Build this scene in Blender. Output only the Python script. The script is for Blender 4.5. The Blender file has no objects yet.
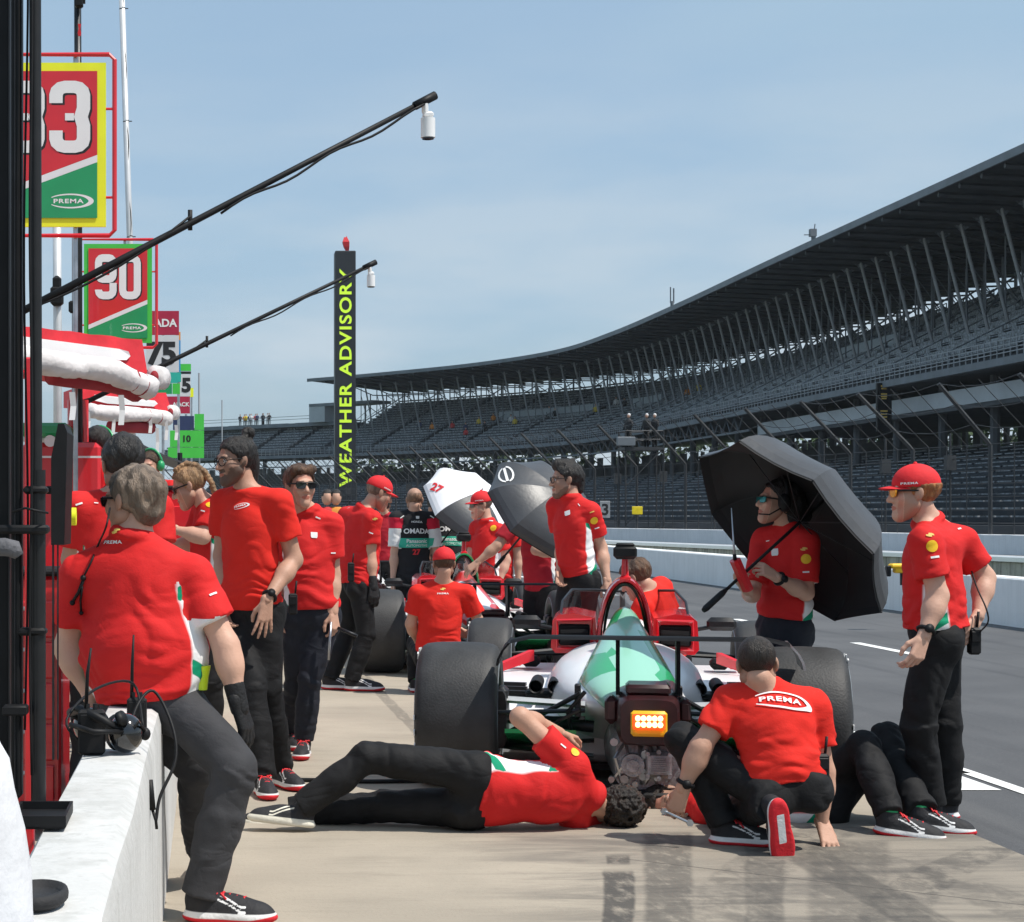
import bpy, bmesh, math, random
import numpy as np
from math import sin, cos, pi, radians as RAD
from mathutils import Vector, Matrix
from mathutils.bvhtree import BVHTree
random.seed(7)
SC = bpy.context.scene
COL = SC.collection
# ------------------------------------------------------------------ camera, sky, sun, exposure
W_PX, H_PX, FOC = 1024.0, 922.0, 1850.0
VX, VY, EYE = 210.0, 515.0, 1.38            # vanishing point of the pit lane, eye height
cam_d = bpy.data.cameras.new('camera'); cam = bpy.data.objects.new('camera', cam_d); COL.objects.link(cam)
cam.location = (0, 0, EYE); cam.rotation_euler = (pi/2, 0, 0)
cam_d.sensor_fit = 'HORIZONTAL'; cam_d.sensor_width = 36.0; cam_d.lens = FOC/W_PX*36.0
cam_d.shift_x = (W_PX/2-VX)/W_PX; cam_d.shift_y = (VY-H_PX/2)/W_PX
cam_d.clip_start = 0.1; cam_d.clip_end = 3000
SC.camera = cam
SUN_EL, SUN_AZ = 60.0, 116.0                  # azimuth clockwise from +Y (down the lane)
world = bpy.data.worlds.new('World'); SC.world = world; world.use_nodes = True
def build_world():
    nt = world.node_tree; nt.nodes.clear(); N = nt.nodes.new; L = nt.links.new
    out = N('ShaderNodeOutputWorld'); bg = N('ShaderNodeBackground'); sky = N('ShaderNodeTexSky')
    sky.sky_type = 'NISHITA'; sky.sun_disc = False; sky.sun_elevation = RAD(SUN_EL); sky.sun_rotation = RAD(SUN_AZ)
    sky.air_density = 1.0; sky.dust_density = 2.2; sky.ozone_density = 1.6
    tc = N('ShaderNodeTexCoord'); mp = N('ShaderNodeMapping'); mp.inputs['Scale'].default_value = (1.1, 1.1, 4.5)
    L(tc.outputs['Generated'], mp.inputs['Vector'])
    nz = N('ShaderNodeTexNoise'); nz.inputs['Scale'].default_value = 2.6; nz.inputs['Detail'].default_value = 7; nz.inputs['Roughness'].default_value = .52
    L(mp.outputs['Vector'], nz.inputs['Vector'])
    rp = N('ShaderNodeValToRGB'); rp.color_ramp.elements[0].position = .40; rp.color_ramp.elements[0].color = (.60,)*3+(1,)
    rp.color_ramp.elements[1].position = .72; rp.color_ramp.elements[1].color = (.95,)*3+(1,)
    L(nz.outputs['Fac'], rp.inputs['Fac'])
    mx = N('ShaderNodeMix'); mx.data_type = 'RGBA'
    L(rp.outputs['Color'], mx.inputs['Factor']); L(sky.outputs['Color'], mx.inputs[6]); mx.inputs[7].default_value = (2.40, 3.45, 4.42, 1)   # thin high haze
    sx = N('ShaderNodeSeparateXYZ'); L(tc.outputs['Generated'], sx.inputs[0]); lo = N('ShaderNodeMapRange'); L(sx.outputs[2], lo.inputs['Value'])
    lo.inputs['From Min'].default_value = .27; lo.inputs['From Max'].default_value = .0; lo.inputs['To Max'].default_value = .95
    nz2 = N('ShaderNodeTexNoise'); nz2.inputs['Scale'].default_value = 5; nz2.inputs['Detail'].default_value = 8; L(mp.outputs['Vector'], nz2.inputs['Vector'])
    cm = N('ShaderNodeMath'); cm.operation = 'MULTIPLY'; L(lo.outputs[0], cm.inputs[0]); r2 = N('ShaderNodeMapRange'); L(nz2.outputs['Fac'], r2.inputs['Value']); r2.inputs['From Min'].default_value = .36; r2.inputs['From Max'].default_value = .58; L(r2.outputs[0], cm.inputs[1])
    m2 = N('ShaderNodeMix'); m2.data_type = 'RGBA'; L(cm.outputs[0], m2.inputs['Factor']); L(mx.outputs[2], m2.inputs[6]); m2.inputs[7].default_value = (3.9, 4.4, 4.8, 1); mx = m2      # paler broken cloud low down
    L(mx.outputs[2], bg.inputs['Color']); bg.inputs['Strength'].default_value = .122
    L(bg.outputs[0], out.inputs['Surface'])
build_world()
sun_d = bpy.data.lights.new('sun', 'SUN'); sun = bpy.data.objects.new('sun', sun_d); COL.objects.link(sun)
sun_d.energy = 3.75; sun_d.angle = RAD(.5); sun_d.color = (1, .95, .87)
_e, _a = RAD(SUN_EL), RAD(SUN_AZ)
SUN_DIR = Vector((cos(_e)*sin(_a), cos(_e)*cos(_a), sin(_e)))
sun.rotation_euler = SUN_DIR.to_track_quat('Z', 'Y').to_euler(); sun.location = SUN_DIR*100
SC.view_settings.view_transform = 'Standard'; SC.view_settings.look = 'None'
SC.view_settings.exposure = 0.40; SC.view_settings.gamma = 1.0; SC.view_settings.use_curve_mapping = False
SC.cycles.max_bounces = 6; SC.cycles.use_denoising = True

# ------------------------------------------------------------------ helpers
def Wp(px, py, Y):                               # a pixel at depth Y, in the world
    return np.array([(px-VX)*Y/FOC, Y, EYE-(py-VY)*Y/FOC])
def nrm(v):
    v = np.asarray(v, float); return v/max(np.linalg.norm(v), 1e-9)
WL = {}                                          # world position of each object's origin
def empty(name, loc, label=None, cat=None, group=None, kind=None):
    o = bpy.data.objects.new(name, None); COL.objects.link(o); o.location = tuple(loc); o.empty_display_size = .1
    WL[o] = np.array(loc, float); tag(o, label, cat, group, kind); return o
def tag(o, label=None, cat=None, group=None, kind=None):
    if label: o['label'] = label
    if cat: o['category'] = cat
    if group: o['group'] = group
    if kind: o['kind'] = kind
    return o
def link_mesh(name, V, F, mats, parent=None, smooth=True, fmat=None, attr=None, origin=None):
    V = np.asarray(V, float)
    me = bpy.data.meshes.new(name)
    if parent is not None: org = WL[parent]
    elif origin is not None: org = np.array(origin, float)
    else:
        org = np.array([V[:,0].mean(), V[:,1].mean(), V[:,2].min()])
    Vl = V-org
    if isinstance(F, np.ndarray):
        n = len(F); k = F.shape[1]
        me.vertices.add(len(Vl)); me.vertices.foreach_set('co', Vl.ravel())
        me.loops.add(n*k); me.loops.foreach_set('vertex_index', F.ravel().astype(np.int32))
        me.polygons.add(n); me.polygons.foreach_set('loop_start', np.arange(0, n*k, k, dtype=np.int32))
        me.update(calc_edges=True)
    else:
        me.from_pydata([tuple(v) for v in Vl], [], F); me.update()
    if not isinstance(mats, (list, tuple)): mats = [mats]
    for m in mats: me.materials.append(m)
    if fmat is not None: me.polygons.foreach_set('material_index', np.asarray(fmat, np.int32))
    if smooth is True: me.polygons.foreach_set('use_smooth', np.ones(len(me.polygons), bool))
    if attr is not None:
        a = me.color_attributes.new('M', 'FLOAT_COLOR', 'POINT'); a.data.foreach_set('color', np.asarray(attr, np.float32).ravel())
    o = bpy.data.objects.new(name, me); COL.objects.link(o)
    if smooth == 'auto':
        me.polygons.foreach_set('use_smooth', np.ones(len(me.polygons), bool))
        try: me.set_sharp_from_angle(angle=RAD(38))
        except Exception: pass
    if parent is not None: o.parent = parent
    else: o.location = tuple(org)
    WL[o] = org
    return o
def frame_from(z, hint=(0,0,1)):
    z = nrm(z); h = np.asarray(hint, float)
    if abs(np.dot(z, nrm(h))) > .97: h = np.array([1.0,0,0]) if abs(z[0]) < .9 else np.array([0,1.0,0])
    x = nrm(np.cross(h, z)); y = np.cross(z, x); return x, y, z
class MB:
    def __init__(s): s.v = []; s.f = []; s.m = []; s.cur = 0
    def mat(s, i): s.cur = i; return s
    def add(s, vs, fs):
        b = len(s.v); s.v += [tuple(map(float, v)) for v in vs]
        s.f += [tuple(b+i for i in f) for f in fs]; s.m += [s.cur]*len(fs); return s
    def box(s, c, d, rz=0, R=None, bev=0.0):
        hx, hy, hz = d[0]/2, d[1]/2, d[2]/2
        if bev > 0: return s.rbox(c, d, rz, R, bev)
        P = [(x,y,z) for z in (-hz,hz) for (x,y) in ((-hx,-hy),(hx,-hy),(hx,hy),(-hx,hy))]
        P = s._tr(P, c, rz, R)
        return s.add(P, [(3,2,1,0),(4,5,6,7),(0,1,5,4),(1,2,6,5),(2,3,7,6),(3,0,4,7)])
    def _tr(s, P, c, rz, R):
        P = np.array(P, float)
        if R is not None: P = P@np.array(R, float).T
        elif rz: 
            m = np.array([[cos(rz),-sin(rz),0],[sin(rz),cos(rz),0],[0,0,1]]); P = P@m.T
        return P+np.array(c, float)
    def rbox(s, c, d, rz=0, R=None, b=.01):
        hx, hy, hz = d[0]/2, d[1]/2, d[2]/2; b = min(b, hx*.95, hy*.95, hz*.95)
        rings = []
        def ring(z, ins):
            x, y = hx-ins, hy-ins; k = max(b-ins, 0)*.6
            return [(-x+k,-y,z),(x-k,-y,z),(x,-y+k,z),(x,y-k,z),(x-k,y,z),(-x+k,y,z),(-x,y-k,z),(-x,-y+k,z)]
        P = ring(-hz, b)+ring(-hz+b, 0)+ring(hz-b, 0)+ring(hz, b)
        F = [tuple(range(7,-1,-1)), tuple(range(24,32))]
        for k in range(3):
            for i in range(8): F.append((k*8+i, k*8+(i+1)%8, k*8+8+(i+1)%8, k*8+8+i))
        return s.add(s._tr(P, c, rz, R), F)
    def cyl(s, a, b, r0, r1=None, n=10, cap=True):
        r1 = r0 if r1 is None else r1; a = np.array(a, float); b = np.array(b, float); x, y, z = frame_from(b-a)
        P = []
        for p, r in ((a, r0), (b, r1)):
            for i in range(n): t = 2*pi*i/n; P.append(p+x*r*cos(t)+y*r*sin(t))
        F = [(i,(i+1)%n,n+(i+1)%n,n+i) for i in range(n)]
        if cap: F += [tuple(range(n-1,-1,-1)), tuple(range(n,2*n))]
        return s.add(P, F)
    def tube(s, path, r, n=8, closed=False):
        path = [np.array(p, float) for p in path]; m = len(path); P = []; px = None
        rr = r if isinstance(r, (list, tuple)) else [r]*m
        for i, p in enumerate(path):
            a = path[(i-1) % m] if closed or i else path[0]; b = path[(i+1) % m] if closed or i < m-1 else path[-1]
            z = nrm(b-a)
            if px is None: x, y, z = frame_from(z)
            else:
                x = nrm(px-z*np.dot(px, z)); y = np.cross(z, x)
            px = x
            for k in range(n): t = 2*pi*k/n; P.append(p+x*rr[i]*cos(t)+y*rr[i]*sin(t))
        F = []
        for i in range(m if closed else m-1):
            j = (i+1) % m
            for k in range(n): F.append((i*n+k, i*n+(k+1)%n, j*n+(k+1)%n, j*n+k))
        if not closed: F += [tuple(range(n-1,-1,-1)), tuple(range((m-1)*n, m*n))]
        return s.add(P, F)
    def loft(s, rings, cap=True, closed=True):
        n = len(rings[0]); P = [p for r in rings for p in r]; F = []
        for i in range(len(rings)-1):
            for k in range(n if closed else n-1):
                F.append((i*n+k, i*n+(k+1)%n, (i+1)*n+(k+1)%n, (i+1)*n+k))
        if cap: F += [tuple(range(n-1,-1,-1)), tuple(range((len(rings)-1)*n, len(rings)*n))]
        return s.add(P, F)
    def prism(s, poly, o, x, y, depth):              # polygon in plane (o,x,y), extruded by depth along x cross y
        o, x, y = (np.array(q, float) for q in (o, x, y)); z = np.cross(x, y)*depth; n = len(poly)
        P = [o+x*p[0]+y*p[1] for p in poly]+[o+x*p[0]+y*p[1]+z for p in poly]
        F = [tuple(range(n-1,-1,-1)), tuple(range(n,2*n))]+[(i,(i+1)%n,n+(i+1)%n,n+i) for i in range(n)]
        return s.add(P, F)
    def sphere(s, c, r, nu=12, nv=8, R=None):
        r = (r,r,r) if not isinstance(r, (tuple, list)) else r; P = []
        for j in range(1, nv):
            ph = pi*j/nv
            for i in range(nu): t = 2*pi*i/nu; P.append((r[0]*sin(ph)*cos(t), r[1]*sin(ph)*sin(t), r[2]*cos(ph)))
        P += [(0,0,r[2]), (0,0,-r[2])]; F = []
        for j in range(nv-2):
            for i in range(nu): F.append((j*nu+i, (j+1)*nu+i, (j+1)*nu+(i+1)%nu, j*nu+(i+1)%nu))
        T, B = len(P)-2, len(P)-1
        for i in range(nu): F.append((T, i, (i+1)%nu)); F.append((B, (nv-2)*nu+(i+1)%nu, (nv-2)*nu+i))
        return s.add(s._tr(P, c, 0, R), F)
    def build(s, name, mats, parent=None, smooth=False, origin=None):
        return link_mesh(name, s.v, s.f, mats, parent, smooth, s.m if isinstance(mats, (list,tuple)) else None, origin=origin)
def copy_thing(o, parent=None):
    c = o.copy(); COL.objects.link(c); c.parent = parent; WL[c] = WL[o]
    for ch in o.children: copy_thing(ch, c)
    return c

# ------------------------------------------------------------------ materials
MATS = {}
def pm(name, col, rough=.6, metal=0.0, var=.12, scale=6.0, bump=0.0, bscale=60.0, emit=None, coat=0.0, spec=.5, det=5):
    m = bpy.data.materials.new(name); m.use_nodes = True; nt = m.node_tree; N = nt.nodes.new; L = nt.links.new
    b = nt.nodes['Principled BSDF']; b.inputs['Roughness'].default_value = rough; b.inputs['Metallic'].default_value = metal
    b.inputs['Specular IOR Level'].default_value = spec; b.inputs['Coat Weight'].default_value = coat
    tc = N('ShaderNodeTexCoord')
    nz = N('ShaderNodeTexNoise'); nz.inputs['Scale'].default_value = scale; nz.inputs['Detail'].default_value = det
    L(tc.outputs['Object'], nz.inputs['Vector'])
    mr = N('ShaderNodeMapRange'); mr.inputs['From Min'].default_value = .3; mr.inputs['From Max'].default_value = .7
    mr.inputs['To Min'].default_value = 1-var; mr.inputs['To Max'].default_value = 1+var; L(nz.outputs['Fac'], mr.inputs['Value'])
    hs = N('ShaderNodeHueSaturation'); hs.inputs['Color'].default_value = tuple(col)+(1,); L(mr.outputs[0], hs.inputs['Value'])
    L(hs.outputs[0], b.inputs['Base Color'])
    if bump:
        n2 = N('ShaderNodeTexNoise'); n2.inputs['Scale'].default_value = bscale; n2.inputs['Detail'].default_value = 4; L(tc.outputs['Object'], n2.inputs['Vector'])
        bp = N('ShaderNodeBump'); bp.inputs['Strength'].default_value = bump; bp.inputs['Distance'].default_value = .02
        L(n2.outputs['Fac'], bp.inputs['Height']); L(bp.outputs[0], b.inputs['Normal'])
    if emit: b.inputs['Emission Color'].default_value = tuple(emit[0])+(1,); b.inputs['Emission Strength'].default_value = emit[1]
    MATS[name] = m; return m
def mask_mat(name, base, c1, c2, c3, rough=.8, bump=.25, bscale=35, var=.08, sheen=0.0, spec=.3, stretch=None, crease=0.0):
    """base colour with three sharp-edged regions taken from the mesh attribute M (a printed or grown pattern)"""
    m = bpy.data.materials.new(name); m.use_nodes = True; nt = m.node_tree; N = nt.nodes.new; L = nt.links.new
    b = nt.nodes['Principled BSDF']; b.inputs['Roughness'].default_value = rough; b.inputs['Specular IOR Level'].default_value = spec
    b.inputs['Sheen Weight'].default_value = sheen
    at = N('ShaderNodeAttribute'); at.attribute_name = 'M'; sp = N('ShaderNodeSeparateColor'); L(at.outputs['Color'], sp.inputs[0])
    prev = None
    for i, c in enumerate((c1, c2, c3)):
        mr = N('ShaderNodeMapRange'); mr.inputs['From Min'].default_value = .44; mr.inputs['From Max'].default_value = .56; L(sp.outputs[i], mr.inputs['Value'])
        mx = N('ShaderNodeMix'); mx.data_type = 'RGBA'; L(mr.outputs[0], mx.inputs['Factor'])
        if prev is None: mx.inputs[6].default_value = tuple(base)+(1,)
        else: L(prev, mx.inputs[6])
        mx.inputs[7].default_value = tuple(c)+(1,); prev = mx.outputs[2]
    tc = N('ShaderNodeTexCoord'); src = tc.outputs['Object']
    if stretch:
        mp = N('ShaderNodeMapping'); mp.inputs['Scale'].default_value = stretch; L(src, mp.inputs['Vector']); src = mp.outputs['Vector']
    nz = N('ShaderNodeTexNoise'); nz.inputs['Scale'].default_value = 9; nz.inputs['Detail'].default_value = 5; L(src, nz.inputs['Vector'])
    mr = N('ShaderNodeMapRange'); mr.inputs['From Min'].default_value = .3; mr.inputs['From Max'].default_value = .7
    mr.inputs['To Min'].default_value = 1-var; mr.inputs['To Max'].default_value = 1+var; L(nz.outputs['Fac'], mr.inputs['Value'])
    hs = N('ShaderNodeHueSaturation'); L(prev, hs.inputs['Color']); L(mr.outputs[0], hs.inputs['Value']); L(hs.outputs[0], b.inputs['Base Color'])
    n2 = N('ShaderNodeTexNoise'); n2.inputs['Scale'].default_value = bscale; n2.inputs['Detail'].default_value = 5; n2.inputs['Distortion'].default_value = .6; L(src, n2.inputs['Vector'])
    bp = N('ShaderNodeBump'); bp.inputs['Strength'].default_value = bump; bp.inputs['Distance'].default_value = .02
    L(n2.outputs['Fac'], bp.inputs['Height'])
    if crease:                                        # sharp little folds in the cloth
        n3 = N('ShaderNodeTexNoise'); n3.inputs['Scale'].default_value = 5.5; n3.inputs['Detail'].default_value = 2; n3.inputs['Distortion'].default_value = .9
        mp3 = N('ShaderNodeMapping'); mp3.inputs['Scale'].default_value = (1, 1, 1.8); L(tc.outputs['Object'], mp3.inputs['Vector']); L(mp3.outputs['Vector'], n3.inputs['Vector'])
        a1 = N('ShaderNodeMath'); a1.operation = 'SUBTRACT'; L(n3.outputs['Fac'], a1.inputs[0]); a1.inputs[1].default_value = .5
        a2 = N('ShaderNodeMath'); a2.operation = 'ABSOLUTE'; L(a1.outputs[0], a2.inputs[0]); b3 = N('ShaderNodeBump'); b3.inputs['Strength'].default_value = crease; b3.inputs['Distance'].default_value = .05
        L(a2.outputs[0], b3.inputs['Height']); L(b3.outputs[0], bp.inputs['Normal'])
    L(bp.outputs[0], b.inputs['Normal'])
    MATS[name] = m; return m
M_BLACK = pm('black_plastic', (.008,.008,.009), .55, 0, .3, 12, spec=.25)
M_WINGK = pm('matt_black_carbon', (.006,.006,.007), .6, 0, .2, 20, spec=.15)
M_RUBBER = pm('tyre_rubber', (.027,.027,.028), .62, 0, .35, 7, .15, 90)
M_DARKMET = pm('dark_metal', (.03,.031,.034), .4, .6, .3, 12)
M_STEEL = pm('bare_steel', (.42,.43,.45), .32, .9, .2, 14)
M_CAST = pm('cast_alloy', (.33,.33,.34), .45, .75, .35, 25, .3, 120)
M_WHITE = pm('white_paint', (.78,.78,.78), .35, 0, .05, 4, coat=.4)
M_RED = pm('red_paint', (.62,.012,.02), .3, 0, .08, 5, coat=.5)
M_GREEN = pm('green_paint', (.012,.30,.10), .35, 0, .08, 5, coat=.4)
M_LIME = pm('lime_paint', (.06,.52,.06), .5, 0, .05)
M_YELL = pm('yellow_paint', (.82,.86,.02), .5, 0, .05)
M_CARBON = pm('carbon_fibre', (.010,.010,.011), .45, 0, .4, 60, coat=.1, spec=.3)
M_PRINTW = pm('white_print', (.78,.78,.77), .6, 0, .03)
M_PRINTK = pm('black_print', (.012,.012,.014), .6, 0, .03)
M_PRINTY = pm('yellow_print', (.85,.50,.01), .6, 0, .03)
M_PRINTR = pm('red_print', (.62,.012,.02), .6, 0, .03)
M_PRINTG = pm('green_print', (.02,.40,.27), .6, 0, .03)
M_PRINTGD = pm('gold_print', (.75,.50,.12), .6, 0, .03)
M_NYLON = pm('umbrella_fabric', (.055,.057,.062), .42, 0, .15, 5, .1, 30)
M_NYLONIN = pm('umbrella_lining', (.010,.010,.011), .7, 0, .2, 5)
M_NYLONW = pm('umbrella_white_fabric', (.72,.72,.75), .6, 0, .05)
M_GLASS = pm('dark_lens', (.012,.012,.014), .08, 0, .05, spec=.8)
M_LED = pm('lit_lamp', (1,.6,.3), .4, 0, .0, emit=((1,.42,.10), 9.0))
M_LAMPRED = pm('red_lamp_lens', (.7,.02,.01), .25, 0, .05, emit=((1,.02,.005), 5.0))

# ------------------------------------------------------------------ lettering
TXT = {}
def text_geo(s, off=.0, sp=1.0, shear=0.0, sx=1.0):
    key = (s, off, sp, shear, sx)
    if key in TXT: return TXT[key]
    c = bpy.data.curves.new('t', 'FONT'); c.body = s; c.offset = off; c.space_character = sp; c.shear = shear; c.align_x = 'LEFT'; c.resolution_u = 4
    o = bpy.data.objects.new('t', c); COL.objects.link(o)
    dg = bpy.context.evaluated_depsgraph_get(); me = bpy.data.meshes.new_from_object(o.evaluated_get(dg))
    V = np.array([v.co[:] for v in me.vertices])[:, :2]; F = [tuple(p.vertices) for p in me.polygons]
    bpy.data.objects.remove(o); bpy.data.curves.remove(c); bpy.data.meshes.remove(me)
    V[:,0] *= sx
    V = V-(V.max(0)+V.min(0))/2; h = np.ptp(V[:,1]); V = V/h                 # height 1, centred
    TXT[key] = (V, F); return TXT[key]
for _a in (('83',.028,1.14),('90',.02,1.10),('5',.05),('75',.05),('ADA',.03),('OMADA',.03),('Panasonic',.02),('AUTOMOTIVE',.0),('AJACK',.03),('10',.04),
           ('WEATHER ADVISORY',.022,1.12),('3',.03),('PREMA',.03,1.15,0,1.5),('INDYCAR',.02),('27',.04),('HONDA',.02),('1',.03)): text_geo(*_a)
def ell(cx, cy, rx, ry, n=24):
    return [(cx+rx*cos(2*pi*i/n), cy+ry*sin(2*pi*i/n)) for i in range(n)]
def swoosh_geo():
    """open oval ring, thick on the right, as the team's crest"""
    V = []; F = []; n = 40
    for i in range(n+1):
        t = RAD(148-296*i/n); w = .04+.36*max(cos(t), 0)**1.6*(.6+.4*abs(sin(t)))
        V.append((1.55*cos(t), .5*sin(t))); V.append(((1.55-w*1.2)*cos(t)-.03, (.5-.09-w*.18)*sin(t)))
    for i in range(n): F.append((2*i, 2*i+2, 2*i+3, 2*i+1))
    return np.array(V), F
SWOOSH = swoosh_geo()
def poly_geo(p): return np.array(p, float), [tuple(range(len(p)))]
def merge_geo(*gs, ystretch=1.0):                  # (geo, dx, dy, scale)
    V = []; F = []; b = 0
    for (v, f), dx, dy, s in gs:
        V.append(np.array(v)*s+np.array((dx, dy))); F += [tuple(b+i for i in q) for q in f]; b += len(v)
    V = np.vstack(V); V[:,1] *= ystretch; return V, F
CREST = merge_geo((SWOOSH, 0, 0, 1.0), (text_geo('PREMA', .03, 1.15, 0, 1.5), -.15, 0, .30))
BOWTIE = poly_geo([(-1,-.28),(-.3,-.28),(-.36,-.5),(.36,-.5),(.42,-.1),(1.05,-.1),(.95,.28),(.3,.28),(.36,.5),(-.36,.5),(-.42,.1),(-1.05,.1)])
DISC = poly_geo(ell(0, 0, .5, .5, 20))
STAMP = merge_geo((poly_geo([(-.5,-.55),(.5,-.55),(.62,-.3),(.62,.5),(-.62,.5),(-.62,-.3)]), 0, 0, 1))
BAR = poly_geo([(-.5,-.12),(.5,-.12),(.5,.12),(-.5,.12)])
def strip_geo(path, w, closed=False):
    P = [np.array(p, float) for p in path]; n = len(P); V = []; F = []
    for i, p in enumerate(P):
        a = P[i-1] if (i or closed) else None; b = P[(i+1) % n] if (i < n-1 or closed) else None
        d0 = nrm(p-a) if a is not None else nrm(b-p); d1 = nrm(b-p) if b is not None else d0; t = nrm(d0+d1); m = np.array([-t[1], t[0]]); k = w/2/max(m@np.array([-d1[1], d1[0]]), .5); V += [p+m*k, p-m*k]
    for i in range(n if closed else n-1): j = (i+1) % n; F.append((2*i, 2*i+1, 2*j+1, 2*j))
    return np.array(V), F
def rrect(x0, x1, y0, y1, r):
    P = []
    for cx, cy, a0 in ((x1-r,y1-r,0),(x0+r,y1-r,90),(x0+r,y0+r,180),(x1-r,y0+r,270)): P += [(cx+r*cos(RAD(a0+a)), cy+r*sin(RAD(a0+a))) for a in (0,30,60,90)]
    return P
def digits_geo(s):
    """condensed block numerals of height 1"""
    w, G, x = .17, [], 0.0; bar = poly_geo([(.175,.455),(.345,.455),(.345,.545),(.175,.545)]); lo = [(.32+.115*sin(RAD(a)), .20-.115*cos(RAD(a))) for a in (90,60,30,0)]; ll = [(.2-.115*sin(RAD(a)), .20-.115*cos(RAD(a))) for a in (0,30,60,90)]
    up = [(px_, 1-py_) for px_, py_ in lo]; ul = [(px_, 1-py_) for px_, py_ in ll]
    D = {'0': [strip_geo(rrect(.085,.435,.085,.915,.12), w, True)], '8': [strip_geo(up+[(.2+.0,.915)][:0]+ul+[(.085,.62),(.118,.5),(.085,.38)]+ll[::-1]+lo[::-1]+[(.435,.38),(.402,.5),(.435,.62)], w, True), poly_geo([(.206,.45),(.314,.45),(.314,.55),(.206,.55)])],
         '3': [strip_geo([(.085,.69)]+ul[::-1]+up[::-1]+[(.435,.62),(.402,.5),(.435,.38)]+lo+ll+[(.085,.31)], w), poly_geo([(.20,.45),(.314,.45),(.314,.55),(.20,.55)])],
         '9': [strip_geo(rrect(.085,.435,.45,.915,.10), w, True), strip_geo([(.435,.364)]+lo+ll+[(.085,.215)], w)]}
    for ch in s: G += [(g, x, 0, 1) for g in D[ch]]; x += .58
    V, F = merge_geo(*G); return V-(V.max(0)+V.min(0))/2, F
def flat_geo(mb, geo, o, x, y, h, z=0.0):
    """lay flat lettering of height h on the plane o, x, y"""
    o, x, y = (np.array(q, float) for q in (o, x, y)); n = np.cross(x, y)
    mb.add([o+x*v[0]*h+y*v[1]*h+n*z for v in geo[0]], geo[1]); return mb
# ================================================================== THE SETTING
def math_node(nt, op, a, b=None, c=None, clamp=False):
    n = nt.nodes.new('ShaderNodeMath'); n.operation = op; n.use_clamp = clamp
    for i, q in enumerate((a, b, c)):
        if q is None: continue
        if isinstance(q, (int, float)): n.inputs[i].default_value = q
        else: nt.links.new(q, n.inputs[i])
    return n.outputs[0]
def sstep(nt, v, a, b):
    n = nt.nodes.new('ShaderNodeMapRange'); n.interpolation_type = 'SMOOTHSTEP'
    nt.links.new(v, n.inputs['Value']); n.inputs['From Min'].default_value = a; n.inputs['From Max'].default_value = b; return n.outputs[0]
def noise(nt, vec, scale, det=5, rough=.55, dist=0.0):
    n = nt.nodes.new('ShaderNodeTexNoise'); nt.links.new(vec, n.inputs['Vector']); n.inputs['Scale'].default_value = scale
    n.inputs['Detail'].default_value = det; n.inputs['Roughness'].default_value = rough; n.inputs['Distortion'].default_value = dist; return n.outputs['Fac']
def mapped(nt, vec, sc, loc=(0,0,0), rz=0):
    n = nt.nodes.new('ShaderNodeMapping'); nt.links.new(vec, n.inputs['Vector']); n.inputs['Scale'].default_value = sc
    n.inputs['Location'].default_value = loc; n.inputs['Rotation'].default_value = (0, 0, rz); return n.outputs['Vector']
def mixc(nt, f, a, b):
    n = nt.nodes.new('ShaderNodeMix'); n.data_type = 'RGBA'
    for i, q in ((0, f), (6, a), (7, b)):
        if isinstance(q, tuple): n.inputs[i].default_value = q+(1,)
        elif isinstance(q, (int, float)): n.inputs[i].default_value = q
        else: nt.links.new(q, n.inputs[i])
    return n.outputs[2]
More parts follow.
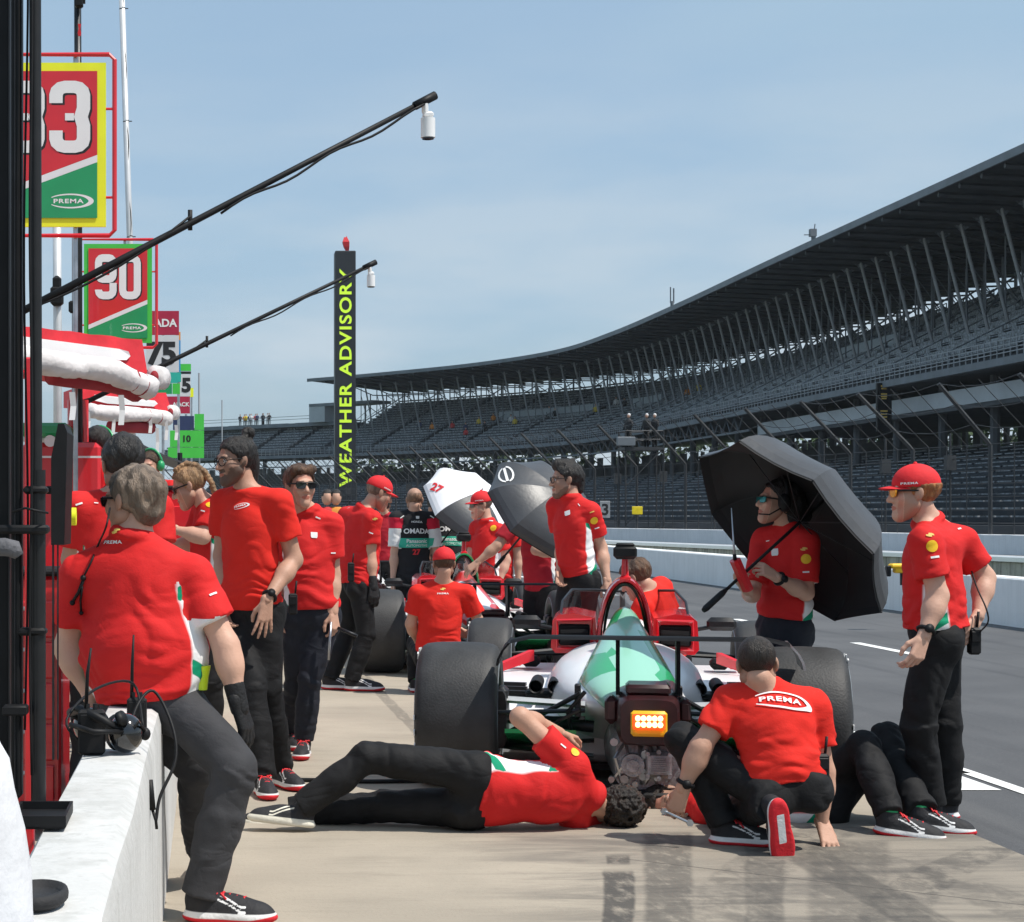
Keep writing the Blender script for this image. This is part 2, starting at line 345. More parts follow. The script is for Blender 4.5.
def concrete_mat():
    m = bpy.data.materials.new('pit_concrete'); m.use_nodes = True; nt = m.node_tree; b = nt.nodes['Principled BSDF']
    tc = nt.nodes.new('ShaderNodeTexCoord'); P = tc.outputs['Object']; sx = nt.nodes.new('ShaderNodeSeparateXYZ'); nt.links.new(P, sx.inputs[0]); X, Y = sx.outputs[0], sx.outputs[1]
    c = mixc(nt, sstep(nt, noise(nt, P, .9, 6), .35, .65), (.385,.335,.268), (.32,.28,.225))
    c = mixc(nt, math_node(nt, 'MULTIPLY', sstep(nt, noise(nt, P, 45, 3), .5, .75), .22), c, (.24,.205,.165))
    # broom lines across the slab and dirt rubbed in along it
    br = noise(nt, mapped(nt, P, (1.2, 30, 1)), 3, 4); c = mixc(nt, math_node(nt, 'MULTIPLY', sstep(nt, br, .50, .75), .30), c, (.25,.215,.175))
    ru = noise(nt, mapped(nt, P, (.8, 2.6, 1), rz=RAD(8)), 1.5, 9, .70, .5)
    reg = math_node(nt, 'MULTIPLY', sstep(nt, X, .75, 1.5), sstep(nt, Y, 9.0, 7.9))
    c = mixc(nt, math_node(nt, 'MULTIPLY', math_node(nt, 'MULTIPLY', sstep(nt, X, 1.2, 1.9), sstep(nt, Y, 8.9, 8.0)), .38), c, (.16,.145,.125))
    st = math_node(nt, 'MULTIPLY', sstep(nt, ru, .42, .68), math_node(nt, 'MULTIPLY', reg, .62)); c = mixc(nt, st, c, (.085,.080,.075))
    r2 = noise(nt, mapped(nt, P, (.5, 5.5, 1), (2,5,0), RAD(-14)), 1.6, 8, .65, .3); c = mixc(nt, math_node(nt, 'MULTIPLY', sstep(nt, r2, .50, .72), math_node(nt, 'MULTIPLY', reg, .45)), c, (.07,.066,.062))
    c = mixc(nt, math_node(nt, 'MULTIPLY', sstep(nt, noise(nt, mapped(nt, P, (.6, 2, 1)), 2.2, 8, .7), .50, .70), .35), c, (.20,.175,.14))
    def band(x0, w, y0, y1, amt, c):
        d = math_node(nt, 'ABSOLUTE', math_node(nt, 'SUBTRACT', math_node(nt, 'ADD', X, math_node(nt, 'MULTIPLY', noise(nt, P, 1.3, 2), .06)), x0))
        k = sstep(nt, d, w, w*.72); k = math_node(nt, 'MULTIPLY', k, math_node(nt, 'MULTIPLY', sstep(nt, Y, y0, y0+.15), sstep(nt, Y, y1, y1-.3)))
        g = sstep(nt, noise(nt, mapped(nt, P, (6, 1.4, 1)), 4, 5), .22, .52)
        return mixc(nt, math_node(nt, 'MULTIPLY', math_node(nt, 'MULTIPLY', k, g), amt), c, (.05,.048,.046))
    def arc(x0, k, y0, w, amt, c):                   # a scrubbed tyre mark curving along the lane
        q = math_node(nt, 'SUBTRACT', Y, y0); xc = math_node(nt, 'ADD', math_node(nt, 'MULTIPLY', math_node(nt, 'MULTIPLY', q, q), k), x0)
        d = math_node(nt, 'ABSOLUTE', math_node(nt, 'SUBTRACT', X, xc)); g = sstep(nt, noise(nt, mapped(nt, P, (5, 3.2, 1)), 2.2, 8, .72, .4), .38, .62)
        return mixc(nt, math_node(nt, 'MULTIPLY', math_node(nt, 'MULTIPLY', sstep(nt, d, w, w*.8), g), math_node(nt, 'MULTIPLY', sstep(nt, Y, 8.6, 7.9), amt)), c, (.055,.052,.05))
    c = arc(1.72, .16, 5.6, .17, .42, c); c = arc(2.15, .22, 5.4, .14, .5, c); c = arc(2.9, -.10, 5.8, .16, .35, c)
    def ray(k, w, y0, y1, amt, c):                     # a mark left by a tyre rolled off at an angle
        d = math_node(nt, 'ABSOLUTE', math_node(nt, 'SUBTRACT', math_node(nt, 'ADD', math_node(nt, 'DIVIDE', X, Y), math_node(nt, 'MULTIPLY', noise(nt, P, 2.2, 3), .006)), k+.003))
        g = sstep(nt, noise(nt, mapped(nt, P, (5, 2, 1)), 4, 6, .65), .25, .55); kk = math_node(nt, 'MULTIPLY', sstep(nt, d, w, w*.75), math_node(nt, 'MULTIPLY', sstep(nt, Y, y1, y1-.12), sstep(nt, Y, y0, y0+.1)))
        return mixc(nt, math_node(nt, 'MULTIPLY', math_node(nt, 'MULTIPLY', kk, g), amt), c, (.05,.048,.046))
    c = ray(.2205, .0095, 3, 7.22, .85, c); c = ray(.2205, .0072, 7.27, 7.55, .75, c); c = ray(.2475, .0150, 3, 8.1, .58, c); c = ray(.300, .012, 3, 7.9, .45, c); c = ray(.345, .024, 3, 7.9, .45, c); c = band(2.45, .12, 2, 7.7, .5, c); c = band(1.35, .05, 11, 16, .4, c)
    # saw joints between the slabs
    def joint(y, c, col=(.10,.09,.08), w=.008):
        d = math_node(nt, 'ABSOLUTE', math_node(nt, 'SUBTRACT', Y, y)); return mixc(nt, math_node(nt, 'MULTIPLY', sstep(nt, d, w, w*.4), .8), c, col)
    for y in (5.2, 9.75, 15.4, 20.0): c = joint(y, c)
    d = math_node(nt, 'ABSOLUTE', math_node(nt, 'SUBTRACT', math_node(nt, 'ADD', math_node(nt, 'MULTIPLY', X, .72), Y), 8.62)); c = mixc(nt, math_node(nt, 'MULTIPLY', sstep(nt, d, .012, .004), math_node(nt, 'MULTIPLY', sstep(nt, X, 1.6, 1.7), .7)), c, (.06,.055,.05))
    nt.links.new(c, b.inputs['Base Color']); b.inputs['Roughness'].default_value = .85; b.inputs['Specular IOR Level'].default_value = .3
    bp = nt.nodes.new('ShaderNodeBump'); bp.inputs['Strength'].default_value = .35; bp.inputs['Distance'].default_value = .006
    nt.links.new(noise(nt, P, 70, 5), bp.inputs['Height']); nt.links.new(bp.outputs[0], b.inputs['Normal']); return m
def asphalt_mat():
    m = bpy.data.materials.new('lane_asphalt'); m.use_nodes = True; nt = m.node_tree; b = nt.nodes['Principled BSDF']
    tc = nt.nodes.new('ShaderNodeTexCoord'); P = tc.outputs['Object']; sx = nt.nodes.new('ShaderNodeSeparateXYZ'); nt.links.new(P, sx.inputs[0]); X = sx.outputs[0]
    c = mixc(nt, sstep(nt, noise(nt, P, .5, 6), .35, .65), (.092,.092,.095), (.068,.068,.071))
    sk = noise(nt, mapped(nt, P, (2.6, .10, 1)), 1.6, 5, .6); c = mixc(nt, math_node(nt, 'MULTIPLY', sstep(nt, sk, .50, .72), .6), c, (.036,.036,.039))
    sk = noise(nt, mapped(nt, P, (1.6, .05, 1), (3,1,0)), 1.2, 4, .6); c = mixc(nt, math_node(nt, 'MULTIPLY', sstep(nt, sk, .55, .75), .4), c, (.14,.138,.135))
    c = mixc(nt, math_node(nt, 'MULTIPLY', sstep(nt, noise(nt, P, 60, 3), .52, .8), .4), c, (.15,.15,.15))
    nt.links.new(c, b.inputs['Base Color']); b.inputs['Roughness'].default_value = .75
    bp = nt.nodes.new('ShaderNodeBump'); bp.inputs['Strength'].default_value = .4; bp.inputs['Distance'].default_value = .008
    nt.links.new(noise(nt, P, 90, 4), bp.inputs['Height']); nt.links.new(bp.outputs[0], b.inputs['Normal']); return m
def wall_mat(name, a, bcol, streak, amt, rough=.7):
    m = bpy.data.materials.new(name); m.use_nodes = True; nt = m.node_tree; b = nt.nodes['Principled BSDF']
    tc = nt.nodes.new('ShaderNodeTexCoord'); P = tc.outputs['Object']
    c = mixc(nt, sstep(nt, noise(nt, P, 1.4, 6), .35, .65), a, bcol)
    st = noise(nt, mapped(nt, P, (5, 5, .35)), 2.2, 5, .6); c = mixc(nt, math_node(nt, 'MULTIPLY', sstep(nt, st, .42, .70), amt), c, streak)
    c = mixc(nt, math_node(nt, 'MULTIPLY', sstep(nt, noise(nt, P, 30, 4), .60, .72), amt*.8), c, streak)
    nt.links.new(c, b.inputs['Base Color']); b.inputs['Roughness'].default_value = rough
    bp = nt.nodes.new('ShaderNodeBump'); bp.inputs['Strength'].default_value = .35; bp.inputs['Distance'].default_value = .01
    nt.links.new(noise(nt, P, 38, 5), bp.inputs['Height']); nt.links.new(bp.outputs[0], b.inputs['Normal']); return m
M_CONC = concrete_mat(); M_ASPH = asphalt_mat()
M_PITWALL = wall_mat('pit_wall_paint', (.58,.58,.57), (.50,.50,.49), (.34,.34,.32), .5)
M_LANEWALL = wall_mat('lane_wall_paint', (.88,.88,.87), (.82,.82,.81), (.60,.60,.58), .25)
M_STAINED = wall_mat('stained_concrete', (.44,.41,.36), (.36,.335,.30), (.13,.12,.105), .85)
M_OUTER = wall_mat('outer_wall_paint', (.80,.81,.82), (.74,.75,.76), (.55,.56,.57), .25)
M_LINE = pm('lane_line_paint', (.78,.78,.76), .6, 0, .12, 3, .2, 60)
M_GRASS = pm('grass_ground', (.05,.085,.025), .9, 0, .3, 2, .4, 60)
def sheet(name, poly, z, mat, kind='structure'):
    return tag(link_mesh(name, [(x, y, z) for x, y in poly], [tuple(range(len(poly)))], mat, None, False, origin=(0,0,0)), kind=kind)
sheet('ground', [(-900,-40),(900,-40),(900,1500),(-900,1500)], -.03, M_GRASS)
sheet('pit_lane', [(3.30,-6),(9.95,-6),(9.95,150),(3.30,150)], -.006, M_ASPH)
sheet('pit_apron', [(-30,-6),(3.30,-6),(3.30,150),(-30,150)], 0.0, M_CONC)
sheet('race_track', [(13.9,-6),(60,-6),(38,80),(24,98),(12,150),(0,158),(0,150),(10,97),(13.9,40)], -.012, M_ASPH)
def line_quads(name, quads):
    mb = MB()
    for q in quads: mb.add([(x, y, -.002) for x, y in q], [(0,1,2,3)])
    tag(mb.build(name, M_LINE, None, False, origin=(0,0,0)), kind='structure')
line_quads('lane_edge_line', [[(4.03,4),(4.12,4),(4.12,60),(4.03,60)]])
line_quads('box_marking', [[(3.78,9.30),(3.98,9.30),(3.98,9.95),(3.78,9.95)], [(4.0,9.9),(4.08,9.9),(4.02,10.6),(3.96,10.6)]])
_d = []
for k in range(9):
    y = 13.6+k*4.55; _d.append([(6.93,y),(7.05,y),(7.05,y+1.9),(6.93,y+1.9)])
line_quads('dashed_line', _d)
line_quads('box_line', [[(.0,11.98),(1.28,11.98),(1.28,12.04),(.0,12.04)]])

# ---- the near white pit wall, cast in two lengths
t = empty('pit_wall', (-.26, 6, 0), 'low white painted pit wall the grey haired man sits on', 'wall')
mb = MB()
for y0, y1 in ((1.5, 6.345), (6.353, 40)):
    n = max(2, int((y1-y0)/.5)); rings = []
    for i in range(n+1):
        y = y0+(y1-y0)*i/n; j = .004*sin(y*3.1)+.003*sin(y*7.7)
        rings.append([(-.36,y,0),(-.36,y,.70),(-.35,y,.715+j),(-.20,y,.715+j),(-.178+j,y,.70),(-.168+j*.6,y,.66),(-.16,y,0)])
    mb.loft(rings)
mb.build('wall_body', M_PITWALL, t, 'auto')

# ---- far side of the lane: white lane wall, stained wall, outer wall
def wall_run(name, label, pts, h, th, mat, cap=None):
    pts = [np.array(p, float) for p in pts]
    t = empty(name, (pts[0][0], pts[0][1], 0), label, 'wall')
    def prof(mb, z0, z1, t0, t1):
        rings = []
        for i, p in enumerate(pts):
            d = nrm(pts[min(i+1, len(pts)-1)]-pts[max(i-1, 0)]); nn = np.array([d[1], -d[0]])
            a = p+nn*t0; b = p+nn*t1
            rings.append([(a[0],a[1],z0),(a[0],a[1],z1-.02),(a[0]+nn[0]*.02,a[1]+nn[1]*.02,z1),(b[0],b[1],z1),(b[0],b[1],z0)])
        mb.loft(rings)
    mb = MB(); prof(mb, -.02, h, 0, th); mb.build('wall_body', mat, t, 'auto')
    if cap:
        mb = MB(); prof(mb, h+.002, h+.10, -.05, th+.05); mb.build('wall_cap', cap, t, 'auto')
    return t
wall_run('lane_wall', 'low plain white wall along the far edge of the pit lane asphalt', [(9.95, y) for y in (8, 20, 26, 32, 38, 50, 70, 100)], .60, .3, M_LANEWALL)
_lw = wall_run('stained_wall', 'dirt streaked grey concrete wall with a white cap behind the white lane wall', [(14.6,20),(14.2,31),(12.6,42),(11.2,53),(9.4,66),(6.5,84),(2,105)], .56, .3, M_STAINED, M_WHITE)
OUTW = [(31,44),(29.3,54),(28,63.6),(26.9,68),(26.1,74.5),(24,86),(21,98),(17,116),(9.7,150),(0,185),(-25,240)]
wall_run('outer_wall', 'pale painted outer track wall carrying the tall catch fence', OUTW, .69, .5, M_OUTER)
# small lettering marks on the outer wall and an instrument box on the lane wall
t = empty('instrument_box', Wp(890, 590, 22.2), 'small yellow and black instrument clamped on the white lane wall', 'instrument')
mb = MB().mat(0); c = Wp(898, 566, 22.2); mb.rbox(c, (.20,.14,.06), b=.02).rbox(c+(0,0,-.05), (.10,.10,.07), b=.015)
mb.mat(1).rbox(c+(-.12,0,-.06), (.05,.08,.13), b=.01).box(c+(.05,0,-.15), (.04,.04,.16)); mb.build('casing', [M_PRINTY, M_BLACK], t)

# ---- grandstand ---------------------------------------------------
M_STEELB = pm('stand_steel', (.14,.16,.18), .55, .1, .2, .8)
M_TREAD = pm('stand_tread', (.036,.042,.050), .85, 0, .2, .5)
M_BENCH = pm('stand_bench', (.16,.18,.20), .5, .1, .75, 5.5, det=2)
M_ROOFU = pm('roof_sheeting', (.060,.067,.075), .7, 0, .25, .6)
M_RAIL = pm('railing_steel', (.27,.29,.31), .5, .2, .15, 1)
M_PARA = pm('parapet_panel', (.42,.45,.47), .6, 0, .15, .4)
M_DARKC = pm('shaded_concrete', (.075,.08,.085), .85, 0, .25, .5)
def catmull(P, n):
    P = [np.array(p, float) for p in P]; P = [2*P[0]-P[1]]+P+[2*P[-1]-P[-2]]; out = []
    for i in range(1, len(P)-2):
        for k in range(n):
            t = k/n; a, b, c, d = P[i-1:i+3]
            out.append(.5*((2*b)+(-a+c)*t+(2*a-5*b+4*c-d)*t*t+(-a+3*b-3*c+d)*t**3))
    out.append(P[-2]); return np.array(out)
_c = catmull([(41,70),(41,100),(41,130),(41.3,160),(41,185),(39.2,205),(33,222),(24,236),(13.2,249.5),(-1.4,264),(-20,281),(-45,300)], 30)
_s = np.concatenate([[0], np.cumsum(np.linalg.norm(np.diff(_c, axis=0), axis=1))])
def CV(s, u=0.0):                               # point on the stand's front line at arc length s, u metres back from it
    p = np.array([np.interp(s, _s, _c[:,0]), np.interp(s, _s, _c[:,1])])
    q = np.array([np.interp(s+.5, _s, _c[:,0])-np.interp(s-.5, _s, _c[:,0]), np.interp(s+.5, _s, _c[:,1])-np.interp(s-.5, _s, _c[:,1])]); d = nrm(q)
    return p+np.array([d[1], -d[0]])*u, d
def s_at_px(px):
    r = (_c[:,0]/_c[:,1]); return float(np.interp(-(px-VX)/FOC, -r, _s))
S_END = s_at_px(313); S_FAR = s_at_px(150)
def sweep(mb, prof, s0, s1, step=3.0):
    n = max(1, int(round((s1-s0)/step))); rings = []
    for i in range(n+1):
        s = s0+(s1-s0)*i/n; r = []
        for u, z in prof: p, _ = CV(s, u); r.append((p[0], p[1], z))
        rings.append(r)
    return mb.loft(rings)
def v3(s, u, z): p, _ = CV(s, u); return np.array([p[0], p[1], z])
gs = empty('grandstand', (v3(60, 0, 0)), 'long dark two tier grandstand with a sweeping cantilever roof on slanted struts', 'grandstand')
NROW, RU, RZ, U0, Z0 = 19, .76, .375, .7, 9.75
def stand_rows(mbT, mbB, s0, s1, nrow, ru, rz, u0, z0, aisle=9.0):
    prof = [(u0, z0-.5)]
    for k in range(nrow): prof += [(u0+k*ru, z0+k*rz), (u0+(k+1)*ru-.01, z0+k*rz)]
    prof += [(u0+nrow*ru, z0+nrow*rz), (u0+nrow*ru, z0+nrow*rz-.7)]
    sweep(mbT, prof, s0, s1)
    nb = max(1, int(round((s1-s0)/aisle)))
    for b in range(nb):
        a0, a1 = s0+(s1-s0)*b/nb+.55, s0+(s1-s0)*(b+1)/nb-.55
        for k in range(nrow):
            u, z = u0+k*ru+.34, z0+k*rz+.02
            sweep(mbB, [(u,z+.36),(u,z+.42),(u+.30,z+.42),(u+.30,z+.36)], a0, a1, 4.5)
            sweep(mbB, [(u+.30,z+.55),(u+.29,z+.74),(u+.33,z+.74),(u+.34,z+.55)], a0, a1, 4.5)
mbT, mbB = MB(), MB(); stand_rows(mbT, mbB, 0, S_END-1, NROW, RU, RZ, U0, Z0)
rl_ = MB(); na = max(1, int(round((S_END-1)/9.0)))
for b in range(na+1):                                 # handrails up the aisles, one post per second row
    s = min((S_END-1)*b/na, S_END-1)
    for k in range(0, NROW, 2): p = v3(s, U0+k*RU+.4, Z0+k*RZ); rl_.cyl(p, p+np.array([0,0,.95]), .045, n=4)
    rl_.tube([v3(s, U0+.4, Z0+.95), v3(s, U0+(NROW-1)*RU+.4, Z0+(NROW-1)*RZ+.95)], .04, 4)
tag(rl_.build('aisle_rails', M_BENCH, gs), kind='stuff')
wp_ = MB()                                            # pale boards along the cross aisle
for px0, px1 in ((452,540),(566,592),(742,790)):
    sweep(wp_, [(U0+RU*9.1,Z0+RZ*9),(U0+RU*9.1,Z0+RZ*9+1.15),(U0+RU*9.2,Z0+RZ*9+1.15),(U0+RU*9.2,Z0+RZ*9)], s_at_px(px1), s_at_px(px0), 3); wp_.build('aisle_board', pm('aisle_board', (.30,.34,.37), .6), gs); wp_ = MB()
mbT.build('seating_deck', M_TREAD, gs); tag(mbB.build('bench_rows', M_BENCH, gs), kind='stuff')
UB = U0+NROW*RU
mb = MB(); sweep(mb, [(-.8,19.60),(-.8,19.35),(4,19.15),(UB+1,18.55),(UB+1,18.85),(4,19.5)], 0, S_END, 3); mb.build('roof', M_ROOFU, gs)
mb = MB(); sweep(mb, [(-.95,19.25),(-.95,19.68),(-.82,19.68),(-.82,19.25)], 0, S_END+.2, 3); mb.build('roof_fascia', M_STEELB, gs)
nst = int(S_END/2.85); rib, fl, gus = MB(), MB(), MB()
for i in range(nst+1):
    s = 1+i*2.85
    if s > S_END: break
    a, b, c = v3(s,-.7,19.1), v3(s,4,18.9), v3(s,UB+.8,18.35)
    rib.tube([a, b, c], .16, 4)
    rib.tube([v3(s,4,18.9), v3(s,8.5,17.7), v3(s,UB+.8,17.9)], .07, 4)
    gp = MB(); gp.prism([(0,0),(1.4,-.15),(.7,-.6)], v3(s+.1,3.4,18.95), nrm(v3(s,4.4,0)-v3(s,3.4,0)), (0,0,1), .05); gp.build('gusset_plate', M_BENCH, gs)
    m_ = MB().cyl(v3(s,4.0,18.9), v3(s,5.75,Z0+RZ*7-.2), .105, n=6); m_.build('strut', M_RAIL, gs)
    if i % 2 == 0:
        MB().cyl(v3(s,UB-.4,Z0+RZ*NROW-.6), v3(s,UB-.4,18.6), .12, n=6).build('column', M_STEELB, gs)
        fl.tube([v3(s,UB-.4,17.9), v3(s+2.85,9.5,Z0+RZ*11.5)], .07, 4)
    fl.cyl(v3(s+1.4,9.6,Z0+RZ*11.6), v3(s+1.4,9.6,18.0), .085, n=6)
    fl.cyl(v3(s+.7,7.0,Z0+RZ*8.3), v3(s+.7,7.0,18.6), .06, n=5); fl.tube([v3(s+.7,7.0,17.6), v3(s+2.1,9.6,15.0)], .05, 4)
    z_ = 1 if i % 2 else -1; fl.tube([v3(s+1.4,9.6,15.2-z_*.9), v3(s+4.25,9.6,15.2+z_*.9), v3(s+4.25,9.6,17.8)], .06, 4); fl.tube([v3(s,UB-.4,16.3), v3(s+2.85,UB-.4,18.0)], .06, 4)
rib.build('roof_ribs', M_ROOFU, gs); fl.build('roof_bracing', M_STEELB, gs); pass
mb = MB(); sweep(mb, [(UB+.2,16.2),(UB+.2,17.0),(UB+.3,17.0),(UB+.3,16.2)], 0, S_END-2, 4); mb.build('rear_screen', M_PARA, gs)
mb = MB()                                          # railing and its solid lower edge
sweep(mb, [(-.1,9.12),(-.1,9.52),(.25,9.52),(.25,9.12)], 0, S_FAR, 3)
mb.build('deck_edge', M_STEELB, gs)
mb = MB()
for z in (9.75, 9.95, 10.15, 10.42): sweep(mb, [(0,z),(0,z+.05),(.05,z+.05),(.05,z)], 0, S_FAR, 4)
s = 0
while s < S_FAR: mb.box(v3(s,.02,10.0), (.06,.06,1.0)); s += .8
mb.build('railing', M_RAIL, gs)
SB = s_at_px(742)
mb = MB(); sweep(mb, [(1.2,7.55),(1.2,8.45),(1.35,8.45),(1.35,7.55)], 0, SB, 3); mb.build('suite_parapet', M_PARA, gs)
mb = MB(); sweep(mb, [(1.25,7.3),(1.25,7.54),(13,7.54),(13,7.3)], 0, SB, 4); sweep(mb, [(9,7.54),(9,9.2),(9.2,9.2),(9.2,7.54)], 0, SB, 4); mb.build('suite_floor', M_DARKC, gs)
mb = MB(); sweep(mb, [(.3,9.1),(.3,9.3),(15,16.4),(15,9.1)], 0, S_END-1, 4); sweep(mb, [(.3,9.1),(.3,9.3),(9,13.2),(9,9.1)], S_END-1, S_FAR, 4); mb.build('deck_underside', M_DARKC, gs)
mb = MB()                                            # zig-zag bracing below the deck edge in the bend
s = SB+2
while s < S_FAR:
    mb.tube([v3(s,.6,9.1), v3(s+1.2,.6,8.0), v3(s+2.4,.6,9.1)], .07, 4); s += 2.4
sweep(mb, [(.5,7.85),(.5,8.02),(.7,8.02),(.7,7.85)], SB, S_FAR, 4); mb.build('deck_truss', M_STEELB, gs)
s = 3.0
while s < S_FAR-5:
    MB().cyl(v3(s,2.2,3.0), v3(s,2.2,9.2), .28, n=8).build('column', M_DARKC, gs); s += 7.2
# lower tier, stretched between the outer wall and the columns
_w = catmull(OUTW, 12); _wr = _w[:,0]/_w[:,1]
def wall_at(r): i = np.interp(-r, -_wr, np.arange(len(_w))); return np.array([np.interp(i, np.arange(len(_w)), _w[:,0]), np.interp(i, np.arange(len(_w)), _w[:,1])])
mbT, mbB = MB(), MB(); NL = 15; pxs = list(np.linspace(1110, 175, 60))
def low_pt(px, q, z):
    r = (px-VX)/FOC; a = wall_at(r); b, _ = CV(s_at_px(px), 7.0); a = a+nrm(b-a)*1.2; p = a+(b-a)*q; return (p[0], p[1], z)
def low_z(q): return 1.0+4.6*q
rows = []
for px in pxs:
    r = [low_pt(px, 0, 0)]
    for k in range(NL):
        q0, q1 = k/NL, (k+1)/NL; r += [low_pt(px, q0, low_z(q0)), low_pt(px, q1-.001, low_z(q0))]
    r += [low_pt(px, 1, low_z(1)), low_pt(px, 1.02, 0)]; rows.append(r)
mbT.loft(rows, cap=False)
for k in range(NL):
    q = (k+.45)/NL; z = low_z(k/NL)
    for j in range(len(pxs)-1):
        a, b = pxs[j]-1.2, pxs[j+1]+1.2
        P = [low_pt(x, q+dq, z+dz) for x in (a, b) for dq, dz in ((0,.30),(0,.36),(.02,.36),(.02,.30))]
        mbB.loft([P[:4], P[4:]])
mbT.build('lower_deck', M_TREAD, gs); tag(mbB.build('lower_bench_rows', M_BENCH, gs), kind='stuff')
mb = MB(); sweep(mb, [(13,0),(13,6.1),(13.4,6.1),(13.4,0)], 0, SB-6, 4); sweep(mb, [(13,0),(13,7.35),(13.4,7.35),(13.4,0)], SB-6, S_FAR, 4); mb.build('concourse_wall', M_DARKC, gs)
s = 1.0
k = 0
while s < S_FAR:
    w = .5+.9*((k*37 % 11)/11); mb = MB(); sweep(mb, [(13.1,5.2),(13.1,8.2),(13.3,8.2),(13.3,5.2)], s, s+w, 2); mb.build('concourse_pier', M_DARKC, gs); s += w+.7+((k*53) % 7)*.2; k += 1
# the left continuation: lower stand with a flat press roof
ga = empty('far_grandstand', v3(S_END+14, 0, 0), 'far dark grandstand in the turn with a flat lookout roof left of the black pylon', 'grandstand')
mbT, mbB = MB(), MB(); stand_rows(mbT, mbB, S_END-.5, S_FAR, 11, .8, .40, .7, 9.75, 7); mbT.build('seating_deck', M_TREAD, ga); tag(mbB.build('bench_rows', M_BENCH, ga), kind='stuff')
sA, sB_ = s_at_px(345), s_at_px(284)
mb = MB(); sweep(mb, [(5,16.35),(5,16.75),(8.5,16.75),(8.5,16.35)], sA, sB_, 4); mb.build('flat_roof', M_STEELB, ga)
mb = MB(); sweep(mb, [(5.05,14.2),(5.05,16.34),(8.4,16.34),(8.4,14.2)], s_at_px(299), sB_+.02, 3); mb.build('press_box', M_PARA, ga)
mb = MB(); sweep(mb, [(6,13.75),(6,14.25),(8.6,14.25),(8.6,13.75)], sB_-4, S_FAR, 4); mb.build('lookout_deck', M_STEELB, ga)
mb = MB(); s = sA
while s < S_FAR:
    zt = 16.35 if s < sB_ else 13.75
    mb.cyl(v3(s,7,10), v3(s,7,zt), .12, n=5); s += 3.2
for z in (14.8, 15.2): sweep(mb, [(6.1,z),(6.1,z+.06),(6.16,z+.06),(6.16,z)], sB_, S_FAR, 4)
mb.build('posts', M_STEELB, ga)

# ---- catch fence
fe = empty('catch_fence', (28, 63.6, .69), 'tall dark catch fence with leaning top arms on the outer track wall', 'fence')
wl = np.concatenate([[0], np.cumsum(np.linalg.norm(np.diff(_w, axis=0), axis=1))])
def OW(s, off=.25):
    p = np.array([np.interp(s, wl, _w[:,0]), np.interp(s, wl, _w[:,1])]); q = np.array([np.interp(s+1, wl, _w[:,0]), np.interp(s+1, wl, _w[:,1])])
    d = nrm(q-p); return p+np.array([d[1], -d[0]])*off, np.array([d[1], -d[0]])
mbc = MB(); s = 2.0; prevp = None
M_FENCE = pm('fence_steel', (.035,.038,.042), .6, .2, .2, 3)
while s < wl[-1]-20:
    p, n = OW(s); b = np.array([p[0], p[1], .6]); m_ = b+(0,0,3.3); tp = m_+np.array([-n[0]*2.2, -n[1]*2.2, 2.1])
    MB().tube([b, m_-(0,0,.05), m_+np.array([-n[0]*.15,-n[1]*.15,.12]), tp], .075, 6).build('post', M_FENCE, fe)
    if prevp is not None:
        b0, m0, t0 = prevp
        for f in np.linspace(.15, 1, 7): mbc.cyl(b0+(m0-b0)*f, b+(m_-b)*f, .014, n=4, cap=False)
        for f in (.33, .66, 1): 
            a, c = m0+(t0-m0)*f, m_+(tp-m_)*f; md = (a+c)/2-np.array([0,0,.22]); mbc.tube([a,(a+md)/2-np.array([0,0,.06]),md,(c+md)/2-np.array([0,0,.06]),c], .014, 4)
    prevp = (b, m_, tp); s += 5.0
s = 2.0
while s < wl[-1]-20:                                  # thin uprights of the mesh panels
    p, n = OW(s); mbc.cyl((p[0],p[1],.6), (p[0],p[1],3.9), .022, n=4, cap=False); a_ = np.array([p[0],p[1],3.9]); mbc.cyl(a_, a_+np.array([-n[0]*2.2,-n[1]*2.2,2.1]), .016, n=4, cap=False); s += 1.25
tag(mbc.build('fence_cables', M_FENCE, fe), kind='stuff')
s = 4.5                                               # thin light standards between the posts
while s < wl[-1]-20: p, n = OW(s, .4); MB().cyl((p[0],p[1],.6), (p[0],p[1],4.4), .045, n=5).box((p[0],p[1],3.3), (.35,.3,.55)).build('fence_light', M_FENCE, fe); s += 5
def plate(name, label, px0, py0, px1, py1, Y, mat, geo=None, gm=None, gh=0, cat='sign'):
    a, b = Wp(px0, py1, Y), Wp(px1, py0, Y); c = (a+b)/2
    t = empty(name, c-(0,0,(b-a)[2]/2), label, cat); mats = [mat]+([gm] if gm else [])
    MB().mat(0).rbox(c, (b[0]-a[0], .06, b[2]-a[2]), b=.02).build('panel', mat, t)
    if geo: flat_geo(MB(), geo, c+(0,-.034,0), (1,0,0), (0,0,1), gh).build('lettering', gm, t)
    return t
plate('number_sign', 'small white number 3 sign on the dark catch fence', 600, 501, 610, 518, 97, pm('dull_white_board', (.30,.32,.34), .6), text_geo('3',.03), M_PRINTK, .62)
plate('yellow_sign', 'plain yellow square panel hanging on the dark catch fence', 632, 506.5, 642.5, 514.5, 92, M_PRINTY if False else pm('yellow_panel', (.80,.62,.01), .6))
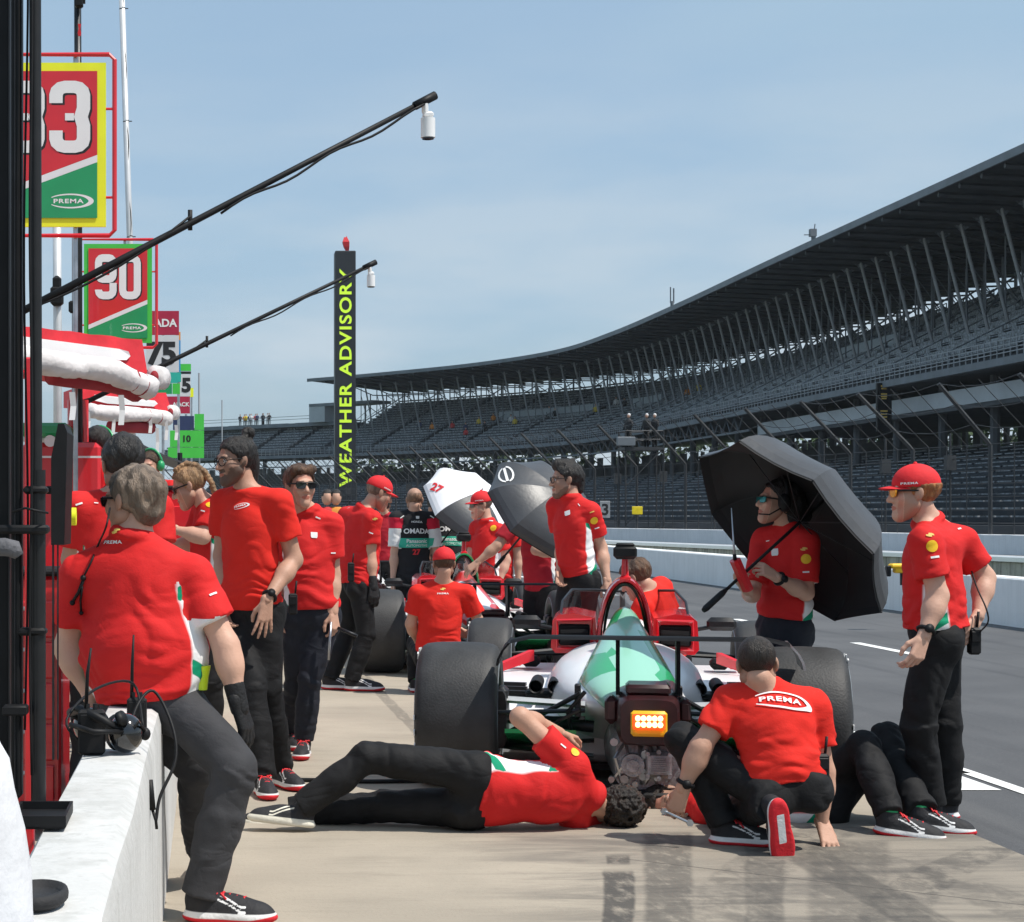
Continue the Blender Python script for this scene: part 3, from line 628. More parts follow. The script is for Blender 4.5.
# hanging board under the suite parapet
sp = v3(s_at_px(883), .6, 0); hb = empty('hanging_board', (sp[0], sp[1], 6.6), 'tall dark message board with gold lines hung below the upper deck', 'sign')
yb = sp[1]; a, b = Wp(876.5, 432, yb), Wp(891, 383, yb); c = (a+b)/2
MB().rbox(c, (b[0]-a[0], .3, b[2]-a[2]), b=.03).build('panel', M_BLACK, hb)
mb = MB()
for k, (y, w) in enumerate(((386,6),(388.5,5),(394,6),(396.5,6),(398.5,5),(411,7),(414,6),(417,6),(420,5))): q = Wp(884, y, yb-.17); mb.box(q, (w*yb/FOC, .02, .085))
mb.build('gold_lines', M_PRINTGD, hb)
for px, py, hh, lab in ((675.5, 296, .95, 'slim whip antenna pair standing on the grandstand roof edge'), (818, 241, .55, 'stubby loudspeaker cluster standing on the grandstand roof edge')):
    s = s_at_px(px); q = v3(s, -.3, 19.6); t = empty('roof_antenna', q, lab, 'antenna'); f = q[1]/FOC
    mb = MB().cyl(q, q+(0,0,.75 if hh > .8 else .6), .16, n=8).box(q+(0,0,.05), (.6,.6,.12))
    if hh > .8: mb.cyl(q+(-.14,0,.6), q+(-.14,0,2.0), .06, n=6).cyl(q+(.14,0,.6), q+(.14,0,1.9), .07, n=6)
    else: mb.box(q+(-.05,0,.8), (.42,.4,.5)).box(q+(-.42,-.1,.65), (.5,.06,.06)).cyl(q+(.05,0,1), q+(.1,0,1.4), .04, n=5)
    mb.build('mast', M_STEELB, t)
# photographers' tower on the wall
ts = empty('camera_tower', Wp(640, 530, 93), 'scaffold camera tower with a railed platform at the catch fence', 'tower')
f = 93/FOC; mb = MB(); c = Wp(641, 449, 93); mb.box(c, (2.0,1.6,.15))
for dx in (-.95,.95):
    for dy in (-.75,.75): mb.cyl(c+(dx,dy,-3.9), c+(dx,dy,.9), .045, n=5)
for z in (.45,.88):
    for a_, b_ in (((-.95,-.75),(.95,-.75)),((-.95,.75),(.95,.75)),((-.95,-.75),(-.95,.75)),((.95,-.75),(.95,.75))): mb.cyl(c+(a_[0],a_[1],z), c+(b_[0],b_[1],z), .03, n=4)
for z0, z1 in ((-3.8,-1.9),(-1.9,0)): mb.cyl(c+(-.95,-.75,z0), c+(.95,-.75,z1), .03, n=4)
mb.build('scaffold', M_FENCE, ts); MB().rbox(c+(-.95,-.85,.35), (.9,.25,.45), b=.03).build('camera_housing', M_STEELB, ts)

# ---- the black pylon
Y = 190.0; f = Y/FOC
py = empty('scoring_pylon', (Wp(344.5, 515, Y)[0], Y, 0), 'tall black pylon reading WEATHER ADVISORY in yellow upright lettering', 'pylon')
a, b = Wp(334.5, 505, Y), Wp(355, 252, Y); cx = (a[0]+b[0])/2; wd = b[0]-a[0]
M_PYL = pm('pylon_panel', (.010,.012,.016), .5, 0, .2, .4); M_PYT = pm('pylon_letters', (.62,.90,.04), .5, 0, .03, emit=((.62,.90,.04), .25))
mb = MB().rbox((cx, Y, b[2]/2), (wd, wd, b[2]), b=.08)
for k in range(1, 9): mb.box((cx, Y-wd/2, b[2]*k/9), (wd*.99, .03, .04))
mb.build('shaft', M_PYL, py)
T = text_geo('WEATHER ADVISORY', .022, 1.12); v = T[0]; ln = np.ptp(v[:,0]); z0, z1 = Wp(0, 487, Y)[2], Wp(0, 270, Y)[2]; lh = 12.3*f
MBt = MB(); MBt.add([(cx-q[1]*lh, Y-wd/2-.04, (z0+z1)/2+q[0]/ln*(z1-z0)) for q in v], T[1]); MBt.build('lettering', M_PYT, py)
q = Wp(347, 252, Y); mb = MB(); mb.cyl(q, q+(-.05,0,1.6), .05, n=5); mb.loft([[q+(x*w+dx,y*w,z) for x,y in ((-1,-1),(1,-1),(1,1),(-1,1))] for w,dx,z in ((.12,.05,0),(.28,-.05,.5),(.35,-.12,1.0),(.16,-.15,1.5))]); mb.build('wind_sock', M_PRINTR, py)

# ---- trees far beyond the open concourse
M_LEAF = pm('far_foliage', (.035,.062,.02), .9, 0, .5, .15)
rng = np.random.default_rng(3)
for k in range(24):
    s = 10+k*(S_FAR-20)/23; p, _ = CV(s, 34+8*rng.random()); hgt = 10+4*rng.random()
    t = empty('far_tree', (p[0], p[1], 0), 'distant green tree seen through gaps under the grandstand', 'tree', 'trees behind the grandstand')
    MB().cyl((p[0],p[1],0), (p[0],p[1],hgt*.6), .4, .2, n=7).build('trunk', M_DARKC, t)
    V = []; F = []
    for i in range(420):
        d = rng.normal(size=3); d /= np.linalg.norm(d); r = (.55+.45*rng.random()**.5); c = np.array([p[0]+d[0]*5*r, p[1]+d[1]*5*r, hgt*.58+d[2]*hgt*.42*r])
        a = rng.normal(size=3); a /= np.linalg.norm(a); b = np.cross(a, rng.normal(size=3)); b /= np.linalg.norm(b); sz = .35+.4*rng.random()
        n0 = len(V); V += [c+a*sz, c+b*sz*.7, c-a*sz, c-b*sz*.7]; F.append((n0,n0+1,n0+2,n0+3))
    link_mesh('crown', V, F, M_LEAF, t, False)

# ---- the hazy air over the speedway
hz = bpy.data.materials.new('haze_air'); hz.use_nodes = True; nt = hz.node_tree; nt.nodes.remove(nt.nodes['Principled BSDF']); pv = nt.nodes.new('ShaderNodeVolumePrincipled')
pv.inputs['Color'].default_value = (.80,.88,.95,1); pv.inputs['Density'].default_value = .00014; pv.inputs['Anisotropy'].default_value = .2; nt.links.new(pv.outputs[0], nt.nodes['Material Output'].inputs['Volume'])
tag(MB().box((20,165,14), (340,370,30.4)).build('haze', hz, None, False), kind='stuff')
# ================================================================== PEOPLE: a small distance-field modeller
_RL = np.random.default_rng(11).random((32, 32, 32)).astype(np.float32)*2-1
def vnoise(P):
    i = np.floor(P).astype(np.int64); f = (P-i).astype(np.float32); f = f*f*(3-2*f); i &= 31; j = (i+1) & 31
    x0, y0, z0 = i[...,0], i[...,1], i[...,2]; x1, y1, z1 = j[...,0], j[...,1], j[...,2]; fx, fy, fz = f[...,0], f[...,1], f[...,2]
    a = _RL[x0,y0,z0]*(1-fx)+_RL[x1,y0,z0]*fx; b = _RL[x0,y1,z0]*(1-fx)+_RL[x1,y1,z0]*fx
    c = _RL[x0,y0,z1]*(1-fx)+_RL[x1,y0,z1]*fx; d = _RL[x0,y1,z1]*(1-fx)+_RL[x1,y1,z1]*fx
    return (a*(1-fy)+b*fy)*(1-fz)+(c*(1-fy)+d*fy)*fz
A3 = lambda *q: np.array(q, float)
# a primitive: (function of points, low corner, high corner)
def RC(a, b, r1, r2=None, frame=None, flat=1.0):
    """tapered capsule; with frame=(R,U,F), flat<1 squeezes it along F"""
    a = np.asarray(a, float); b = np.asarray(b, float); r2 = r1 if r2 is None else r2; rm = max(r1, r2)
    lo, hi = np.minimum(a, b)-rm, np.maximum(a, b)+rm
    if frame is None:
        ab = b-a; L2 = max(ab@ab, 1e-12)
        def fn(P):
            q = P-a; t = np.clip((q@ab)/L2, 0, 1); return np.linalg.norm(q-t[...,None]*ab, axis=-1)-(r1+(r2-r1)*t)
    else:
        M = np.array(frame).T.copy(); M[:,2] /= flat; A = a@M; B = b@M; ab = B-A; L2 = max(ab@ab, 1e-12)
        def fn(P):
            q = P@M-A; t = np.clip((q@ab)/L2, 0, 1); return (np.linalg.norm(q-t[...,None]*ab, axis=-1)-(r1+(r2-r1)*t))*(.5+.5*flat)
    return fn, lo, hi
def RCUT(a, b, r1, r2, ext=0.0):
    """tapered tube ending square at b"""
    a = np.asarray(a, float); b = np.asarray(b, float); d = nrm(b-a); f0, lo, hi = RC(a, b+d*.03, r1, r2)
    def fn(P): return np.maximum(f0(P), (P-b)@d)
    return fn, lo, hi
def EL(c, frame, r):
    c = np.asarray(c, float); r = np.asarray(r, float); M = np.array(frame).T.copy(); Mr = M/r; Mr2 = M/(r*r); rm = r.max()
    ex = np.sqrt((np.array(frame)**2*(r[:,None]**2)).sum(0))
    def fn(P):
        q = P-c; k0 = np.linalg.norm(q@Mr, axis=-1); k1 = np.linalg.norm(q@Mr2, axis=-1); return k0*(k0-1)/np.maximum(k1, 1e-6)
    return fn, c-ex, c+ex
I3 = (A3(1,0,0), A3(0,1,0), A3(0,0,1))
def TORUS(c, frame, R, r, sq=1.0):
    c = np.asarray(c, float); M = np.array(frame).T.copy()
    def fn(P):
        q = (P-c)@M; k = np.hypot(q[...,0], q[...,2]/sq)-R; return np.hypot(k, q[...,1])-r
    e = R+r; return fn, c-e, c+e
def sdf_mesh(add, h, k=.03, cuts=(), subs=(), disp=None, ksub=.01):
    """add: primitives (or (primitive, k)); cuts: functions whose positive side is removed; returns verts, quads"""
    prims = [(p if isinstance(p[0], tuple) else (p, k)) for p in add]
    lo = np.min([p[0][1] for p in prims], 0)-3*h-.012; hi = np.max([p[0][2] for p in prims], 0)+3*h+.012
    n = np.ceil((hi-lo)/h).astype(int)+1
    ax = [lo[i]+np.arange(n[i])*h for i in range(3)]
    D = np.full(n, .25, np.float32)
    def sub(l, u):
        i0 = np.clip(np.floor((l-lo)/h).astype(int), 0, n-1); i1 = np.clip(np.ceil((u-lo)/h).astype(int)+1, 1, n)
        sl = tuple(slice(a, b) for a, b in zip(i0, i1))
        P = np.stack(np.meshgrid(*(ax[q][sl[q]] for q in range(3)), indexing='ij'), -1); return sl, P
    for (fn, l, u), kk in prims:
        m = kk+2.5*h+.01; sl, P = sub(l-m, u+m)
        if P.size == 0: continue
        d = fn(P).astype(np.float32); a = D[sl]; hh = np.clip(.5+.5*(a-d)/max(kk, 1e-5), 0, 1); D[sl] = a*(1-hh)+d*hh-kk*hh*(1-hh)
    for fn, l, u in subs:
        sl, P = sub(l-.02, u+.02); d = -fn(P).astype(np.float32); a = D[sl]; hh = np.clip(.5-.5*(a-d)/ksub, 0, 1); D[sl] = a*(1-hh)+d*hh+ksub*hh*(1-hh)
    near = np.argwhere(np.abs(D) < max(.03, 2.5*h))
    if len(near):
        P = lo+near*h; v = D[near[:,0],near[:,1],near[:,2]]
        if disp is not None: v = v+disp(P).astype(np.float32)
        D[near[:,0],near[:,1],near[:,2]] = v
    if cuts:
        P = np.stack(np.meshgrid(*ax, indexing='ij'), -1)
        for c in cuts: D = np.maximum(D, c(P).astype(np.float32))
    D[0]=D[-1]=.1; D[:,0]=D[:,-1]=.1; D[:,:,0]=D[:,:,-1]=.1
    ins = D < 0; S = np.zeros(n-1, np.int8)
    corners = [(i,j,l) for i in (0,1) for j in (0,1) for l in (0,1)]
    for c in corners: S += ins[c[0]:n[0]-1+c[0], c[1]:n[1]-1+c[1], c[2]:n[2]-1+c[2]]
    cells = np.argwhere((S > 0) & (S < 8))
    if not len(cells): return np.zeros((0,3)), np.zeros((0,4), np.int32)
    val = {c: D[cells[:,0]+c[0], cells[:,1]+c[1], cells[:,2]+c[2]].astype(float) for c in corners}
    acc = np.zeros((len(cells), 3)); cnt = np.zeros(len(cells))
    for c in corners:
        for x in range(3):
            if c[x]: continue
            e = list(c); e[x] = 1; e = tuple(e); f0, f1 = val[c], val[e]; m = (f0 < 0) != (f1 < 0)
            t = np.where(m, f0/np.where(np.abs(f0-f1) < 1e-9, 1, f0-f1), 0)
            p = np.tile(np.array(c, float), (len(cells), 1)); p[:,x] += t; acc[m] += p[m]; cnt[m] += 1
    V = lo+(cells+acc/cnt[:,None])*h
    idx = np.full(n-1, -1, np.int32); idx[cells[:,0], cells[:,1], cells[:,2]] = np.arange(len(cells))
    Q = []
    for x in range(3):
        y, z = (x+1) % 3, (x+2) % 3; a = [slice(None)]*3; b = [slice(None)]*3; a[x] = slice(0, -1); b[x] = slice(1, None)
        A, B = ins[tuple(a)], ins[tuple(b)]; E = np.argwhere(A != B)
        E = E[(E[:,y] > 0) & (E[:,z] > 0) & (E[:,y] < n[y]-1) & (E[:,z] < n[z]-1)]
        inside = A[E[:,0],E[:,1],E[:,2]]
        def cid(dy, dz): q = E.copy(); q[:,y] -= dy; q[:,z] -= dz; return idx[q[:,0],q[:,1],q[:,2]]
        q = np.stack([cid(1,1), cid(0,1), cid(0,0), cid(1,0)], 1); q[~inside] = q[~inside][:, ::-1]; Q.append(q)
    Q = np.concatenate(Q); Q = Q[(Q >= 0).all(1)]
    return V, Q
# ---- person materials
M_SKIN = {}
for nm, c, beard in (('skin_fair', (.56,.33,.24), (.24,.13,.085)), ('skin_light', (.50,.285,.20), (.17,.098,.068)), ('skin_tan', (.46,.26,.18), (.105,.062,.045))):
    M_SKIN[nm] = mask_mat(nm, c, beard, (c[0]*.85, c[1]*.50, c[2]*.48), (c[0]*.45, c[1]*.45, c[2]*.48), .55, .10, 80, .08, spec=.4)
RED = (.66,.020,.012); WHT = (.76,.76,.76); GRN = (.0,.25,.13); DRED = (.40,.012,.02)
M_TEE = mask_mat('red_tee_cloth', RED, WHT, GRN, DRED, .85, .10, 140, .06, crease=.16)
M_POLO = mask_mat('red_polo_cloth', (.60,.015,.015), WHT, GRN, DRED, .8, .10, 140, .06, crease=.16)
M_DPOLO = mask_mat('dark_red_shirt_cloth', (.36,.010,.022), WHT, GRN, (.2,.01,.02), .8, .10, 140, .06, crease=.16)
M_TEAM = mask_mat('black_team_shirt_cloth', (.014,.014,.017), WHT, (.55,.012,.04), (.03,.03,.03), .8, .1, 140, .06, crease=.16)
M_TROU = mask_mat('black_trouser_cloth', (.0095,.0095,.0105), (.016,.016,.018), (.016,.016,.018), (.01,.01,.011), .75, .10, 120, .2, spec=.25, crease=.26)
M_TROUG = mask_mat('charcoal_trouser_cloth', (.040,.040,.044), (.04,.04,.044), (.04,.04,.044), (.02,.02,.022), .8, .10, 120, .15, crease=.26)
M_TROUN = mask_mat('navy_trouser_cloth', (.012,.014,.022), (.012,.014,.022), (.012,.014,.022), (.01,.01,.011), .75, .10, 120, .2, crease=.26)
M_WHITECL = mask_mat('white_cloth', (.76,.77,.80), (.76,.77,.80), (.76,.77,.80), (.7,.7,.72), .85, .2, 30, .04)
M_HAIR = {k: mask_mat('hair_'+k, c, tuple(q*1.6 for q in c), c, c, .5, .55, 190, .5, spec=.45, stretch=(1,1,.16)) for k, c in
          dict(black=(.010,.008,.007), dark=(.014,.009,.006), brown=(.060,.030,.015), grey=(.12,.088,.064), blond=(.20,.12,.06), ginger=(.22,.09,.03), fringe=(.17,.095,.06)).items()}
M_CAP = pm('red_cap_cloth', (.64,.012,.018), .8, 0, .08, 12, .1, 60)
M_SHOE = mask_mat('running_shoe', (.022,.022,.025), (.70,.70,.70), (.62,.02,.03), (.03,.35,.12), .7, .2, 60, .15)
M_SHOEW = mask_mat('cream_sole_shoe', (.022,.022,.025), (.66,.63,.54), (.66,.63,.54), (.03,.03,.03), .7, .2, 60, .15)
M_GLOVE = mask_mat('black_glove', (.015,.015,.016), (.6,.6,.6), (.02,.02,.02), (.02,.02,.02), .6, .3, 70, .2)
M_EYEW = pm('eye_white', (.7,.68,.65), .3, 0, .02)
M_EYEI = pm('iris', (.03,.018,.012), .2, 0, .05)
M_ORANGE = pm('mirror_lens', (.85,.35,.02), .12, .3, .1)
M_TEAL = pm('teal_lens', (.02,.22,.22), .1, .4, .1)
def yawv(d): d = RAD(d); return A3(sin(d), -cos(d), 0)
def ortho(U, f): f = np.asarray(f, float); f = nrm(f-U*np.dot(f, U)); return nrm(np.cross(f, U)), U, f      # R, U, F
def head_frame(yaw, pitch=0, roll=0, up=None, fwd=None):
    F = yawv(yaw) if fwd is None else nrm(fwd); U = A3(0,0,1) if up is None else nrm(up); R, U, F = ortho(U, F)
    if pitch: p = RAD(pitch); F, U = F*cos(p)-U*sin(p), U*cos(p)+F*sin(p)       # positive looks down
    if roll: r = RAD(roll); R, U = R*cos(r)+U*sin(r), U*cos(r)-R*sin(r)
    return R, F, U                                                                    # local x, y, z
def to_world(V, c, fr, s=1.0): return np.asarray(c)+s*(np.asarray(V)@np.array(fr))
def head_geo(h=.005, beard=0, wide=1.0):
    w = wide
    add = [EL(A3(0,-.014,.036), I3, (.073*w,.092,.079)), EL(A3(0,.032,-.03), I3, (.057*w,.060,.082)),
           RC(A3(-.045*w,.012,-.05), A3(0,.066,-.096), .028, .022), RC(A3(.045*w,.012,-.05), A3(0,.066,-.096), .028, .022),
           (EL(A3(0,.074,-.098), I3, (.022,.018,.018)), .02),
           (RC(A3(0,.084,.012), A3(0,.108,-.026), .009, .0125), .012), (RC(A3(-.011,.094,-.030), A3(.011,.094,-.030), .0085), .008),
           (RC(A3(-.034,.078,.024), A3(.034,.078,.024), .0125), .016), (EL(A3(-.04*w,.060,-.022), I3, (.022,.022,.022)), .03), (EL(A3(.04*w,.060,-.022), I3, (.022,.022,.022)), .03),
           (EL(A3(0,.088,-.0565), I3, (.022,.011,.0065)), .006), (EL(A3(0,.087,-.068), I3, (.019,.011,.007)), .006)]
    for s in (-1, 1):
        fr = (nrm((1,s*.35,0)), nrm((-s*.35,1,.15)), nrm((0,-.15,1))); add.append((EL(A3(s*.076*w,-.004,-.002), fr, (.009,.019,.031)), .006))
    subs = [EL(A3(s*.031,.093,.006), I3, (.017,.014,.012)) for s in (-1, 1)]
    V, Q = sdf_mesh(add, h, .03, subs=subs)
    M = np.zeros((len(V), 4)); x, y, z = V[:,0], V[:,1], V[:,2]
    if beard:
        edge = -.060-(1-beard)*.055+1.2*np.maximum(np.abs(x)-.036, 0)+.005*vnoise(V*90)
        b = (edge-z)*14*(y > -.012-.3*z)+0; mus = .010-np.abs(z+.047-.25*np.abs(x))
        b = np.maximum(b-np.maximum(0, .012-np.hypot(x*.5, z+.0625))*60, (np.abs(x) < .03)*(y > .07)*mus*60)
        M[:,0] = np.clip(.5+b, 0, 1)
    br = .0062-np.abs(z-.026+.25*np.maximum(np.abs(x)-.03, 0)); M[:,0] = np.maximum(M[:,0], np.clip(.5+(br-(np.abs(np.abs(x)-.032) > .021)*.1)*60*(y > .06), 0, 1)*1.0)
    lp = .0125-np.hypot(x*.5, (z+.0625)*1.05); M[:,1] = np.clip(.5+lp*70*(y > .082), 0, 1)*(M[:,0] < .5)
    return V, Q, M
HEADS = {}
def hair_geo(kind, h=.006, capped=False):
    zl_y = [-.13,-.06,-.03,.012,.03,.06,.085,.12]; zl_z = [-.085,-.085,-.06,-.022,.02,.062,.082,.095]
    add = [EL(A3(0,-.016,.036), I3, (.083,.103,.092))]; amp, fr = .006, 40
    if kind == 'bald': add = [EL(A3(0,-.014,.030), I3, (.0765,.096,.070))]; amp = .001; zl_z = [-.075,-.075,-.06,-.022,.03,.1,.2,.2]
    if kind == 'buzz': add = [EL(A3(0,-.014,.037), I3, (.0775,.0965,.0835))]; amp = .0015; fr = 160; zl_z = [-.105,-.10,-.065,-.022,.02,.062,.082,.095]
    if kind == 'curly': add = [EL(A3(0,-.015,.040), I3, (.088,.106,.096)), EL(A3(0,.035,.085), I3, (.066,.055,.040))]; amp, fr = .013, 34
    if kind == 'mop': add = [EL(A3(0,-.02,.030), I3, (.090,.108,.100))]; amp, fr = .016, 46
    if kind == 'grey': add = [EL(A3(0,-.022,.032), I3, (.088,.108,.092)), EL(A3(0,-.07,-.03), I3, (.062,.045,.060))]; amp, fr = .008, 30; zl_z = [-.105,-.10,-.075,-.015,.02,.062,.082,.095]
    if kind == 'quiff': add += [RC(A3(0,.05,.105), A3(0,-.04,.118), .042, .03), RC(A3(0,-.085,.02), A3(0,-.085,-.07), .045, .03)]; amp = .007; zl_z = [-.12,-.11,-.07,-.02,.02,.062,.082,.095]
    if kind == 'swept': add += [RC(A3(-.05,.045,.095), A3(.05,.050,.088), .028), EL(A3(0,-.06,.04), I3, (.07,.06,.07))]; amp, fr = .009, 36
    if kind == 'bun': add += [EL(A3(0,-.085,.135), I3, (.034,.034,.030)), RC(A3(0,-.085,-.02), A3(0,-.08,-.11), .045, .028)]; amp, fr = .006, 45; zl_z = [-.16,-.12,-.07,-.02,.02,.062,.082,.095]
    if kind == 'braid':
        P = [A3(-.03,.03,.115), A3(-.035,-.04,.125), A3(-.035,-.09,.09), A3(-.03,-.12,.03), A3(-.03,-.128,-.04), A3(-.03,-.12,-.11), A3(-.03,-.10,-.17)]
        for a, b in zip(P, P[1:]):
            for q in range(3): c = a+(b-a)*q/3; add.append((EL(c, I3, (.020,.019,.017)), .004))
        zl_z = [-.30,-.09,-.06,-.02,.03,.072,.090,.1]; zl_y = [-.095,-.09,-.03,.012,.03,.06,.085,.12]; amp, fr = .003, 50
    if kind == 'long': add += [RC(A3(0,-.07,.03), A3(0,-.10,-.13), .075, .05), RC(A3(.03,-.10,-.1), A3(.05,-.13,-.22), .06, .03), RC(A3(0,-.11,.0), A3(.02,-.16,-.06), .05, .05)]; zl_z = [-.4,-.4,-.4,-.03,.03,.075,.090,.1]; amp, fr = .008, 35
    def cut(P): q = np.interp(P[...,1], zl_y, zl_z)+.007*vnoise(P*45)+.009*vnoise(P*A3(150,150,40))-P[...,2]; return np.maximum(q, P[...,2]-.040-.0*P[...,1]) if capped else q
    sc = A3(1, 1, .45) if kind not in ('curly', 'mop') else A3(1, 1, 1)
    def disp(P): n = vnoise(P*fr*sc); n2 = vnoise(P*fr*2.3*sc+7); return amp*(1.2*np.abs(n)-.6+.6*n2)
    V, Q = sdf_mesh(add, h, .018, cuts=(cut,), disp=disp); M = np.zeros((len(V), 4)); M[:,0] = np.clip(.5+vnoise(V*A3(55,55,18))*1.2-.2, 0, 1); return V, Q, M
def cap_geo(h=.006):
    add = [EL(A3(0,-.012,.040), I3, (.086,.104,.090))]
    V, Q = sdf_mesh(add, h, .01, cuts=(lambda P: .026+.10*np.minimum(P[...,1], 0)*0-P[...,2]+.06*np.abs(np.minimum(P[...,1]+.04, 0)),))
    b = MB(); n = 13; rings = []
    for j in range(6):                                        # curved peak
        t = j/5; r = []
        for i in range(n):
            a = -1+2*i/(n-1); x = a*.072*(1-.10*t*t); y0 = .088*math.sqrt(max(1-(a*.86)**2, 0))-.012; y = y0+t*.078*math.sqrt(max(1-(a*.92)**2, 0.02)); z = .040-.9*x*x/.072*.30-.14*(y-y0)
            r.append((x, y, z))
        r += [(x, y, z-.006) for x, y, z in reversed(r)]; rings.append(r)
    b.loft(rings); bt = MB().sphere((0,-.012,.130), .009, 8, 6); vb = np.array(b.v+bt.v); n0 = len(V)
    F = [tuple(q) for q in Q]+[tuple(n0+i for i in f) for f in b.f]+[tuple(n0+len(b.v)+i for i in f) for f in bt.f]
    return np.vstack([V, vb]), F
def hand_geo(curl, h=.0045, side=1, spread=.10, thumb=.5, infl=0.0):
    """local frame: y to the fingertips, z out of the back of the hand, x to the thumb (side=+1)"""
    add = [RC(A3(-.014,-.02,0), A3(.014,-.02,0), .019+infl)]; fx = (.030,.010,-.011,-.030); ln = ((.040,.024,.020),(.044,.027,.021),(.041,.025,.020),(.032,.019,.018)); yb = (.088,.092,.087,.078)
    for i in range(4):
        k = A3(fx[i], yb[i], .002); add.append((RC(A3(fx[i]*.6, .0, 0), k, .0145+infl, .0105+infl), .014))
        a = RAD(curl)*(.55+.12*i); p = k; d0 = spread*(1.5-i)*.35
        for j, L in enumerate(ln[i]):
            dv = A3(sin(d0)*cos(a), cos(a)*cos(d0), -sin(a)); q = p+dv*L; r = .0095-.0012*j+infl; add.append((RC(p, q, r, r-.001), .004)); p = q; a += RAD(curl)*.85
    t0, t1 = A3(.022,.018,-.004), A3(.046,.048,-.012-.02*thumb); t2 = t1+A3(.016-.02*thumb,.028,-.012*thumb-.004); t3 = t2+A3(.006-.018*thumb,.024,-.010*thumb)
    add += [(RC(t0, t1, .016+infl, .0125+infl), .012), (RC(t1, t2, .0115+infl, .0105+infl), .004), (RC(t2, t3, .0105+infl, .0085+infl), .004)]
    V, Q = sdf_mesh(add, h, .006)
    if side < 0: V = V*A3(-1,1,1); Q = Q[:, ::-1]
    return V, Q
def shoe_geo(h=.0065):
    add = [EL(A3(0,.045,.058), I3, (.035,.050,.050)), EL(A3(0,.12,.046), I3, (.039,.085,.044)), EL(A3(.003,.195,.034), I3, (.043,.072,.036)), RC(A3(0,.035,.075), A3(0,.038,.108), .036, .037)]
    sole = [EL(A3(0,.050,.016), I3, (.041,.066,.022)), EL(A3(.002,.13,.016), I3, (.040,.10,.020)), EL(A3(.004,.195,.019), I3, (.048,.088,.021))]
    V, Q = sdf_mesh(add+sole, h, .022, cuts=(lambda P: .002+.0*P[...,0]-P[...,2]-.0, lambda P: P[...,2]-.112))
    M = np.zeros((len(V), 4)); x, y, z = V.T
    M[:,0] = np.clip(.5+(.034+.03*np.maximum(.06-y, 0)-z)*40, 0, 1)                                   # pale midsole
    M[:,1] = np.clip(.5+np.maximum((.016+.16*np.maximum(y-.20, 0)+.10*np.maximum(.03-y, 0)-z), -.1)*40, 0, 1)   # red outsole
    und = (z < .008)&(np.abs(x) < .016)&(y > .05)&(y < .17); M[und,1] = 0; M[und,0] = 1
    for o in (0, .014): M[:,0] = np.maximum(M[:,0], np.clip(.5+(.0032-np.abs(z-(.040+o+.55*np.maximum(.17-y, 0)-2.2*np.maximum(.15-y, 0)**2)))*90, 0, 1)*(np.abs(x) > .018)*(y > .08)*(y < .19))
    M[:,2] = np.clip(.5+(z-.104)*60, 0, 1)
    return V, Q, M
def laces_geo():
    mb = MB()
    for k in range(4): y = .105+.022*k; z = .089-.19*(y-.105)-.002; mb.tube([(-.022,y,z-.010),(-.006,y+.01,z+.002),(.008,y+.006,z+.003),(.022,y+.012,z-.010)], .0045, 5)
    for s in (-1, 1): mb.tube([(0,.098,.092),(s*.018,.085,.105),(s*.035,.097,.092),(s*.012,.102,.094),(s*.03,.125,.075)], .0038, 5)
    return mb.v, mb.f
CACHE = {}
def cached(key, fn):
    if key not in CACHE: CACHE[key] = fn()
    return CACHE[key]
PEOPLE = {}
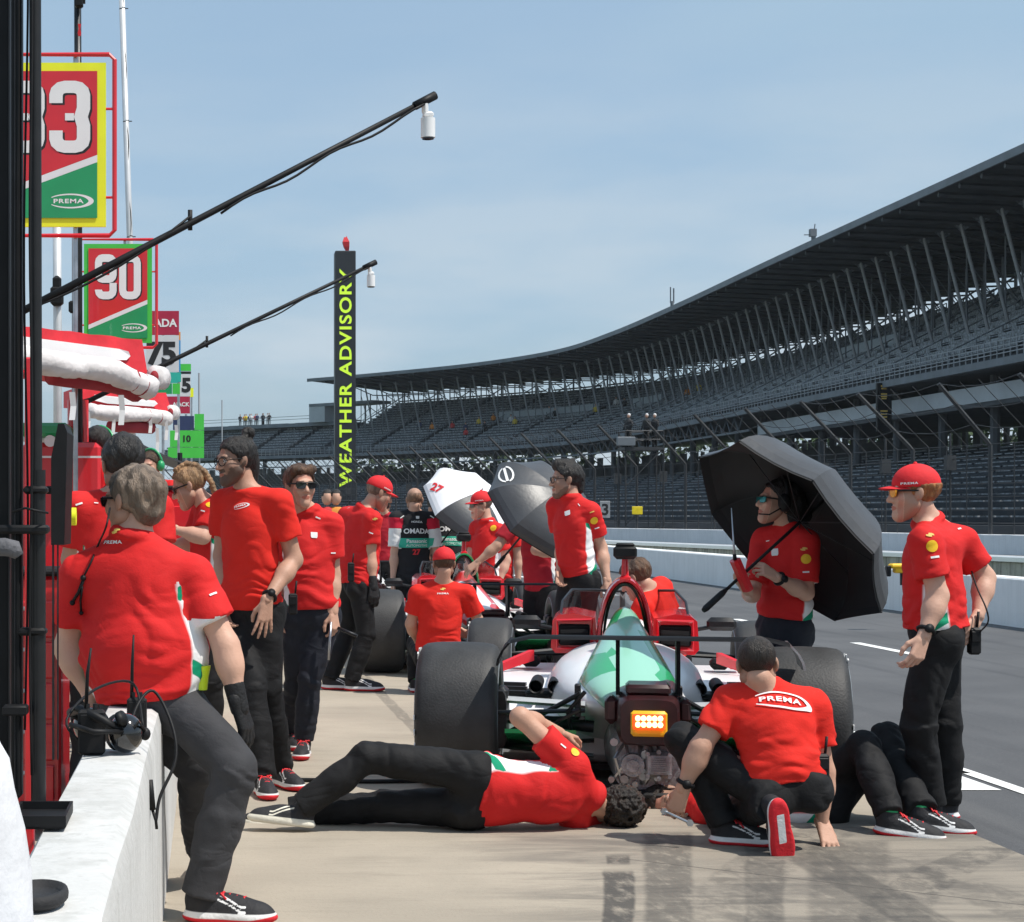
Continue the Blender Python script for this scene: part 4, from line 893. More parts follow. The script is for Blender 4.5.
def person(label, Y, head, neck, hip, cy=0, pyaw=None, arms=None, legs=None, build=1.0, bw=1.0, belly=1.0, top='polo', trou='black', skin='skin_light', hair=('short', 'dark'),
           cap=None, eye=None, beard=0, gloves=None, hem=-.02, group=None, shoes='run', hs=1.0, panel=True, sleeve=.66, q=1.0, watch=None, key=None, sock=True, folds=1.0, origin=None, neck_r=.054, fup=None, collar=True):
    """joints are (pixel x, pixel y, metres behind Y); arms/legs: dict of 'L','R'"""
    px = Y/FOC
    def J(j, Y0=Y):
        if isinstance(j, np.ndarray): return j
        return Wp(j[0], j[1], Y0+(j[2] if len(j) > 2 else 0))
    near = Y < 12
    h = max(.0075, .85*px)*q; hh = max(.0048, .75*px); hd = max(.0042, .75*px)
    N, Hp = J(neck), J(hip); U = nrm(N-Hp); TL = np.linalg.norm(N-Hp)/.50*1.0
    fc = yawv(cy) if np.isscalar(cy) else A3(*cy); pyaw = cy if pyaw is None else pyaw; fp = yawv(pyaw) if np.isscalar(pyaw) else A3(*pyaw)
    C = ortho(U, fc); R, _, F = C; Pf = ortho(U, fp); PR, _, PF = Pf; b = build
    SH = {'L': N-U*.055*b-R*.172*b*bw, 'R': N-U*.055*b+R*.172*b*bw}
    HJ = {'L': Hp-PR*.088*b-U*.03, 'R': Hp+PR*.088*b-U*.03}
    arms = arms or {}; legs = legs or {}; A = {}; Lg = {}
    for s in 'LR':
        a = arms.get(s); sg = -1 if s == 'L' else 1
        if a is None:
            e = SH[s]+(-U*.28+R*sg*.04)*b; w = e+(-U*.25+F*.05)*b; a = dict(el=e, wr=w)
        if 'sh' in a: SH[s] = J(a['sh'])
        e, w = J(a['el']), J(a['wr']); hv = a.get('hd'); hv = nrm(w-e) if hv is None else (nrm(J(hv)-w) if len(hv) == 3 and not isinstance(hv, np.ndarray) else nrm(hv))
        A[s] = dict(el=e, wr=w, hd=hv, back=a.get('back'), curl=a.get('curl', 28), thumb=a.get('thumb', .5), spread=a.get('spread', .12))
        l = legs.get(s)
        if l is None: k = HJ[s]+A3(0,0,-.42*b)+PF*.03; l = dict(kn=k, an=A3(k[0], k[1], .095), yaw=pyaw if np.isscalar(pyaw) else 0)
        an = l['an']
        if not isinstance(an, np.ndarray):
            if an[1] is None: yy = Y+(an[2] if len(an) > 2 else 0); an = A3((an[0]-VX)*yy/FOC, yy, .095)
            else: an = J(an)
        Lg[s] = dict(kn=J(l['kn']), an=an, yaw=l.get('yaw', 0), fwd=l.get('fwd'), up=l.get('up'))
    base = A3(Hp[0], Hp[1], 0) if origin is None else A3(*origin)
    t = empty('person', base, label, 'person', group)
    lo_fr = lambda: None
    # --- body: one continuous skin surface
    hc = J(head); hf = head_frame(head[3] if len(head) > 3 else 0, head[4] if len(head) > 4 else 0, head[5] if len(head) > 5 else 0, up=fup, fwd=None if not fup is not None else None)
    S_ = hs
    add = [EL(N-U*.20*TL, C, (.155*b*bw,.19*TL,.108*b)), EL(N-U*.36*TL, C, (.138*b*bw,.16*TL,.10*b*belly)), EL(Hp+U*.02, Pf, (.155*b,.12,.105*b)),
           RC(SH['L'], SH['R'], .060*b, .060*b, C, .85), RC(N-U*.03, to_world([(0,-.028,-.055)], hc, hf, S_)[0], neck_r*b, .050*S_)]
    for s in 'LR':
        add.append(RC(N+U*.015, SH[s], .042*b, .050*b)); a = A[s]
        add += [RC(SH[s], a['el'], .052*b, .041*b), RC(a['el'], a['el']+(a['wr']-a['el'])*.35, .041*b, .043*b), RC(a['el']+(a['wr']-a['el'])*.3, a['wr'], .043*b, .026*b)]
        l = Lg[s]; add += [RC(HJ[s], l['kn'], .080*b, .052*b), RC(l['kn'], l['an'], .052*b, .036*b)]
    V, Q = sdf_mesh(add, max(.0105, h*1.15), .03)
    Vs, Fs, Ms = [V], [Q], [np.zeros((len(V), 4))]; n0 = len(V)
    bk = beard; hv, hq, hm = cached(('head', round(hh*2000), bk, bw > 1.1), lambda: head_geo(hh/S_, bk, 1.06 if bw > 1.1 else 1.0))
    Vs.append(to_world(hv, hc, hf, S_)); Fs.append(hq+n0); Ms.append(hm); n0 += len(hv)
    gl = gloves or ''; gv, gf, gn = [], [], 0
    for s in 'LR':
        a = A[s]; sg = 1 if s == 'L' else -1     # seen with the back of the hand up and fingers ahead, a left thumb points to the right (+x)
        bkv = a['back']; hdv = a['hd']
        if bkv is None: bkv = (PR if s == 'R' else -PR)
        bkv = np.asarray(bkv, float); z = nrm(bkv-hdv*np.dot(bkv, hdv)); x = np.cross(hdv, z)
        for infl, tgt in ((0.0, 'b'),)+(((.0035, 'g'),) if s in gl else ()):
            hv, hq = cached(('hand', a['curl'], round(hd*2000), sg, a['spread'], a['thumb'], infl), lambda: hand_geo(a['curl'], hd, sg, a['spread'], a['thumb'], infl))
            P = to_world(hv, a['wr']+hdv*.012, (x, hdv, z), .98*b)
            if tgt == 'b': Vs.append(P); Fs.append(hq+n0); Ms.append(np.zeros((len(hv), 4))); n0 += len(hv)
            else:
                cv, cq = sdf_mesh([RC(a['wr']+nrm(a['el']-a['wr'])*.05, a['wr']+hdv*.03, .034*b, .031*b)], hd, .01)
                for v_, q_ in ((P, hq), (cv, cq)): gv.append(v_); gf.append(q_+gn); gn += len(v_)
    body = link_mesh('body', np.vstack(Vs), np.vstack(Fs), M_SKIN[skin], t, True, attr=np.vstack(Ms))
    if gv: gv = np.vstack(gv); link_mesh('gloves', gv, np.vstack(gf), M_GLOVE, t, True, attr=np.zeros((len(gv), 4)))
    # --- shirt
    torso = [EL(N-U*.20*TL, C, (.170*b*bw,.20*TL,.122*b)), EL(N-U*.37*TL, C, (.163*b*bw*(1+.42*(belly-1)),.20*TL,.124*b*belly)), EL(Hp+U*.01, Pf, (.176*b*(1+.45*(belly-1)),.17,.124*b*(.5+.5*belly))), RC(SH['L'], SH['R'], .070*b, .070*b, C, .88)]
    shirt = [(p, .05) for p in torso]+[(RC(N+U*.0, SH[s], .050*b, .060*b), .04) for s in 'LR']
    sl = {}
    for s in 'LR':
        e = SH[s]+(A[s]['el']-SH[s])*sleeve; sl[s] = RCUT(SH[s], e, .071*b, .076*b); shirt.append((sl[s], .022))
    if collar and top in ('polo', 'dpolo', 'team', 'polow'):
        nd = nrm(to_world([(0,-.028,-.055)], hc, hf, S_)[0]-N+U*.05); cf = ortho(nd, F); shirt.append((TORUS(N+nd*.026, cf, .058*b, .012*b), .012)); shirt.append((TORUS(N+nd*.012, cf, .064*b, .013*b), .012))
    else:
        nd = nrm(to_world([(0,-.028,-.055)], hc, hf, S_)[0]-N+U*.05); shirt.append((TORUS(N+nd*.006, ortho(nd, F), .062*b, .009*b), .012))
    hemc = Hp+U*hem
    def cut_hem(P): return -((P-hemc)@U)+.008*vnoise(P*11)
    o1 = vnoise(A3(3.3,1.7,.2)+base)*9
    def wr(P):
        Lc = (P-Hp)@U; w = vnoise(P*7+o1)*.8
        st = vnoise(np.stack([(P@R)*5+w, Lc*24+w*1.8+(P@F)*3, (P@F)*5], -1)); st2 = vnoise(P*15+o1+20)
        low = np.clip(1.15-Lc/(TL*.42), .30, 1.0)
        fl = vnoise(np.stack([(P@R)*9+Lc*7+w*1.5, Lc*6-(P@R)*5, (P@F)*6], -1)); return folds*(.0062*low*(1-2.6*np.abs(st))+.0040*(1-2.4*np.abs(fl))+.0018*st2)
    V, Q = sdf_mesh(shirt, h, .03, cuts=(cut_hem,), disp=wr)
    M = np.zeros((len(V), 4)); lat = (V-Hp)@R; fw = (V-Hp)@F; up = ((V-Hp)@U)/(.5*TL)
    ts = np.min([p[0](V) for p in torso], 0); ss = {s: sl[s][0](V) for s in 'LR'}; is_sl = (np.minimum(ss['L'], ss['R']) < ts+.012) & (up > .45)
    if top in ('polo', 'polow', 'dpolo') and panel:
        w = .030+.038*np.clip(.75-up, 0, 1)
        M[:,0] = np.clip(.5+(w-np.abs(fw+.020))*12, 0, 1)*(~is_sl)*(up < .70)*(np.abs(lat) > .06)
        gm = np.maximum(.045-np.abs(up-.68-1.2*fw), .05-np.abs(up-.06+1.2*fw)); M[:,1] = np.clip(.5+gm*16, 0, 1)*(M[:,0] > .5)
    if top == 'team':
        for s in 'LR':
            a0, a1 = SH[s], A[s]['el']; tt = ((V-a0)@(a1-a0))/max((a1-a0)@(a1-a0), 1e-6); on = is_sl & (ss[s] < .02)
            M[:,0] = np.maximum(M[:,0], np.where(on, np.clip(.5+(tt-.30)*9, 0, 1), 0)); M[:,1] = np.maximum(M[:,1], np.where(on & (tt < .30), np.clip(.5+(tt+.02)*9, 0, 1), 0))
    shm = {'tee': M_TEE, 'polo': M_POLO, 'polow': M_POLO, 'dpolo': M_DPOLO, 'team': M_TEAM, 'white': M_WHITECL}[top]
    so = link_mesh('shirt', V, Q, shm, t, True, attr=M); sV, sQ = V, Q
    # --- trousers
    tr = [(EL(Hp+U*.0, Pf, (.166*b,.13,.117*b)), .05), (EL(HJ['L']-PF*.035-U*.02, Pf, (.088*b,.10,.085*b)), .04), (EL(HJ['R']-PF*.035-U*.02, Pf, (.088*b,.10,.085*b)), .04)]
    cuts = [lambda P: np.where((np.linalg.norm(P-Hp-U*.05, axis=-1) < .30*b) & ((P-Hp)@PF < .085) & (np.abs((P-Hp)@PR) < .17), (P-(Hp+U*(.10)))@U, -1)]
    segs = []
    for s in 'LR':
        l = Lg[s]; d = nrm(l['an']-l['kn']); tr += [(RC(HJ[s], l['kn'], .097*b, .073*b), .03), (RC(l['kn'], l['kn']+(l['an']-l['kn'])*.5, .073*b, .069*b), .02), (RCUT(l['kn']+(l['an']-l['kn'])*.4, l['an']+d*.012, .071*b, .068*b), .02)]
        segs.append((HJ[s], l['kn'], l['an']))
    def wt(P):
        out = np.zeros(P.shape[:-1])+9; ft = np.zeros(P.shape[:-1])
        w = vnoise(P*6+o1)
        for a, k_, an in segs:
            for (p, q_, st) in ((a, k_, 0), (k_, an, 1)):
                d = q_-p; L = np.linalg.norm(d); t_ = np.clip(((P-p)@d)/(L*L), 0, 1); dist = np.linalg.norm(P-p-t_[...,None]*d, axis=-1); m = dist < out
                kn = np.exp(-((t_-(1-st))/.22)**2)+(np.exp(-((t_-1)/.20)**2) if st else np.exp(-((t_)/.25)**2)); ph = t_*L*(20 if st else 13)
                val = (1-2*np.abs(vnoise(np.stack([ph+w*1.5, (P[...,0]+P[...,1])*6+w, P[...,2]*2+st*5], -1))))*(.0022+.0055*np.clip(kn, 0, 1)); ft = np.where(m, val, ft); out = np.minimum(out, dist)
        fl = vnoise(np.stack([(P[...,0]+P[...,1])*11+w, P[...,2]*3.2+w*1.5, P[...,1]*7], -1)); return folds*(ft+.0042*(1-2.4*np.abs(fl))+.003*vnoise(P*9+o1))
    V, Q = sdf_mesh(tr, h, .03, cuts=cuts, disp=wt)
    tm = {'black': M_TROU, 'grey': M_TROUG, 'navy': M_TROUN, 'white': M_WHITECL}[trou]
    to = link_mesh('trousers', V, Q, tm, t, True, attr=np.zeros((len(V), 4)))
    # --- hair, cap, eyewear
    if hair: 
        V, Q, M = cached(('hair', hair[0], round(hh*2000), bool(cap)), lambda: hair_geo(hair[0], hh*1.15/S_, bool(cap))); link_mesh('hair', to_world(V, hc, hf, S_), Q, M_HAIR[hair[1]], t, True, attr=M)
    if cap:
        V, Fq = cached(('cap', round(hh*2000)), lambda: cap_geo(hh*1.2/S_)); co = link_mesh('cap', to_world(V, hc, hf, S_), Fq, M_CAP, t, True)
        mb = MB(); g = text_geo('PREMA', .03, 1.15, 0, 1.5)
        for sx in (-1, 1):
            for v, f in ((g[0], g[1]),): mb.add([to_world([(sx*(.0865*math.sqrt(max(1-((q[0]*.010*sx+.035+.012)/.104)**2, 0)))*.985+sx*.002, q[0]*.010*sx+.035, .044+q[1]*.010)], hc, hf, S_)[0] for q in v], f)
        mb.build('cap_lettering', M_PRINTW, co, False)
    if eye:
        mb = MB(); kind = eye
        if kind in ('sun', 'mirror', 'teal'):
            mb.mat(0); 
            for sx in (-1, 1):
                poly = [(-.030,.012),(.0,.015),(.026,.013),(.030,0),(.024,-.018),(.0,-.021),(-.022,-.016),(-.030,0)]
                for f, (y0, zz) in enumerate(((.104, 0),)):
                    a = [to_world([(sx*.033+p[0], y0-.35*abs(sx*.033+p[0])**1.35*1.2, .006+p[1])], hc, hf, S_)[0] for p in poly]; c_ = [q+hf[1]*-.006 for q in a]
                    mb.loft([a, c_])
            mb.mat(1)
            for sx in (-1, 1): mb.tube([to_world([p], hc, hf, S_)[0] for p in ((sx*.062,.083,.014),(sx*.076,.05,.014),(sx*.080,-.005,.010))], .0045*S_, 5)
            mb.tube([to_world([p], hc, hf, S_)[0] for p in ((-.062,.085,.018),(-.03,.102,.021),(.03,.102,.021),(.062,.085,.018))], .0035*S_, 5)
            mb.build('sunglasses', [{'sun': M_GLASS, 'mirror': M_ORANGE, 'teal': M_TEAL}[kind], M_BLACK], t, False)
        else:
            for sx in (-1, 1):
                ring = [to_world([(sx*.032+.024*cos(2*pi*i/16), .106-.25*abs(sx*.032+.024*cos(2*pi*i/16)), .004+.021*sin(2*pi*i/16))], hc, hf, S_)[0] for i in range(16)]
                mb.tube(ring, .0026*S_, 5, True); mb.tube([to_world([p], hc, hf, S_)[0] for p in ((sx*.056,.090,.010),(sx*.074,.05,.012),(sx*.080,-.005,.010))], .0026*S_, 5)
            mb.tube([to_world([p], hc, hf, S_)[0] for p in ((-.009,.103,.008),(.009,.103,.008))], .0025*S_, 5); mb.build('glasses', M_BLACK, t, True)
    if eye not in ('sun', 'mirror', 'teal') and Y < 20:
        for sx in (-1, 1):
            mb = MB().mat(0).sphere(to_world([(sx*.031,.077,.006)], hc, hf, S_)[0], .0125*S_, 12, 8).mat(1).sphere(to_world([(sx*.031,.0835,.006)], hc, hf, S_)[0], .0070*S_, 10, 6); mb.build('eye', [M_EYEW, M_EYEI], t, True)
    # --- shoes
    for s in 'LR':
        l = Lg[s]; f = yawv(l['yaw']) if l['fwd'] is None else nrm(l['fwd']); u = A3(0,0,1) if l['up'] is None else nrm(l['up']); rr = nrm(np.cross(f, u)); u = np.cross(rr, f); fr = (rr, f, u)
        V, Q, M = cached(('shoe', round(h*1000)), lambda: shoe_geo(max(.006, .8*px))); o = l['an']-f*.048-u*.093
        sh = link_mesh('shoe', to_world(V, o, fr, 1.04*b), Q, M_SHOE if shoes == 'run' else M_SHOEW, t, True, attr=M)
        if near and shoes == 'run': V, Fq = laces_geo(); link_mesh('laces', to_world(V, o, fr, 1.04*b), Fq, M_PRINTR, sh, True)
    if watch:
        a = A[watch]; d = nrm(a['wr']-a['el']); c_ = a['wr']-d*.028; x, y, z = frame_from(d); mb = MB(); mb.tube([c_+(x*cos(q_)+y*sin(q_))*.0325*b for q_ in np.linspace(0, 2*pi, 17)[:-1]], .0095, 6, True)
        o = nrm(A3(0,-1,.2)-d*np.dot(A3(0,-1,.2), d)); mb.cyl(c_+o*.027, c_+o*.043, .019, n=12); mb.build('watch', M_BLACK, t, True)
    bvh = BVHTree.FromPolygons([Vector(v) for v in sV], [tuple(int(i) for i in q_) for q_ in sQ])
    P = dict(obj=t, shirt=so, bvh=bvh, N=N, Hp=Hp, U=U, R=R, F=F, A=A, SH=SH, hc=hc, hf=hf, Lg=Lg, body=body, S=S_, trousers=to)
    if key: PEOPLE[key] = P
    return P
def decal(P, geo, px, py, h, mat, name='print', rot=0, fine=.02, lift=.0035, target=None, parent=None):
    """lay lettering on a shirt where the sight line through (px, py) meets it, following the cloth"""
    bvh = P['bvh'] if target is None else target; o = Vector((0, 0, EYE)); d = (Vector(Wp(px, py, 10))-o).normalized()
    hit, n, _, _ = bvh.ray_cast(o, d)
    if hit is None: return None
    nn = Vector((0,0,0))
    for dx in (-.02, 0, .02):
        for dz in (-.02, 0, .02):
            q = bvh.ray_cast(o, (hit+Vector((dx, 0, dz))-o).normalized())
            if q[0] is not None and (q[0]-hit).length < .1: nn += q[1]
    n = (nn if nn.length > 0 else n).normalized()
    if n.dot(d) > 0: n = -n
    r = Vector((cos(RAD(rot)), 0, sin(RAD(rot)))); r = (r-n*r.dot(n)).normalized(); u = n.cross(r)
    bm = bmesh.new(); vs = [bm.verts.new((v[0]*h, v[1]*h, 0)) for v in geo[0]]
    for f in geo[1]:
        try: bm.faces.new([vs[i] for i in f])
        except ValueError: pass
    bmesh.ops.triangulate(bm, faces=bm.faces[:])
    for _ in range(3):
        es = [e for e in bm.edges if e.calc_length() > fine]
        if not es: break
        bmesh.ops.subdivide_edges(bm, edges=es, cuts=1)
        bmesh.ops.triangulate(bm, faces=bm.faces[:])
    V = []
    for v in bm.verts:
        p = hit+r*v.co.x+u*v.co.y; q = bvh.ray_cast(p+n*.06, -n, .16); V.append(tuple(q[0]+n*lift) if q[0] is not None else tuple(p+n*lift))
    bm.verts.index_update(); F = [tuple(v.index for v in f.verts) for f in bm.faces]; bm.free()
    return link_mesh(name, V, F, mat, parent or P['shirt'], False)
# ================================================================== THE RACING CARS
def livery(name, base, alts, scale=2.2, rough=.28):
    m = bpy.data.materials.new(name); m.use_nodes = True; nt = m.node_tree; b = nt.nodes['Principled BSDF']; b.inputs['Roughness'].default_value = rough; b.inputs['Coat Weight'].default_value = .6; b.inputs['Coat Roughness'].default_value = .08
    tc = nt.nodes.new('ShaderNodeTexCoord'); P = mapped(nt, tc.outputs['Object'], (1.25, .62, .8), (.3,.2,.1), RAD(25)); c = base
    for i, (col, thr) in enumerate(alts):
        v = nt.nodes.new('ShaderNodeTexVoronoi'); v.inputs['Scale'].default_value = scale*(1+.25*i); q = mapped(nt, P, (1,1,1), (i*3.1,i*1.7,0)); nt.links.new(q, v.inputs['Vector'])
        s = nt.nodes.new('ShaderNodeSeparateColor'); nt.links.new(v.outputs['Color'], s.inputs[0]); c = mixc(nt, sstep(nt, s.outputs[0], thr-.01, thr+.01), c, col)
    nt.links.new(c, b.inputs['Base Color']); return m
M_LIVG = livery('green_livery', (.015,.36,.12), [((.30,.62,.47),.42), ((.015,.36,.12),.72)], 3.2)
M_LIVR = livery('red_livery', (.70,.02,.02), [((.75,.74,.74),.70)], 3.4)
M_CARW = pm('white_bodywork', (.80,.80,.81), .35, 0, .04, 3, coat=.25)
M_CARR = pm('red_bodywork', (.62,.012,.022), .22, 0, .07, 4, coat=.7)
M_CARG = pm('green_bodywork', (.012,.32,.11), .22, 0, .07, 4, coat=.7)
M_REDLIT = pm('red_lit_carbon', (.030,.005,.006), .42, 0, .4, 14, coat=.2)  # dark carbon with the tail lamp's red glow put into its colour
M_SHELLY = pm('yellow_lamp_frame', (.85,.48,.01), .4, 0, .05)
def glass_mat():
    m = bpy.data.materials.new('screen_glass'); m.use_nodes = True; nt = m.node_tree; nt.nodes.clear(); o = nt.nodes.new('ShaderNodeOutputMaterial'); mx = nt.nodes.new('ShaderNodeMixShader'); t = nt.nodes.new('ShaderNodeBsdfTransparent'); g = nt.nodes.new('ShaderNodeBsdfGlossy')
    t.inputs[0].default_value = (.72,.74,.76,1); g.inputs['Roughness'].default_value = .05; fr = nt.nodes.new('ShaderNodeFresnel'); fr.inputs[0].default_value = 1.5
    nt.links.new(math_node(nt, 'ADD', math_node(nt, 'MULTIPLY', fr.outputs[0], .8), .10, clamp=True), mx.inputs[0]); nt.links.new(t.outputs[0], mx.inputs[1]); nt.links.new(g.outputs[0], mx.inputs[2]); nt.links.new(mx.outputs[0], o.inputs[0]); return m
M_SCREEN = glass_mat()
M_ALLOYP = pm('pale_alloy', (.50,.51,.52), .35, .2, .1, 10)
CS = 1.04
def sup(cx, cz, hw, hh, y, n=20, e=2.6, zb=None):
    r = []
    for i in range(n):
        t = 2*pi*i/n; c, s = cos(t), sin(t); r.append((cx+hw*math.copysign(abs(c)**(2/e), c), y, cz+hh*math.copysign(abs(s)**(2/e), s)))
    return r
def race_car(label, O, yaw, M_HOOP, M_COVER, M_SIDE, group, light=True):
    t = empty('race_car', (0,0,0), label, 'race car', group)
    def B(mb, name, mat, parent=t, smooth='auto'):
        mb.v = [(x*CS, y*CS, z*CS) for x, y, z in mb.v]; return mb.build(name, mat, parent, smooth)
    def wheel(cx, y, r, w, side):
        mb = MB(); n = 40                                            # rim and hub
        for x0, x1, r0, r1 in ((cx-w*.40, cx-w*.36, r*.56, r*.60), (cx+w*.36, cx+w*.40, r*.60, r*.56), (cx-w*.36, cx+w*.36, r*.57, r*.57)): mb.cyl((x0,y,r), (x1,y,r), r0, r1, 32)
        for k in range(10):
            a = 2*pi*k/10; mb.box((cx+side*w*.405, y+cos(a)*r*.30, r+sin(a)*r*.30), (.02,.035,.19), R=[[1,0,0],[0,sin(a),cos(a)],[0,-cos(a),sin(a)]])
        mb.cyl((cx+side*w*.38,y,r), (cx+side*w*.52,y,r), .05, .04, 12); wh = B(mb, 'wheel', M_DARKMET)
        prof = [(-.42,.60),(-.485,.66),(-.50,.76),(-.49,.86),(-.455,.935),(-.40,.972),(-.30,.988),(-.15,.996),(0,1),(.15,.996),(.30,.988),(.40,.972),(.455,.935),(.49,.86),(.50,.76),(.485,.66),(.42,.60),(.2,.58),(-.2,.58)]
        mb = MB(); n = 56; rings = [[(cx+px_*w, y+cos(2*pi*i/n)*r*pr, r+sin(2*pi*i/n)*r*pr) for px_, pr in prof] for i in range(n)]; rings.append(rings[0]); mb.loft(rings, cap=False); ty = B(mb, 'tyre', M_RUBBER, wh)
        mb = MB()
        for sx in (-1, 1):                                           # raised ring and letter-like ribs on the sidewall
            mb.tube([(cx+sx*w*.495, y+cos(a)*r*.80, r+sin(a)*r*.80) for a in np.linspace(0, 2*pi, 41)[:-1]], .004, 4, True)
        B(mb, 'sidewall_band', M_BENCH, wh)
        if side < 0 or True:
            mb = MB()
            for k in range(26):
                a = k*.24; 
                if k % 13 > 8: continue
                mb.box((cx+side*w*.497, y+cos(a)*r*.87, r+sin(a)*r*.87), (.006,.022,.030), R=[[1,0,0],[0,-sin(a),cos(a)],[0,cos(a),sin(a)]])
            B(mb, 'sidewall_marks', M_PRINTW, wh)
    for s in (-1, 1):
        wheel(s*.805, 0, .352, .395, s); wheel(s*.83, 3.0, .33, .28, s)
    TDX = .085
    def BT(mb, *q, **k): mb.v = [(x+TDX, y, z) for x, y, z in mb.v]; return B(mb, *q, **k)
    # rear wing and its pylons
    mb = MB(); ch = [(-.02,0),(.0,.012),(.07,.016),(.17,.010),(.24,0),(.12,-.004)]
    rings = []
    for x in np.linspace(-.62, .62, 15): d = .0 if abs(x) < .56 else (abs(x)-.56)*.35; rings.append([(x, -.50+a, .755+b-d) for a, b in ch])
    mb.loft(rings); BT(mb, 'rear_wing', M_WINGK)
    for s in (-1, 1):
        mb = MB(); P = [(s*.62,.735),(s*.65,.70),(s*.67,.66),(s*.675,.63)]
        mb.loft([[(x,-.52,z),(x+.012*s,-.52,z),(x+.012*s,-.24,z+.01),(x,-.24,z+.01)] for x, z in P]); BT(mb, 'wing_end_plate', M_WINGK if s < 0 else M_STEEL)
        MB_ = MB().loft([[(s*.135+dx, y0, z) for dx, y0 in ((-.009,-.46),(.009,-.46),(.009,-.30),(-.009,-.30))] for z in (.50,.75)]); BT(MB_, 'wing_pylon', M_WINGK)
    # crash structure, rain light, gearbox
    mb = MB(); mb.loft([sup(0,.395,.125,.10,-.62,20,5), sup(0,.395,.138,.112,-.58,20,5), sup(0,.40,.15,.12,-.2,20,5), sup(0,.40,.16,.13,.1,20,5)]); mb.rbox((0,-.42,.53), (.20,.24,.05), b=.015); mb.rbox((-.165,-.40,.43), (.06,.16,.13), b=.025).rbox((.165,-.40,.43), (.05,.16,.11), b=.02)
    cs = BT(mb, 'crash_structure', M_REDLIT)
    mb = MB().rbox((0,-.635,.39), (.160,.035,.115), b=.012); mb.box((-.055,-.654,.347), (.012,.006,.012)).box((.055,-.654,.347), (.012,.006,.012)); rl = BT(mb, 'rain_light', M_SHELLY, cs)
    mb = MB().rbox((0,-.655,.402), (.134,.012,.066), b=.004); BT(mb, 'lamp_lens', M_LAMPRED, rl) if False else None
    lm = MB().rbox((0,-.655,.402), (.134,.012,.066), b=.004); lm.v = [((x+TDX)*CS,y*CS,z*CS) for x,y,z in lm.v]; lens = lm.build('lamp_lens', M_LAMPRED, rl if False else cs, 'auto')
    mb = MB()
    for i in range(5):
        for j in range(2): mb.sphere(((i-2)*.0245, -.661, .402+(j-.5)*.028), (.0118,.006,.0128), 10, 6)
    BT(mb, 'lamp_diodes', M_LED, lens if False else cs, True)
    gb = BT(MB().loft([sup(0,.19,.15,.12,-.50,16,4), sup(0,.19,.17,.14,-.1,16,4), sup(0,.22,.2,.17,.35,16,4)]), 'gearbox', M_CAST)
    mb = MB().rbox((.045,-.53,.195), (.115,.06,.115), b=.015)
    for k in range(7): mb.box((.045,-.563,.165+k*.010), (.065,.012,.005))
    for dx, dz in ((-.05,.05),(.05,.05),(-.05,-.05),(.05,-.05),(0,.06),(.0,-.06)): mb.cyl((.045+dx,-.57,.195+dz), (.045+dx,-.55,.195+dz), .011, n=8)
    mb.cyl((-.07,-.56,.19), (-.07,-.49,.19), .052, n=20).cyl((-.07,-.575,.19), (-.07,-.55,.19), .028, n=14); BT(mb, 'gearbox_cover', M_CAST, gb)
    mb = MB(); rg = np.random.default_rng(8)
    for k in range(14):
        x, z = rg.uniform(-.17,.17), rg.uniform(.08,.30); mb.cyl((x,-.53,z), (x,-.49,z), rg.uniform(.010,.022), n=8)
    for k in range(8):
        x0 = rg.uniform(-.2,.2); mb.tube([(x0,-.48,.30),(x0+rg.uniform(-.06,.06),-.55,.22),(x0+rg.uniform(-.08,.08),-.50,.10)], .008, 5)
    BT(mb, 'pipework', M_STEEL, gb)
    mb = MB().rbox((0,-.40,.055), (.50,.35,.03), b=.01).rbox((.02,-.52,.07), (.16,.02,.015), b=.004); BT(mb, 'skid_plate', M_PRINTGD if False else M_CARBON)
    # engine cover, haunches, deck, floor
    B(MB().loft([sup(0,z0-.13-hh,hw,.13+hh,y,28,2.0) for y, z0, hw, hh in ((-.34,.45,.07,-.09),(-.28,.49,.11,-.075),(-.05,.54,.18,-.055),(.2,.61,.235,-.01),(.5,.69,.225,.09),(.8,.765,.180,.14),(1.02,.815,.135,.18),(1.12,.83,.122,.18),(1.35,.82,.115,.18))]), 'engine_cover', M_COVER)
    B(MB().loft([sup(0,(zt+zb)/2,hw,(zt-zb)/2,y,28,2.3) for y, hw, zt, zb in ((-.22,.10,.44,.40),(-.15,.16,.47,.36),(0,.23,.50,.33),(.15,.28,.53,.28),(.45,.37,.59,.15),(.8,.415,.63,.08),(1.15,.42,.645,.06),(1.5,.41,.63,.06),(1.8,.37,.60,.06))]), 'haunches', M_CARW)
    B(MB().loft([sup(0,.20,.94,zt-.20,y,36,9) for y, zt in ((.36,.28),(.40,.32),(.7,.395),(1.2,.44),(2.0,.45),(2.25,.42),(2.35,.33))]), 'side_pods', M_CARW)
    for s in (-1, 1):
        mb = MB()
        for k in range(4 if s > 0 else 3): mb.box((s*.62,.66+k*.12,.397+k*.011), (.24-.02*k,.045,.02), rz=s*.16)
        B(mb, 'louvres', M_BLACK)
    for s in (-1, 1):
        mb = MB()
        for d in (0, .095): mb.loft([[(s*(.36+d)+cos(a)*r, y, .447+sin(a)*r) for a in np.linspace(0,2*pi,17)[:-1]] for y, r in ((.80,.034),(.46,.036),(.455,.034),(.46,.029),(.62,.027))])
        mb.tube([(s*.24,.7,.47),(s*.22,.50,.46)], .028, 10); mb.rbox((s*.41,.60,.405), (.20,.20,.03), b=.012)
        B(mb, 'exhaust', M_BLACK)
    mb = MB().loft([[(-.92,y,.05),(.92,y,.05),(.92,y,.075),(-.92,y,.075)] for y in (.3,2.4,3.0)]); B(mb, 'floor', M_CARBON)
